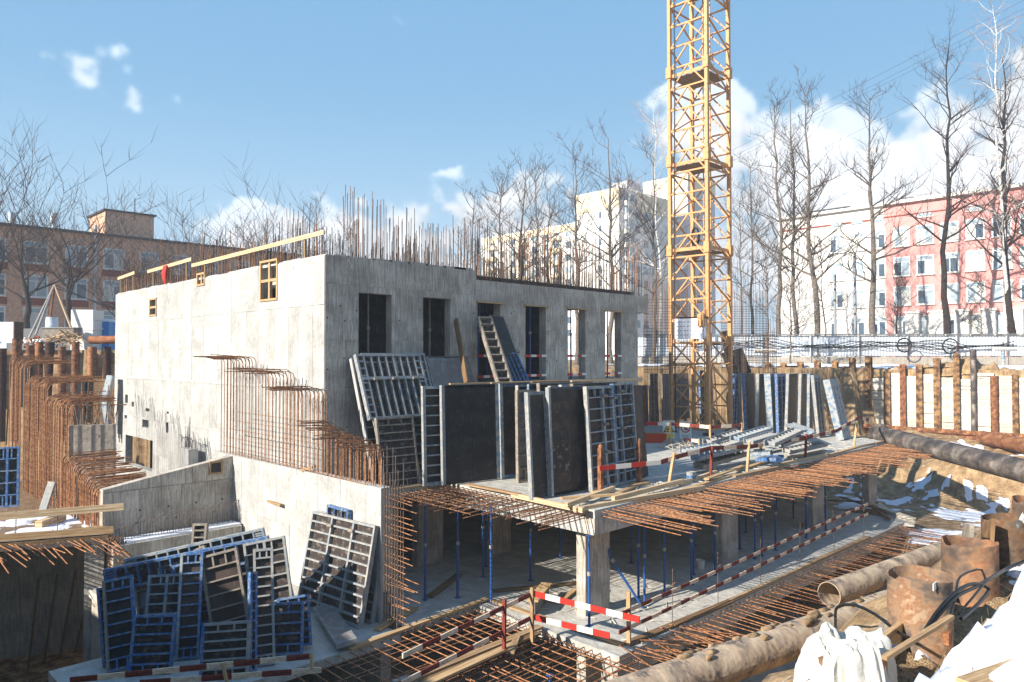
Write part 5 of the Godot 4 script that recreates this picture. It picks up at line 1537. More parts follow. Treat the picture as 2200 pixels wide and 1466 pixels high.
# ---------- tower crane ----------
func build_crane() -> void:
	var fx := 20.3
	var fz := 0.7
	var w := 2.1
	var t := thing("tower_crane", "yellow lattice tower crane mast standing at the end of the upper floor", "crane", Vector3(fx, 0, fz))
	var c := [Vector3(fx, 0, fz), Vector3(fx, 0, fz - w), Vector3(fx + w, 0, fz - w), Vector3(fx + w, 0, fz)]
	var H := 30.0
	for p in c:
		box(t, "leg", M.yellow, p + Vector3(0, H * 0.5 + 0.05, 0), Vector3(0.165, H, 0.165))
		box(t, "foot", M.rust_dark, p + Vector3(0, 0.06, 0), Vector3(0.4, 0.12, 0.4))
	var ph := 1.06
	var n := int(H / ph)
	for k in n:
		var y := 0.25 + k * ph
		var up := Vector3(0, ph, 0)
		for s in 4:
			var a: Vector3 = c[s] + Vector3(0, y, 0)
			var b: Vector3 = c[(s + 1) % 4] + Vector3(0, y, 0)
			var m := (a + b) * 0.5
			var ins := (b - a).normalized() * 0.1
			if s % 2 == 0:
				beam(t, "strut", M.yellow, a + ins, b - ins, 0.065, 0.075)
				beam(t, "brace", M.yellow, a + ins, m + up, 0.06, 0.065)
				beam(t, "brace", M.yellow, b - ins, m + up, 0.06, 0.065)
			else:
				if k % 2 == 0:
					beam(t, "brace", M.yellow, a + ins, b - ins + up, 0.06, 0.065)
				else:
					beam(t, "brace", M.yellow, b - ins, a + ins + up, 0.06, 0.065)
				if k % 4 == 0:
					beam(t, "strut", M.yellow, a + ins, b - ins, 0.065, 0.075)
	# bolted joints between mast sections
	for y in [4.6, 9.1, 13.6, 18.1, 22.6]:
		for p in c:
			box(t, "joint_block", M.yellow, p + Vector3(0, y, 0), Vector3(0.28, 0.55, 0.28))
	for y in [9.0, 13.3, 17.8, 22.4]:
		var pf := sub(t, "rest_platform")
		box(pf, "deck", M.steel_dirty, Vector3(fx + w * 0.5, y, fz - w * 0.5), Vector3(w - 0.25, 0.05, w - 0.25))
		for s in 4:
			beam(pf, "toe_board", M.yellow, c[s] + Vector3(0, y + 0.1, 0), c[(s + 1) % 4] + Vector3(0, y + 0.1, 0), 0.03, 0.16)
		for s in 3:
			beam(pf, "hand_rail", M.yellow, Vector3(fx + 0.9, y + 0.95, fz - 0.5 - 0.4 * s), Vector3(fx + 1.5, y + 0.95, fz - 0.5 - 0.4 * s), 0.04, 0.04)
			bar(pf, "rail_post", M.yellow, Vector3(fx + 0.9 + 0.3 * s, y, fz - 0.5), Vector3(fx + 0.9 + 0.3 * s, y + 0.95, fz - 0.5), 0.02)
	var ld := sub(t, "ladder")
	for s in [-0.2, 0.2]:
		beam(ld, "stile", M.yellow, Vector3(fx + 1.35, 0.3, fz - 0.8 + s), Vector3(fx + 1.35, 26.0, fz - 0.8 + s), 0.04, 0.05, Vector3.RIGHT)
	for k in 80:
		bar(ld, "rung", M.yellow, Vector3(fx + 1.35, 0.5 + k * 0.3, fz - 1.0), Vector3(fx + 1.35, 0.5 + k * 0.3, fz - 0.6), 0.015)
	var hose := Tubes.new()
	hose.tube([Vector3(fx - 0.13, 0.2, fz - w + 0.35), Vector3(fx - 0.13, 8.0, fz - w + 0.3), Vector3(fx - 0.12, 18.0, fz - w + 0.38), Vector3(fx - 0.13, 28.0, fz - w + 0.3)], [0.03, 0.03, 0.03, 0.03], 6)
	add(t, "feed_cable", hose.mesh(), M.cable, Transform3D.IDENTITY)
	var coil := Tubes.new()
	var pts := []
	var rad := []
	for k in 49:
		var a := TAU * k / 16.0
		pts.append(Vector3(fx + 0.5 + 0.01 * k * 0.2, 9.75 + sin(a) * 0.45, fz - 1.0 + cos(a) * 0.2))
		rad.append(0.035)
	coil.tube(pts, rad, 5)
	var cl := thing("hanging_coil", "black cable coil hanging inside the crane mast", "cable", Vector3(fx + 0.5, 9.3, fz - 1.0))
	add(cl, "coil", coil.mesh(), M.cable, Transform3D.IDENTITY)
	box(t, "control_box", M.yellow, Vector3(fx - 0.12, 5.55, fz - 0.25), Vector3(0.3, 0.6, 0.35))
	# printed sheet of slinging pictograms
	var im := Image.create(256, 176, false, Image.FORMAT_RGB8)
	im.fill(Color(0.88, 0.89, 0.91))
	var r := RandomNumberGenerator.new()
	r.seed = 3
	for row in 4:
		for col in 8 - (1 if row == 3 else 0):
			var x := 14 + col * 29 + r.randi_range(-3, 3)
			var y := 28 + row * 38
			var cc: Color = [Color(0.45, 0.43, 0.42), Color(0.55, 0.36, 0.28), Color(0.35, 0.42, 0.55), Color(0.25, 0.25, 0.27)][r.randi() % 4]
			for k in 12 + r.randi() % 6:
				im.fill_rect(Rect2i(x + k, y - k / 3 + r.randi() % 2, 2, 5 + r.randi() % 3), cc)
	im.fill_rect(Rect2i(168, 136, 66, 3), Color(0.4, 0.5, 0.75))
	var pm := mat(Color.WHITE, 0.7, tex_of(im))
	var a := gx(1451, 706, fx - 0.14)
	var b := gx(1517, 706, fx - 0.14)
	var hgt := gx(1480, 685, fx - 0.14).y - gx(1480, 728, fx - 0.14).y
	var qm := QuadMesh.new()
	qm.size = Vector2(absf(b.z - a.z), hgt)
	var p := thing("pictogram_board", "white printed board with rows of small pictures tied to the mast", "board", (a + b) * 0.5)
	add(p, "print", qm, pm, Transform3D(Basis(Vector3.UP, -PI * 0.5), (a + b) * 0.5 - Vector3(0.022, 0, 0)))
	box(p, "backing", M.white, (a + b) * 0.5, Vector3(0.03, hgt + 0.04, absf(b.z - a.z) + 0.04))
	beam(p, "top_batten", M.rust_dark, a + Vector3(0, hgt * 0.54, -0.1), b + Vector3(0, hgt * 0.54, 0.1), 0.06, 0.08)
	# striped barrier and the two warning signs at its foot
	var n1 := 0
	for q in [[1388, 910, 1440, 912, 0.95], [1440, 911, 1526, 918, 0.95], [1526, 918, 1594, 914, 0.95], [1470, 945, 1502, 948, 0.25]]:
		var g := thing("barrier_rail", ["red and white board beside the orange crate", "red and white board across the crane foot", "weathered striped board past the crane leg", "fallen striped board under the warning signs"][n1], "barrier", gy(q[0], 935, 0.0))
		stripe_board(g, gy(q[0], q[1], q[4]), gy(q[2], q[3], q[4]), 0.14, 0.03, 0.5, n1 != 0)
		beam(g, "post", M.wood_1, gy(q[2], q[3], q[4]) + Vector3(0, 0.1, 0), gy(q[2], q[3], q[4]) * Vector3(1, 0, 1), 0.07, 0.07, Vector3.RIGHT)
		n1 += 1
	for q in [[1437, 0], [1473, 1]]:
		var sc := gd(q[0], 924 + 2 * q[1], 33.5)
		var sb := Basis(rgt, Vector3.UP, rgt.cross(Vector3.UP))
		var s := thing("warning_sign", ["white sign with yellow warning triangle before the crane", "white sign with red crossed circle before the crane"][q[1]], "sign", Vector3(sc.x, 0, sc.z))
		box(s, "plate", M.white, sc, Vector3(0.54, 0.86, 0.02), sb)
		bar(s, "stake", M.mill_steel, Vector3(sc.x, 0, sc.z) + fwd * 0.03, sc + fwd * 0.03, 0.014)
		if q[1] == 0:
			for k in 2:
				var pr := PrismMesh.new()
				pr.size = Vector3(0.5 - k * 0.12, 0.44 - k * 0.11, 0.01)
				add(s, ["triangle_border", "triangle_field"][k], pr, [M.black, M.sign_yellow][k], Transform3D(sb, sc - fwd * (0.016 + 0.006 * k) + Vector3(0, 0.12 - 0.015 * k, 0)))
			box(s, "pictogram", M.black, sc - fwd * 0.03 + Vector3(0, 0.02, 0), Vector3(0.2, 0.06, 0.008), sb)
			box(s, "pictogram", M.black, sc - fwd * 0.03 + Vector3(0, 0.12, 0), Vector3(0.03, 0.14, 0.008), sb)
			box(s, "text_field", M.sign_yellow, sc - fwd * 0.014 + Vector3(0, -0.28, 0), Vector3(0.44, 0.2, 0.006), sb)
		else:
			var tb := Tubes.new()
			var ps := []
			var rd := []
			for k in 25:
				var an := TAU * k / 24.0
				ps.append(sc - fwd * 0.02 + rgt * cos(an) * 0.2 + Vector3(0, sin(an) * 0.2 + 0.14, 0))
				rd.append(0.025)
			tb.tube(ps, rd, 5)
			add(s, "red_ring", tb.mesh(), M.red, Transform3D.IDENTITY)
			beam(s, "red_slash", M.red, sc - fwd * 0.022 + rgt * -0.14 + Vector3(0, 0.28, 0), sc - fwd * 0.022 + rgt * 0.14 + Vector3(0, 0.0, 0), 0.01, 0.045)
			box(s, "pictogram", M.black, sc - fwd * 0.016 + Vector3(0, 0.07, 0), Vector3(0.16, 0.05, 0.006), sb)
			bar(s, "pictogram", M.black, sc - fwd * 0.014 + Vector3(0, 0.1, 0), sc - fwd * 0.014 + Vector3(0, 0.26, 0), 0.012)
			for k in 3:
				box(s, "text_line", M.fence_rail, sc - fwd * 0.014 + Vector3(0, -0.2 - 0.07 * k, 0), Vector3(0.36 - 0.06 * k, 0.02, 0.006), sb)
	var oc := gy(1410, 952, 0.0)
	var ob := thing("orange_crate", "low orange steel tray with rubble beside the warning signs", "crate", oc)
	var fr := Basis(rgt, Vector3.UP, rgt.cross(Vector3.UP))
	box(ob, "front_panel", M.orange, oc + Vector3(0, 0.2, 0), Vector3(0.85, 0.4, 0.04), fr)
	box(ob, "side_panel", M.orange, oc + rgt * 0.44 + fwd * 0.35 + Vector3(0, 0.2, 0), Vector3(0.04, 0.4, 0.7), fr)
	box(ob, "side_panel", M.orange, oc - rgt * 0.44 + fwd * 0.35 + Vector3(0, 0.2, 0), Vector3(0.04, 0.4, 0.7), fr)
	box(ob, "rubble", M.wood_2, oc + fwd * 0.35 + Vector3(0, 0.3, 0), Vector3(0.8, 0.25, 0.6), fr)
	# standing reinforcement cages behind the mast
	var cages := [[1384, 1440, 640, 800, 35.0, 22, 26], [1440, 1500, 655, 790, 39.0, 22, 24], [1550, 1650, 655, 790, 41.0, 34, 26], [1640, 1668, 710, 800, 43.0, 10, 14]]
	for k in cages.size():
		var q: Array = cages[k]
		var g := thing("rebar_cage", ["dark standing rebar mesh between the block and the crane", "dark standing rebar mesh seen through the crane mast", "wide standing rebar mesh past the crane mast", "small rebar mesh at the fence end"][k], "rebar", gd(q[0], q[3], q[4]) * Vector3(1, 0, 1), "standing rebar meshes")
		var tall := r.randf_range(0.6, 1.4)
		for i in q[5]:
			var f: float = i / float(q[5] - 1)
			var px := lerpf(q[0], q[1], f)
			var bt := gd(px, q[3], q[4])
			var tp := gd(px, q[2], q[4])
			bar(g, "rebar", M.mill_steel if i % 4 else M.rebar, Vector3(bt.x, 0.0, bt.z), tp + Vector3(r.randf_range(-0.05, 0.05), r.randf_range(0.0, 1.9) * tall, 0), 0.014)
		for i in q[6]:
			var py := lerpf(q[2] + 4, q[3], i / float(q[6] - 1))
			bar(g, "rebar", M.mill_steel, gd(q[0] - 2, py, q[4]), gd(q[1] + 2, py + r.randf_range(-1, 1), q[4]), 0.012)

# ---------- form panels ----------
# a: foot of the near-hand edge, b: foot of the other edge, t: top over a. ribs: the ribbed side faces the viewer.
func panel(label: String, group: String, a: Vector3, b: Vector3, t: Vector3, o: Dictionary) -> Node3D:
	var g := thing("concrete_form", label, "form panel", a, group)
	var ux := (b - a).normalized()
	var up := t - a
	var skew := up.normalized().dot(ux)
	up -= ux * up.dot(ux)
	var h := up.length()
	up = up.normalized()
	var w := a.distance_to(b)
	if o.get("tilt", false):
		# tipped over in its own plane, resting on one corner
		var roll := -asin(clampf(skew, -0.4, 0.4))
		var ax := ux.cross(up)
		ux = ux.rotated(ax, roll)
		up = up.rotated(ax, roll)
		if roll < 0.0:
			a += Vector3.UP * w * sin(-roll)
	var nz := ux.cross(up)
	if nz.dot(EYE - a) < 0.0:
		nz = -nz
	var bs := Basis(ux, up, ux.cross(up))
	var fm: Material = o.get("frame", M.blue_worn)
	var em: Material = o.get("edge", fm)
	var sm: Material = o.get("sheet", M.ply)
	var d: float = o.get("depth", 0.12)
	var ribs: bool = o.get("ribs", true)
	var fw: float = o.get("fw", 0.055)
	var s := 1.0 if ribs else -1.0
	# the sheet lies on the far side of the ribs
	box(g, "plywood_sheet", sm, a + ux * w * 0.5 + up * h * 0.5 - nz * s * (d * 0.5 - 0.01), Vector3(w - 0.01, h - 0.01, 0.02), bs)
	for k in 2:
		box(g, "side_rail", em if k == 0 else fm, a + ux * (fw * 0.5 if k == 0 else w - fw * 0.5) + up * h * 0.5, Vector3(fw, h, d + 0.004), bs)
		box(g, "end_rail", fm, a + ux * w * 0.5 + up * (fw * 0.5 if k == 0 else h - fw * 0.5), Vector3(w - fw * 2.0, fw, d), bs)
	var n: int = o.get("n", 9)
	var mids: Array = o.get("mids", [])
	var rw: float = o.get("rw", 0.035)
	if o.get("vert", false):
		var split: float = o.get("split", 0.0)
		for k in n:
			var u := w * (k + 1.0) / (n + 1.0)
			box(g, "rib", fm, a + ux * u + up * h * 0.5 + nz * s * 0.012, Vector3(rw, h - fw * 2.0, d - 0.03), bs)
		if split > 0.0:
			box(g, "cross_rail", fm, a + ux * w * 0.5 + up * h * split + nz * s * 0.015, Vector3(w - fw * 2.0, fw * 1.3, d - 0.02), bs)
		for k in 8:
			for e in 2:
				box(g, "short_rib", fm, a + ux * (w / (n + 1.0) * (0.5 if e == 0 else n + 0.5)) + up * h * (k + 1.0) / 9.0 + nz * s * 0.006, Vector3(w / (n + 1.0) - rw, rw, d - 0.05), bs)
	else:
		for k in n:
			box(g, "rib", fm, a + ux * w * 0.5 + up * h * (k + 1.0) / (n + 1.0) + nz * s * 0.012, Vector3(w - fw * 2.0, rw, d - 0.03), bs)
		for mpos in mids:
			box(g, "mid_rail", fm, a + ux * w * float(mpos) + up * h * 0.5 + nz * s * 0.008, Vector3(fw * 1.1, h - fw * 2.0, d - 0.016), bs)
		if o.get("stub", true):
			for e in 2:
				for k in 2:
					box(g, "short_rib", fm, a + ux * w * (0.33 + 0.34 * k) + up * (h * (0.5 + 0.0) / (n + 1.0) if e == 0 else h - h * 0.5 / (n + 1.0)) + nz * s * 0.004, Vector3(rw, h / (n + 1.0) - rw, d - 0.05), bs)
	for q in o.get("seams", []):
		box(g, "seam_strip", M.black, a + ux * w * float(q) + up * h * 0.5 - nz * s * (d * 0.5 + 0.001), Vector3(0.014, h - 0.1, 0.006), bs)
	for q in o.get("patches", []):
		box(g, "patch", M[q[4]], a + ux * w * (q[0] + q[2]) * 0.5 + up * h * (q[1] + q[3]) * 0.5 - nz * s * (d * 0.5 + 0.002), Vector3(w * (q[2] - q[0]) - 0.01, h * (q[3] - q[1]) - 0.02, 0.008), bs)
	for q in o.get("clamps", []):
		box(g, "clamp", M.steel_dirty, a + ux * w * float(q[0]) + up * h * float(q[1]) + nz * s * (d * 0.5 + 0.03), Vector3(0.2, 0.07, 0.09), bs)
	return g
func depth_of(p: Vector3) -> float:
	return (p - EYE).dot(cam_f)
# leaning panel seen from the front: foot corners on a level, top corner on the ray a little further back
func leaning(label: String, group: String, bl: Vector2, br: Vector2, tl: Vector2, level: float, back: float, o: Dictionary) -> void:
	var a := gy(bl.x, bl.y, level)
	var b := gy(br.x, br.y, level)
	if o.has("flat"):
		b = gd(br.x, br.y, depth_of(a) + float(o.flat))
		b.y = level + float(o.get("rise", 0.0))
	panel(label, group, a, b, gd(tl.x, tl.y, depth_of(a) + back), o)
func build_formwork() -> void:
	var G := "form panels stacked on the upper floor"
	var v := func(x: float, z: float) -> Vector3: return Vector3(x, 0.03, z)
	var lift := func(p: Vector3, dx: float, dz: float, h: float) -> Vector3: return p + Vector3(dx, h, dz)
	# big panels leaning on the shaded wall
	var a: Vector3 = v.call(1.05, 1.7)
	panel("large pale ribbed form leaning on the block beside the wall corner", G, a, v.call(3.45, 1.7), lift.call(a, -0.55, -1.45, 3.85), {"frame": M.steel_grey, "edge": M.steel_grey, "sheet": M.ply_back, "n": 13, "mids": [0.5], "fw": 0.07, "clamps": [[0.25, 0.52], [0.75, 0.52]]})
	a = Vector3(0.78, 1.95, 1.14)
	panel("upper ribbed form with pale upright ribs clamped above the large one", G, a, a + Vector3(2.4, 0, 0), a + Vector3(-0.35, 1.9, -0.78), {"frame": M.steel_grey, "sheet": M.ply_back, "n": 8, "vert": true, "split": 0.62, "fw": 0.07, "rw": 0.05, "depth": 0.14, "clamps": [[0.22, 0.6], [0.5, 0.6], [0.82, 0.6]]})
	a = v.call(0.75, 1.5)
	panel("pale edged form close behind the large leaning one", G, a, v.call(2.9, 1.45), lift.call(a, -0.6, -1.25, 3.7), {"frame": M.steel_dirty, "edge": M.concrete_1, "n": 10})
	a = v.call(3.5, 1.7)
	panel("smooth grey plywood sheet leaning under the second opening", G, a, v.call(5.3, 1.72), lift.call(a, -0.1, -1.45, 3.75), {"ribs": false, "sheet": M.ply_pale, "frame": M.steel_dirty, "seams": []})
	a = gy(866, 1016, 0.03)
	panel("narrow bright blue form leaning in front of the large ribbed one", G, a, a + Vector3(0.55, 0, 0.05), gz(801, 840, a.z - 0.75), {"frame": M.blue, "sheet": M.ply_back, "n": 10, "stub": false, "clamps": [[1.0, 0.3], [1.0, 0.6], [1.0, 0.9]]})
	a = gy(842, 1030, 0.03)
	panel("narrow pale edged form beside the bright blue one", G, a, a + Vector3(0.5, 0, 0.1), gz(797, 865, a.z - 0.7), {"frame": M.steel_grey, "sheet": M.ply, "n": 9, "stub": false})
	a = v.call(0.75, 1.85)
	panel("dark ribbed form with dirty ribs at the rusty bar rank", G, a, v.call(2.0, 1.95), lift.call(a, -0.1, -0.4, 2.0), {"frame": M.steel_dirty, "sheet": M.ply_back, "n": 8})
	# upright stack on the short rim
	a = v.call(1.97, 2.18)
	panel("pale edged ribbed form standing first on the short rim", G, a, v.call(2.8, 2.32), lift.call(a, 0.03, -0.12, 2.9), {"frame": M.blue_worn, "edge": M.steel_grey, "sheet": M.ply, "n": 9, "fw": 0.09, "stub": false})
	a = v.call(2.45, 2.45)
	panel("broad black plywood form with a central seam on the short rim", G, a, v.call(4.46, 2.72), lift.call(a, -0.08, -0.12, 2.92), {"ribs": false, "frame": M.blue_worn, "edge": M.steel_grey, "sheet": M.ply, "seams": [0.52], "fw": 0.1})
	a = v.call(4.47, 2.8)
	panel("black form with bright blue edge beside the broad black one", G, a, v.call(5.6, 3.0), lift.call(a, 0.03, -0.1, 2.93), {"ribs": false, "frame": M.blue, "edge": M.blue_worn, "sheet": M.ply_brown, "fw": 0.11})
	a = v.call(4.4, 3.6)
	panel("shabby ribbed form with patched panels between the black stacks", G, a, v.call(5.3, 3.72), lift.call(a, 0.0, -0.06, 2.75), {"frame": M.steel_dirty, "sheet": M.ply_pale, "n": 6, "fw": 0.07})
	for k in 7:
		a = v.call(4.75 + 0.12 * k, 3.3 + 0.34 * k)
		panel(["first","second","third","fourth","fifth","sixth","seventh"][k] + " form inside the upright stack counted from the wall, top edge clear", "forms hidden inside the stack", a, v.call(7.0 + 0.25 * (k % 3), 3.35 + 0.33 * k), lift.call(a, 0.0, -0.08, 2.88 + 0.04 * (k % 3)), {"ribs": k % 2 == 0, "frame": [M.steel_grey, M.blue_worn, M.steel_dirty][k % 3], "sheet": M.ply, "n": 6, "stub": false})
	# stack nearest the corner of the floor
	a = v.call(2.75, 5.75)
	panel("narrow black form with pale blue edge nearest the floor corner", G, a, v.call(3.5, 5.68), lift.call(a, -0.04, -0.16, 2.82), {"ribs": false, "frame": M.blue_worn, "edge": M.steel_grey, "sheet": M.ply, "fw": 0.085})
	a = v.call(3.44, 5.82)
	panel("brown patched form with horizontal repair strips near the floor corner", G, a, v.call(5.02, 5.78), lift.call(a, 0.02, -0.12, 2.93), {"ribs": false, "frame": M.blue_worn, "edge": M.steel_grey, "sheet": M.ply_brown, "fw": 0.085, "patches": [[0.05, 0.86, 0.5, 0.98, "ply"], [0.05, 0.6, 0.5, 0.84, "ply_brown"], [0.05, 0.5, 0.5, 0.59, "ply"], [0.05, 0.2, 0.5, 0.48, "ply_back"], [0.55, 0.02, 0.98, 0.97, "ply"]]})
	a = v.call(4.76, 6.14)
	panel("blue ribbed form with two mid rails behind the pointed post", G, a, v.call(6.15, 6.0), lift.call(a, -0.04, -0.2, 2.92), {"frame": M.blue_worn, "edge": M.steel_grey, "sheet": M.ply_brown, "n": 8, "mids": [0.6], "fw": 0.085, "clamps": [[0.62, 0.9], [0.62, 0.62], [0.62, 0.35]]})
	a = v.call(6.17, 6.0)
	panel("blue ribbed form clamped beside it by the second post", G, a, v.call(7.35, 5.86), lift.call(a, -0.04, -0.2, 2.96), {"frame": M.blue_worn, "edge": M.blue, "sheet": M.ply_back, "n": 8, "mids": [0.33], "clamps": [[0.0, 0.86], [0.34, 0.92], [0.34, 0.55], [0.05, 0.2]]})
	a = v.call(7.5, 5.75)
	panel("brown board form leaning at the end of the corner stack", G, a, v.call(8.2, 5.6), lift.call(a, -0.12, -0.25, 2.85), {"ribs": false, "frame": M.ply_brown, "sheet": M.ply_brown})
	# forms by the crane foot
	a = gy(1398, 909, 0.02)
	panel("ribbed brown form standing between stack and crane", G, a, a + Vector3(0.9, 0, -0.1), a + Vector3(0.0, 2.8, -0.1), {"frame": M.steel_dirty, "sheet": M.ply_brown, "n": 6, "mids": [0.5], "stub": false})
	a = gy(1380, 915, 0.02)
	panel("black faced form standing before the brown ribbed one", G, a, a + Vector3(0.55, 0, 0.0), a + Vector3(0.0, 2.2, -0.1), {"ribs": false, "sheet": M.ply, "frame": M.steel_dirty})
	a = gy(1424, 905, 0.02)
	panel("wide grey faced form seen through the crane mast", G, a, a + Vector3(3.0, 0, -0.1), a + Vector3(0.0, 2.75, -0.1), {"ribs": false, "sheet": M.ply_pale, "frame": M.steel_dirty})
	a = gy(1505, 905, 0.02)
	panel("dark form stack end seen through the crane legs", G, a, a + Vector3(1.6, 0, -0.1), a + Vector3(0.05, 2.95, -0.1), {"ribs": false, "sheet": M.ply, "frame": M.blue})
	# row leaning beyond the crane
	var G2 := "forms leaning in a row beyond the crane"
	var row := [[1572, 1586, 918, "blue", true, 0.14, "blue edged form first in the row beyond the crane"], [1588, 1590, 922, "steel_dirty", false, 0.1, "dirty edged form second in the row beyond the crane"], [1602, 1602, 928, "blue", false, 0.13, "broad black form with bright blue edge, third in the row"], [1624, 1638, 929, "steel_grey", false, 0.13, "leaning black form with pale edge, fourth in the row"], [1655, 1653, 930, "blue_worn", false, 0.3, "form with a wide turquoise edge, fifth in the row"], [1671, 1674, 931, "blue", true, 0.13, "ribbed form with blue edge, sixth in the row"], [1688, 1702, 934, "steel_grey", false, 0.13, "leaning black form with pale edge, seventh in the row"], [1716, 1728, 936, "steel_grey", false, 0.13, "leaning black form with pale edge, eighth in the row"], [1736, 1743, 938, "blue_worn", false, 0.12, "narrow blue edged form, ninth in the row"], [1758, 1749, 941, "steel_grey", true, 0.14, "ribbed form leaning the other way, tenth in the row"], [1806, 1776, 946, "blue_worn", true, 0.3, "tilted ribbed form with wide turquoise side ending the row"]]
	for k in row.size():
		var q: Array = row[k]
		a = gy(q[0], q[2], 0.02)
		var tp := gd(q[1], 803 if k < 9 else 806, depth_of(a) + 0.45)
		if k == 10:
			tp = gd(q[1], 816, depth_of(a) + 0.5)
		panel(q[6], G2, a, a + Vector3([1.0, 0.5, 1.4, 1.3, 0.7, 1.2, 1.3, 1.2, 0.7, 1.0, 1.2][k], 0, -0.12), tp, {"ribs": q[4], "frame": M[q[3]] if q[4] else M.steel_grey, "edge": M[q[3]], "sheet": M.ply, "depth": q[5], "n": 9, "fw": 0.16 if q[5] < 0.25 else 0.32, "mids": [0.5] if q[4] else []})
	# two forms tilted up behind the mast
	a = gd(1575, 830, 41.0)
	panel("grey ribbed form tilted high behind the crane mast", G, a, a + rgt * 0.5 + Vector3(0, 0.1, 0), gd(1592, 704, 41.6), {"frame": M.steel_dirty, "n": 7, "stub": false})
	a = gd(1570, 812, 42.0)
	panel("black board form tilted beside the mast", G, a, a + rgt * 1.2 + Vector3(0, 0.3, 0), gd(1580, 752, 42.6), {"ribs": false, "sheet": M.ply, "frame": M.black})
	# tilted pair in the third opening
	a = gz(1076, 850, 1.9)
	panel("tall narrow dark form tilted in front of the third opening", G, a, a + Vector3(0.55, 0, 0.1), gz(1010, 682, 0.4), {"frame": M.steel_dirty, "sheet": M.ply_back, "n": 9, "stub": false, "depth": 0.16})
	a = gz(1092, 845, 1.8)
	panel("blue upright ribbed form tilted before the third opening", G, a, a + Vector3(1.15, 0, 0.05), gz(1044, 738, 0.7), {"frame": M.blue, "sheet": M.ply_back, "n": 5, "vert": true, "split": 0.78, "clamps": [[0.0, 0.8], [1.0, 0.8]]})
	a = gz(1110, 850, 1.7)
	panel("black plywood form leaning behind the blue tilted one", G, a, a + Vector3(0.7, 0, 0.0), gz(1066, 680, 0.3), {"ribs": false, "sheet": M.ply, "frame": M.steel_dirty})
	var pl := thing("leaning_plank", "weathered timber plank leaning on the block between openings", "plank", gz(1000, 812, 1.2))
	beam(pl, "plank_board", M.wood_3, gz(1002, 822, 1.1), gz(979, 686, 0.06), 0.2, 0.06, Vector3.RIGHT)
	# top timbers lying over the stack
	for k in 4:
		var g := thing("stack_timber", ["long", "second", "third", "last"][k] + " thin timber across the form tops counted from the wall", "timber", Vector3(4, 2.95, 3), "timbers on top of the stack")
		beam(g, "timber_board", M["wood_%d" % (k % 3 + 1)], Vector3(2.6 + k * 1.0, 2.99 + 0.02 * k, 2.6 + 0.7 * k), Vector3(6.6 + k * 0.6, 3.0 + 0.02 * k, 3.2 + 0.7 * k), 0.1, 0.04)
	# heap of loose corner forms
	var heap := [[1519, 955, 1632, 918, 0.25, "steel_grey"], [1578, 948, 1678, 916, 0.4, "blue_worn"], [1608, 955, 1662, 939, 0.55, "steel_grey"], [1653, 960, 1726, 925, 0.6, "steel_grey"], [1671, 962, 1744, 934, 0.45, "blue_worn"], [1696, 916, 1790, 952, 0.35, "blue_worn"], [1706, 922, 1772, 960, 0.2, "blue"], [1492, 989, 1590, 966, 0.3, "blue_worn"], [1501, 1007, 1603, 977, 0.12, "steel_dirty"], [1467, 975, 1546, 962, 0.08, "blue_worn"], [1601, 980, 1658, 977, 0.2, "blue_worn"], [1633, 991, 1676, 991, 0.12, "blue"], [1545, 965, 1600, 950, 0.1, "steel_grey"], [1690, 975, 1770, 958, 0.1, "steel_grey"], [1640, 968, 1720, 946, 0.1, "steel_dirty"]]
	for k in heap.size():
		var q: Array = heap[k]
		var p0 := gy(q[0], q[1], q[4] * 1.35)
		var p1 := gy(q[2], q[3], q[4] * 1.35 + 0.12)
		if p0.distance_to(p1) > 4.2:
			p1 = p0 + (p1 - p0).normalized() * 4.2
		var dirn := (p1 - p0).normalized()
		var sd := dirn.cross(Vector3.UP).normalized()
		var g := thing("corner_form", ["grey slotted form at the free end of the heap by the wire tangle", "worn blue slotted form second in the heap", "short grey form on top of the heap", "grey slotted form crowning the heap", "worn blue slotted form beside the crowning one", "worn blue slotted form sloping off the heap", "bright blue slotted form under the sloping one", "worn blue slotted form at the front of the heap", "dirty slotted form lying by the paint can", "flat worn blue form beside the wire tangle", "short worn blue form in front of the heap", "small bright blue form lying before the heap", "short grey form under the heap's front", "grey form at the heap's far foot", "dirty form under the heap's middle"][k], "form panel", p0, "loose corner forms in the heap")
		var m: Material = M[q[5]]
		beam(g, "base_plate", m, p0, p1, 0.34, 0.03)
		beam(g, "flange", m, p0 - sd * 0.17 + Vector3(0, 0.1, 0), p1 - sd * 0.17 + Vector3(0, 0.1, 0), 0.03, 0.2)
		beam(g, "flange", m, p0 + sd * 0.17 + Vector3(0, 0.06, 0), p1 + sd * 0.17 + Vector3(0, 0.06, 0), 0.03, 0.12)
		for i in 9:
			var p := p0.lerp(p1, (i + 0.5) / 9.0)
			beam(g, "web", m, p - sd * 0.16 + Vector3(0, 0.1, 0), p + sd * 0.16 + Vector3(0, 0.07, 0), 0.03, 0.13)
	# forms heaped in the side pit
	var G3 := "forms leaning in the side pit"
	var V := func(x: float, y: float) -> Vector2: return Vector2(x / 3.0, 1050.0 + y / 3.0)
	var L := -2.84
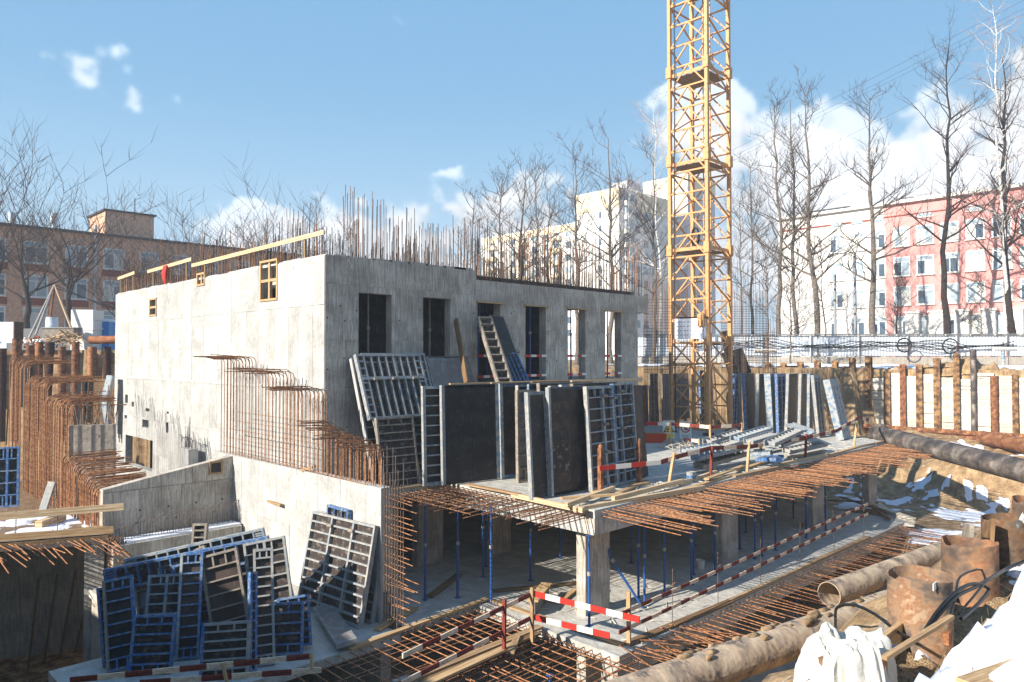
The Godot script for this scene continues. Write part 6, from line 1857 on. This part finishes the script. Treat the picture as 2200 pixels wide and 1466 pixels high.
	var S := [
		["bright blue form with five cross ribs standing lowest in the side pit", [825, 1205], [1105, 1195], [865, 820], 0.3, {"frame": M.blue, "sheet": M.ply_back, "n": 5, "mids": []}],
		["tall narrow blue form with ladder ribs in the middle of the pit stack", [1128, 1108], [1282, 1102], [1165, 420], 0.75, {"frame": M.blue, "sheet": M.ply_brown, "n": 9, "mids": [], "edge": M.blue_worn}],
		["grey form with blue sides between the narrow blue forms", [1285, 1235], [1600, 1205], [1305, 870], 0.3, {"frame": M.steel_grey, "edge": M.blue, "sheet": M.ply_back, "n": 5}],
		["tall pale narrow form with ladder ribs behind the blue forms", [1640, 1150], [1775, 1140], [1630, 395], 0.8, {"frame": M.steel_grey, "sheet": M.ply_brown, "n": 11}],
		["very narrow blue form beside the tall pale one", [1600, 1190], [1648, 1186], [1605, 540], 0.6, {"frame": M.blue, "edge": M.blue, "sheet": M.ply_back, "n": 9, "stub": false, "fw": 0.05}],
		["blue form with worn sides in front of the tall pale one", [1650, 1088], [1952, 1068], [1662, 745], 0.3, {"frame": M.blue, "edge": M.blue_worn, "sheet": M.ply_back, "n": 4}],
		["blue ribbed form half behind the worn blue one", [1800, 1045], [2012, 1035], [1785, 710], 0.4, {"frame": M.blue, "sheet": M.ply_back, "n": 5}],
		["small bright blue form behind the lowest one", [975, 850], [1150, 840], [968, 715], 0.1, {"frame": M.blue, "sheet": M.ply_back, "n": 2}],
		["dirty ribbed form leaning behind the tall blue one", [1475, 850], [1660, 830], [1405, 465], 0.5, {"frame": M.blue_worn, "edge": M.steel_dirty, "sheet": M.ply_brown, "n": 5}],
		["worn narrow form slanting against the dirty ribbed one", [1400, 850], [1475, 840], [1240, 365], 0.6, {"frame": M.steel_dirty, "edge": M.blue, "sheet": M.ply_back, "n": 8, "stub": false}],
		["pale dirty form leaning behind the small blue one", [895, 850], [1030, 830], [862, 560], 0.3, {"frame": M.steel_dirty, "sheet": M.ply_pale, "n": 3}],
		["blue form with three ribs beside the pale dirty one", [1035, 740], [1170, 730], [1020, 495], 0.25, {"frame": M.blue_worn, "sheet": M.ply_back, "n": 3}],
		["dark ribbed form at the foot of the hanging bars", [690, 1190], [890, 1170], [660, 590], 0.6, {"frame": M.blue, "edge": M.steel_dirty, "sheet": M.ply, "n": 7}],
		["grey ribbed form tilted at the back of the pit stack", [1660, 720], [1885, 705], [1590, 380], 0.5, {"frame": M.blue_worn, "edge": M.steel_dirty, "sheet": M.ply_brown, "n": 5}],
	]
	for k in S.size():
		var q: Array = S[k]
		var o: Dictionary = q[5]
		o.flat = 0.12
		o.tilt = true
		var bl: Vector2 = V.call(q[1][0], q[1][1])
		var lev := L
		# those further back stand on the same floor, hidden behind the ones in front
		if q[1][1] < 1000:
			var foot: Vector2 = V.call(q[1][0], 930.0 + 0.05 * q[1][1])
			var af := gy(foot.x, foot.y, L)
			var dep := depth_of(af)
			var pa := gd(bl.x, bl.y, dep)
			var br: Vector2 = V.call(q[2][0], q[2][1])
			var tl: Vector2 = V.call(q[3][0], q[3][1])
			var hgt := gd(tl.x, tl.y, dep + q[4])
			var dn := (hgt - pa)
			var ft := pa - dn * ((pa.y - L) / dn.y)
			panel(q[0], G3, ft, ft + (gd(br.x, br.y, dep) - pa), hgt, o)
		else:
			leaning(q[0], G3, bl, V.call(q[2][0], q[2][1]), V.call(q[3][0], q[3][1]), lev, q[4], o)
	# a rank of larger forms standing behind the others
	var bf := [[222, 300, 1262, 15.7, "blue", 6, "blue ribbed form behind the bright blue lowest one", -14], [304, 388, 1236, 16.3, "blue_worn", 7, "dark wide form rising behind the small bright blue one", 16], [392, 468, 1212, 16.6, "blue", 7, "blue sided wide form behind the tall narrow blue one", -22], [462, 545, 1192, 16.4, "steel_dirty", 6, "wide dirty form behind the slanting narrow one", -34], [548, 640, 1166, 16.9, "steel_grey", 7, "wide grey form at the back beside the low wall", -26]]
	for q in bf:
		var a3 := gd(q[0], 1400, q[3])
		var b3 := gd(q[1], 1400, q[3] + 0.1)
		a3.y = L
		b3.y = L
		panel(q[6], G3, a3, b3, gd(q[0] + q[7], q[2], q[3] + 0.5), {"tilt": true, "frame": M[q[4]], "sheet": M.ply_brown if q[5] == 6 else M.ply_back, "n": q[5], "mids": [0.5] if q[5] == 7 else []})
	# long form lying on its edge across the back of the pit
	var p0 := gd(232, 1222, 17.3)
	var p1 := gd(585, 1150, 17.6)
	panel("long grey and blue form on edge across the back of the pit", G3, p0 - Vector3(0, 0.55, 0), p1 - Vector3(0, 0.55, 0), p0, {"frame": M.blue, "sheet": M.ply_back, "n": 14, "vert": true, "depth": 0.14})
	p0 = gd(275, 1200, 17.9)
	p1 = gd(575, 1132, 18.2)
	panel("second long form on edge resting behind the first", G3, p0 - Vector3(0, 0.5, 0), p1 - Vector3(0, 0.5, 0), p0, {"frame": M.blue_worn, "sheet": M.ply, "n": 12, "vert": true})
	p0 = gd(412, 1170, 18.3)
	panel("small dark form standing above the pit stack by the cross wall", G3, p0, p0 + rgt * 0.36, gd(411, 1125, 18.4), {"frame": M.steel_dirty, "sheet": M.ply, "n": 2, "stub": false})
	# big three row form leaning on the low wall
	a = gy(640, 1300, L)
	var b := gy(775, 1352, L)
	panel("big pale three column form leaning on the low wall", G3, a, b, gd(680, 1100, depth_of(a) + 0.35), {"frame": M.steel_grey, "edge": M.steel_grey, "sheet": M.ply_back, "n": 9, "mids": [0.34, 0.68], "fw": 0.06, "rw": 0.045, "clamps": [[0.34, 0.9], [0.68, 0.9]]})
	panel("second big form close behind the three column one", G3, a + Vector3(0.35, 0, -0.2), b + Vector3(0.42, 0, -0.1), gd(690, 1098, depth_of(a) + 0.7), {"frame": M.steel_grey, "sheet": M.ply_back, "n": 9, "mids": [0.5]})
	panel("small blue form peeping over the big three column one", G3, gx(703, 1180, -0.74), gx(748, 1196, -0.74), gx(709, 1085, -0.7), {"frame": M.blue, "sheet": M.ply_back, "n": 3})
	var fl := gy(690, 1340, L + 0.1)
	panel("grey form lying flat with its slotted side up by the rebar mat", G3, gy(672, 1310, L + 0.15), gy(722, 1390, L + 0.15), gy(712, 1300, L + 0.2), {"frame": M.steel_grey, "sheet": M.ply_pale, "n": 8, "ribs": false})
	fl.y = 0.0

# ---------- near bank: cut casings, walers, cables, sack ----------
func casing(parent: Node3D, c: Vector3, top: float, bot: float, rad: float, mat: Material, s: int) -> void:
	# open steel tube with a torch-cut, slightly dented rim and wall thickness
	var st := SurfaceTool.new()
	st.begin(Mesh.PRIMITIVE_TRIANGLES)
	var nz := FastNoiseLite.new()
	nz.seed = s
	nz.frequency = 0.5
	var segs := 48
	var ring := func(r: float, y: float, rim: bool, k: int) -> Vector3:
		var a := TAU * k / segs
		var d := 1.0 + 0.035 * nz.get_noise_2d(cos(a) * 3.0, sin(a) * 3.0 + y)
		var h := y
		if rim:
			h += 0.02 * nz.get_noise_2d(cos(a) * 5.0 + 9.0, sin(a) * 5.0) + 0.015 * sin(a * 2.0 + s) - (0.035 if absf(wrapf(a - 3.9, -PI, PI)) < 0.3 else 0.0)
		return Vector3(cos(a) * r * d, h, sin(a) * r * d)
	for pass_i in 3:
		st.set_smooth_group(pass_i + 1)
		var rows := 5 if pass_i < 2 else 1
		for j in rows:
			for k in segs:
				var q := []
				for e in [[0, 0], [0, 1], [1, 1], [1, 0]]:
					var kk: int = k + e[0]
					if pass_i == 2:
						q.append(ring.call(rad if e[1] == 0 else rad - 0.014, top, true, kk))
					else:
						var f: float = (j + e[1]) / float(rows)
						q.append(ring.call(rad if pass_i == 0 else rad - 0.014, lerpf(bot, top, f), j + e[1] == rows, kk))
				var order := [0, 2, 1, 0, 3, 2] if pass_i == 0 else [0, 1, 2, 0, 2, 3]
				if pass_i == 2:
					order = [0, 2, 1, 0, 3, 2]
				for o in order:
					st.add_vertex(q[o])
	st.generate_normals()
	add(parent, "tube_wall", st.commit(), mat, Transform3D(Basis.IDENTITY, c))
func build_near_bank() -> void:
	var r := RandomNumberGenerator.new()
	r.seed = 61
	var xs := [-4.71, -2.83, -0.93, 0.92, 2.8, 4.7, 6.6]
	var names := ["short cut casing with a white sack over its rim", "rusty steel casing with grey and orange stains standing nearest the sack", "plain rust brown casing between its two neighbours", "dark grey rusty casing at the edge of the snowy bank", "rusty casing further along the snowy bank", "rusty casing far along the bank", "last rusty casing of the bank"]
	for k in 5:
		var t := thing("steel_casing", names[k], "pipe pile", Vector3(xs[k], -3.0, 16.72))
		casing(t, Vector3(xs[k], 0, 16.72), 1.55 if k else 1.3, -3.5, 0.3, [M.casing_b, M.casing_a, M.casing_b, M.casing_c, M.casing_b][k], 5 + k * 3)
		if k == 1:
			box(t, "welded_lug", M.rust, Vector3(-2.95, 1.0, 17.0), Vector3(0.1, 0.12, 0.06))
			box(t, "welded_lug", M.white, Vector3(-3.06, 1.52, 16.93), Vector3(0.12, 0.07, 0.01))
	# boards behind the casings
	for k in 4:
		var t := thing("bank_lagging", ["leaning boards between the sack casing and its neighbour", "boards between the stained and the plain casing", "boards between the plain and the dark casing", "boards past the dark casing"][k], "retaining wall", Vector3(xs[k] + 0.9, -1.0, 17.0))
		for i in 9:
			box(t, "lagging_board", M["wood_%d" % (1 + (i + k) % 3)], Vector3((xs[k] + xs[k + 1]) * 0.5, 1.0 - i * 0.21 - 0.1 * (k % 2), 16.62 + 0.01 * (i % 3)), Vector3(1.7, 0.2, 0.05), Basis(Vector3.RIGHT, 0.06))
	for q in [[-0.2, 1.25, 16.5, 0.2], [0.25, 1.3, 16.62, 0.35]]:
		var t := thing("leaning_board", "wide grey board propped " + ("against the dark casing" if q[0] < 0 else "behind the grey one at the dark casing"), "plank", Vector3(q[0], 0.2, q[2]))
		box(t, "board_face", M.wood_3 if q[0] > 0 else M.steel_dirty, Vector3(q[0], 0.95, q[2]), Vector3(0.5, 1.3, 0.05), Basis(Vector3.FORWARD, q[3]) * Basis(Vector3.UP, 0.4))
	# horizontal pipes along the bank
	var t := thing("waler_pipe", "long clay crusted pipe lying along the pit side of the casings", "pipe", Vector3(-3.3, -0.13, 14.25))
	bar(t, "pipe_body", M.clay_pipe, Vector3(-5.2, -0.14, 13.88), Vector3(2.2, -0.12, 15.3), 0.24, unit_hollow)
	t = thing("waler_pipe", "second clay crusted pipe further out in the pit", "pipe", Vector3(3.5, -0.86, 13.3))
	bar(t, "pipe_body", M.clay_pipe, Vector3(3.4, -0.87, 13.25), Vector3(11.5, -0.83, 14.3), 0.24, unit_hollow)
	var lumps := Tubes.new()
	for k in 26:
		var f := r.randf()
		var c := Vector3(-3.3, 0.1, 14.25).lerp(Vector3(1.6, 0.12, 15.15), f) + Vector3(r.randf_range(-0.1, 0.1), -0.02, r.randf_range(-0.12, 0.12))
		var s := r.randf_range(0.04, 0.11)
		lumps.tube([c - Vector3(s * 1.3, s, 0), c - Vector3(s * 0.6, 0, 0), c + Vector3(s * 0.6, 0.01, s * 0.3), c + Vector3(s * 1.5, -s, 0)], [0.01, s * 0.7, s * 0.6, 0.01], 6)
	var lm := add(t, "clay_lumps", lumps.mesh(), M.soil, Transform3D.IDENTITY)
	lm.set_meta("kind", "stuff")
	# steel plate slanting down between casings
	t = thing("steel_plate", "dark slanting steel channel between the sack and the stained casing", "plate", Vector3(-3.7, 0.2, 16.5))
	box(t, "plate_body", M.rust_dark, Vector3(-3.6, 0.25, 16.4), Vector3(1.5, 0.9, 0.06), Basis(Vector3.FORWARD, -0.35))
	box(t, "plate_edge", M.steel_dirty, Vector3(-3.46, 0.7, 16.4), Vector3(1.5, 0.06, 0.12), Basis(Vector3.FORWARD, -0.35))
	# white woven sack over the short casing
	var st := SurfaceTool.new()
	st.begin(Mesh.PRIMITIVE_TRIANGLES)
	var nz := FastNoiseLite.new()
	nz.seed = 12
	nz.frequency = 1.3
	nz.fractal_octaves = 4
	nz.fractal_gain = 0.4
	var n := 64
	for j in n:
		for i in n:
			var u := i / float(n - 1) * 2.0 - 1.0
			var v := j / float(n - 1) * 2.0 - 1.0
			var rr := sqrt(u * u + v * v)
			var drop := -smoothstep(0.62, 1.25, rr) * 0.7
			var p := Vector3(-4.8 + u * 0.38, 1.4 + drop + nz.get_noise_2d(u * 1.2, v * 1.2) * 0.17 * (0.5 + rr), 16.74 + v * 0.38 + nz.get_noise_2d(v, u + 7.0) * 0.08)
			p += Vector3(u, 0, v) * nz.get_noise_2d(atan2(v, u) * 1.6, rr) * 0.12
			st.add_vertex(p)
	for j in n - 1:
		for i in n - 1:
			var a := j * n + i
			for q in [a, a + 1, a + n, a + 1, a + n + 1, a + n]:
				st.add_index(q)
	st.generate_normals()
	t = thing("white_sack", "crumpled white woven sack thrown over the short casing", "sack", Vector3(-5.0, 0.8, 16.72))
	add(t, "sack_cloth", st.commit(), M.sack, Transform3D.IDENTITY)
	var fr := Tubes.new()
	for k in 26:
		var p := Vector3(-5.45 + r.randf_range(-0.08, 0.1), 1.0 + r.randf_range(-0.25, 0.3), 16.6 + r.randf_range(-0.2, 0.3))
		fr.tube([p, p + Vector3(-0.08, r.randf_range(-0.08, 0.08), 0.02), p + Vector3(-0.15, r.randf_range(-0.15, 0.05), r.randf_range(-0.05, 0.05))], [0.006, 0.005, 0.003], 3)
	var fm := add(t, "fringe", fr.mesh(), M.sack, Transform3D.IDENTITY)
	fm.set_meta("kind", "stuff")
	t = thing("pale_sack", "pale crumpled sack at the top of the bank by the dark casing", "sack", Vector3(0.6, 1.7, 17.4))
	add(t, "sack_cloth", crumple(0.55, 0.3, 5), M.sack, Transform3D(Basis.IDENTITY, Vector3(0.75, 1.55, 17.35)))
	# cables
	var cb := [[[1797, 1372, 15.0], [1795, 1330, 9.0], [1800, 1305, 8.4], [1835, 1300, 8.2], [1880, 1320, 7.9], [1925, 1355, 7.4], [1955, 1372, 6.9]], [[1982, 1365, 6.6], [2010, 1320, 6.7], [2050, 1275, 6.9], [2090, 1255, 7.2], [2125, 1265, 7.4], [2100, 1300, 7.0], [2065, 1330, 6.7]], [[1985, 1368, 6.6], [2015, 1325, 6.7], [2058, 1280, 6.9], [2095, 1262, 7.2], [2160, 1225, 8.0], [2215, 1200, 8.2]], [[2040, 1330, 6.6], [2052, 1290, 6.9], [2060, 1245, 7.3], [2085, 1228, 7.6], [2110, 1225, 7.8], [2118, 1250, 7.6]], [[2060, 1320, 6.8], [2090, 1285, 7.0], [2130, 1240, 7.6], [2175, 1215, 8.2]], [[1893, 1402, 6.3], [1915, 1390, 6.6], [1950, 1388, 6.8]]]
	var cl := ["black cable arching over the clay pipe", "black cable looping past the stained casing", "thick cable running up the bank behind the casings", "thin violet cable loop beside the plain casing", "black cable slung behind the casings", "short blue cable end behind the sack"]
	for k in cb.size():
		var cv := Curve3D.new()
		var pts: Array = cb[k]
		for i in pts.size():
			var q: Array = pts[i]
			var p := gd(q[0], q[1], 8.3 if k == 0 and i == 0 else q[2])
			var tg := Vector3.ZERO
			if i > 0 and i < pts.size() - 1:
				tg = (gd(pts[i + 1][0], pts[i + 1][1], pts[i + 1][2]) - gd(pts[i - 1][0], pts[i - 1][1], 8.3 if k == 0 and i == 1 else pts[i - 1][2])) * 0.16
			cv.add_point(p, -tg, tg)
		var bp := cv.get_baked_points()
		var ps := []
		var rd := []
		for i in range(0, bp.size(), 1):
			ps.append(bp[i])
			rd.append(0.017 if k < 3 else 0.011)
		var tb := Tubes.new()
		tb.tube(ps, rd, 7)
		t = thing("black_cable", cl[k], "cable", ps[0])
		add(t, "cable_run", tb.mesh(), M.cable if k != 5 else M.prop_blue, Transform3D.IDENTITY)
	# timber at the foot of the bank
	t = thing("bank_plank", "thin timber lath lying up the snowy bank past the casings", "plank", gd(1930, 1440, 5.5))
	beam(t, "plank_board", M.wood_2, gd(1900, 1415, 5.9), gd(2045, 1325, 6.4), 0.05, 0.03)
	t = thing("bank_plank", "pale plank end on the snow of the near bank", "plank", gd(2120, 1460, 3.6))
	beam(t, "plank_board", M.wood_1, gd(2080, 1478, 3.7), gd(2230, 1425, 4.1), 0.12, 0.06)
	# clods of clay
	var cd := Tubes.new()
	for k in 260:
		var x := r.randf_range(-7.0, 2.0)
		var z := r.randf_range(16.85, 18.2)
		var s := r.randf_range(0.008, 0.028) * (1.8 if r.randf() < 0.12 else 1.0)
		var p := Vector3(x, ground_h(x, z) + s * 0.4, z)
		cd.tube([p - Vector3(s, s * 0.5, 0), p - Vector3(s * 0.5, -s * 0.2, 0), p + Vector3(s * 0.6, s * 0.3, s * 0.3), p + Vector3(s * 1.1, -s * 0.5, 0)], [s * 0.3, s * 0.85, s * 0.8, s * 0.3], 7)
	struct("clay_clods", cd.mesh(), M.soil_near, "stuff")
	var dry := Tubes.new()
	for k in 60:
		var x := r.randf_range(-6.5, 1.0)
		var z := r.randf_range(16.9, 18.6)
		var p := Vector3(x, ground_h(x, z), z)
		dry.tube([p, p + Vector3(r.randf_range(-0.08, 0.08), r.randf_range(0.08, 0.3), r.randf_range(-0.05, 0.05)), p + Vector3(r.randf_range(-0.25, 0.25), r.randf_range(0.1, 0.4), r.randf_range(-0.1, 0.1))], [0.003, 0.0025, 0.0015], 3)
	struct("dry_grass", dry.mesh(), M.wood_2, "stuff")
	# white boards lying on the earth at the far end
	for k in 4:
		var a := gy(1865 + k * 8, 1072 + k * 6, -2.95 + 0.06 * k)
		var b := gy(1950 + k * 4, 1130 - k * 5, -2.95 + 0.06 * k)
		t = thing("white_board", "long pale board in the snowy heap at the floor's far end", "plank", a, "pale boards in the far heap")
		beam(t, "plank_board", M["board_%d" % (k % 4)], a, b, 0.5 - 0.08 * k, 0.06)
	for k in 3:
		var a := gy(1780 + k * 30, 1075 - k * 6, -2.9)
		t = thing("dark_board", "dark board reaching over the snowy heap", "plank", a, "dark boards over the far heap")
		beam(t, "plank_board", M.wood_3, a, gy(1888 + k * 12, 1080 + k * 18, -2.75), 0.16, 0.06)
func crumple(w: float, h: float, s: int) -> ArrayMesh:
	var st := SurfaceTool.new()
	st.begin(Mesh.PRIMITIVE_TRIANGLES)
	var nz := FastNoiseLite.new()
	nz.seed = s
	nz.frequency = 1.6
	nz.fractal_octaves = 4
	var n := 22
	for j in n:
		for i in n:
			var u := i / float(n - 1) * 2.0 - 1.0
			var v := j / float(n - 1) * 2.0 - 1.0
			var rr := clampf(1.0 - (u * u + v * v) * 0.6, 0.0, 1.0)
			st.add_vertex(Vector3(u * w, h * rr + nz.get_noise_2d(u * 1.4, v * 1.4) * h * 0.8, v * w * 0.7))
	for j in n - 1:
		for i in n - 1:
			var a := j * n + i
			for q in [a, a + 1, a + n, a + 1, a + n + 1, a + n]:
				st.add_index(q)
	st.generate_normals()
	return st.commit()

# ---------- the store yard over the far corner ----------
func build_small_things() -> void:
	var r := RandomNumberGenerator.new()
	r.seed = 8
	var fb := Basis(rgt, Vector3.UP, rgt.cross(Vector3.UP))
	var p := gd(187, 735, 50.0)
	var t := thing("white_pallet_stack", "tall white wrapped stack of blocks beside the blue toilet cabin", "pallet", Vector3(p.x, 4.2, p.z))
	for k in 4:
		box(t, "block_layer", M.plaster, Vector3(p.x, 4.5 + 0.7 * k, p.z), Vector3(1.5 - 0.02 * (k % 2), 0.68, 1.3), fb)
	p = gd(226, 735, 51.0)
	t = thing("toilet_cabin", "blue portable toilet cabin with white roof above the lagging", "toilet cabin", Vector3(p.x, 4.2, p.z))
	box(t, "cabin_body", M.toilet_blue, Vector3(p.x, 5.15, p.z), Vector3(1.05, 2.1, 1.05), fb)
	box(t, "door", M.toilet_blue, Vector3(p.x, 5.15, p.z) - fwd * 0.54 + rgt * 0.08, Vector3(0.72, 1.85, 0.03), fb)
	box(t, "side_trim", M.white, Vector3(p.x, 5.15, p.z) - rgt * 0.53 - fwd * 0.5, Vector3(0.08, 2.1, 0.08), fb)
	add(t, "roof", lathe([[0.75, 0.0], [0.72, 0.08], [0.4, 0.2], [0.0, 0.24]], 4), M.white, Transform3D(Basis(Vector3.UP, PI * 0.25 + 0.79), Vector3(p.x, 6.2, p.z)))
	box(t, "notice", M.white, Vector3(p.x, 5.7, p.z) - fwd * 0.56 + rgt * 0.05, Vector3(0.18, 0.1, 0.02), fb)
	p = gd(243, 735, 52.0)
	t = thing("white_cabin", "white cabin edge just past the blue toilet", "cabin", Vector3(p.x, 4.2, p.z))
	box(t, "cabin_body", M.white, Vector3(p.x + 0.4, 5.1, p.z), Vector3(1.0, 2.0, 1.0), fb)
	box(t, "cabin_roof", M.fence_rail, Vector3(p.x + 0.4, 6.14, p.z), Vector3(1.1, 0.08, 1.1), fb)
	p = gd(80, 715, 50.0)
	t = thing("yard_fence", "dark grey sheet fence behind the store yard", "fence", Vector3(p.x, 4.2, p.z))
	for k in 9:
		var q := gd(-60 + k * 30, 715, 54.0)
		box(t, "sheet", M.fence_rail if k != 2 else M.fence, Vector3(q.x, 5.0, q.z), Vector3(1.0, 1.7, 0.06), fb)
		bar(t, "post", M.black, Vector3(q.x, 4.0, q.z) - rgt * 0.5, Vector3(q.x, 6.0, q.z) - rgt * 0.5, 0.04)
	# tripod of poles
	t = thing("pole_tripod", "tripod of rusty and pale poles standing in the store yard", "tripod", gd(118, 725, 49.0))
	var apex := gd(117, 612, 49.0)
	for q in [[62, 706, "steel_grey"], [101, 715, "rust"], [162, 710, "wood_0"], [76, 700, "steel_grey"]]:
		bar(t, "pole", M[q[2]], gd(q[0], q[1] + 20, 49.0), apex, 0.075)
	bar(t, "lifting_cable", M.cable, apex, gd(245, 668, 49.0), 0.03)
	bar(t, "lifting_cable", M.cable, apex + Vector3(0, -0.2, 0), gd(245, 662, 49.0), 0.03)
	# brick heap
	t = thing("brick_heap", "loose heap of red bricks on the edge of the store yard", "bricks", gd(78, 722, 47.0))
	for k in 70:
		var q := gd(78 + r.randf_range(-26, 26), 724, 47.0 + r.randf_range(-0.4, 0.6))
		var y := 4.35 + r.randf() * 0.75 * (1.0 - absf(q.x - gd(78, 722, 47.0).x) * 0.6)
		box(t, "brick", [M.brick, M.brick_red, M.trim][r.randi() % 3], Vector3(q.x, y, q.z), Vector3(0.25, 0.09, 0.12), Basis(Vector3(r.randf(), r.randf(), r.randf()).normalized(), r.randf() * TAU))
	t = thing("timber_heap", "jumbled heap of straw coloured timber offcuts above the lagging", "timber", gd(135, 728, 46.5))
	for k in 34:
		var q := gd(138 + r.randf_range(-30, 30), 727 + r.randf_range(-6, 8), 46.4)
		var d := (rgt * r.randf_range(-1, 1) + Vector3.UP * r.randf_range(-0.3, 0.35) + fwd * r.randf_range(-0.3, 0.3)).normalized() * r.randf_range(0.4, 1.0)
		beam(t, "offcut", M["wood_%d" % (k % 3)], q - d, q + d, 0.09, 0.035)
	p = gd(133, 716, 47.5)
	t = thing("grey_skip", "grey low trough behind the timber heap", "skip", p)
	box(t, "trough", M.steel_dirty, p, Vector3(2.0, 0.6, 0.9), fb)
	box(t, "trough_rim", M.steel_grey, p + Vector3(0, 0.33, 0), Vector3(2.1, 0.06, 1.0), fb)
	p = gd(111, 700, 48.0)
	t = thing("white_drum", "pale upright drum at the foot of the pole tripod", "drum", p)
	add(t, "drum_body", lathe([[0.0, -0.5], [0.35, -0.5], [0.38, 0.0], [0.35, 0.55], [0.0, 0.55]], 16), M.fence, Transform3D(Basis.IDENTITY, p))
	p = gd(14, 715, 49.0)
	t = thing("white_container", "white container corner with brown frame at the yard fence", "container", p)
	box(t, "container_wall", M.fence, p, Vector3(1.5, 1.4, 0.8), fb)
	box(t, "corner_post", M.rust_dark, p + rgt * 0.78, Vector3(0.1, 1.45, 0.85), fb)
	box(t, "blue_box", M.toilet_blue, p - rgt * 0.5 - Vector3(0, 0.75, 0) - fwd * 0.5, Vector3(0.6, 0.35, 0.3), fb)
	# blue tarpaulin at the corner of the side wall
	var a := gx(243, 812, -0.3)
	var tb := Tubes.new()
	for k in 6:
		var o := Vector3(0, 0, 0.12 * k - 0.3)
		tb.tube([a + o + Vector3(-0.1, 0.1, 0), a + o + Vector3(-0.3 - 0.05 * (k % 2), -1.0, 0), a + o + Vector3(-0.15, -2.4 - 0.2 * (k % 3), 0)], [0.1, 0.14, 0.07], 7)
	t = thing("blue_tarpaulin", "faded blue tarpaulin hanging at the far corner of the side wall", "tarpaulin", a)
	add(t, "tarpaulin_cloth", tb.mesh(), M.blue_worn, Transform3D.IDENTITY)
	# wires hanging on the shaded wall
	for q in [[748, 558, 755, 570, 757, 690, 754, 720]]:
		var w := Tubes.new()
		w.tube([gz(q[0], q[1], 0.04), gz(q[2], q[3], 0.04), gz(754, 575, 0.05)], [0.012, 0.012, 0.012], 5)
		w.tube([gz(755, 690, 0.04), gz(757, 705, 0.06), gz(754, 725, 0.05), gz(757, 733, 0.04)], [0.014, 0.014, 0.014, 0.01], 5)
		t = thing("hanging_wire", "pale wire ends hanging on the shaded wall near the corner", "wire", gz(757, 733, 0.04))
		add(t, "wire_run", w.mesh(), M.white, Transform3D.IDENTITY)
	# bundle of cut wire near the warning signs
	var ww := Tubes.new()
	for k in 60:
		var q := gy(1455 + r.randf_range(-28, 28), 957 + r.randf_range(-7, 9), 0.04)
		var d := Vector3(r.randf_range(-0.5, 0.5), r.randf_range(0.02, 0.25), r.randf_range(-0.5, 0.5))
		ww.tube([q - d * Vector3(1, 0, 1), q + Vector3(0, d.y, 0), q + d * Vector3(1, 0.1, 1)], [0.012, 0.012, 0.012], 4)
	t = thing("wire_tangle", "pale tangle of wire and straps on the floor by the signs", "wire", gy(1455, 957, 0.0))
	add(t, "tangle", ww.mesh(), M.board_2, Transform3D.IDENTITY)
	# litter and splinters along the rim of the upper floor and the lower floor
	var lt := Tubes.new()
	for k in 170:
		var q := Vector3(r.randf_range(3.2, 24.0), 0.012, r.randf_range(6.3, 7.65))
		if k % 3 == 0:
			q = Vector3(r.randf_range(2.6, 6.5), -2.84, r.randf_range(4.8, 9.0))
		var d := Vector3(r.randf_range(-0.2, 0.2), 0, r.randf_range(-0.2, 0.2))
		lt.tube([q - d, q + d + Vector3(0, r.randf_range(0.0, 0.05), 0)], [0.014, 0.012], 4)
	struct("timber_litter", lt.mesh(), M.board_1, "stuff")
	# stakes leaning in the dark under the snowy slab
	for k in 4:
		var b := gy(60 + k * 34, 1440 - k * 12, -5.8)
		t = thing("leaning_stake", ["first","second","third","last"][k] + " timber stake leaning under the snowy slab, counted towards the forms", "timber", b, "stakes under the snowy slab")
		beam(t, "stake_board", M.wood_3, b, b + Vector3(0.35 + 0.1 * k, 2.6, -0.5), 0.09, 0.05, Vector3.RIGHT)
	# striped boards and laths along the rim in front of the pit stack
	for k in 2:
		t = thing("barrier_rail", ["upper long striped rail in front of the pit stack", "lower striped rail in front of the pit stack"][k], "barrier", gd(300, 1440, 13.4))
		stripe_board(t, gd([150, 300][k], [1462, 1468][k], 13.2), gd([672, 690][k], [1410, 1440][k], 13.6), 0.1, 0.03, 0.5, true)
		beam(t, "stay", M.wood_1, gd([478, 668][k], [1425, 1405][k], 13.38), gd([490, 670][k], [1480, 1440][k], 13.3), 0.08, 0.04, rgt)
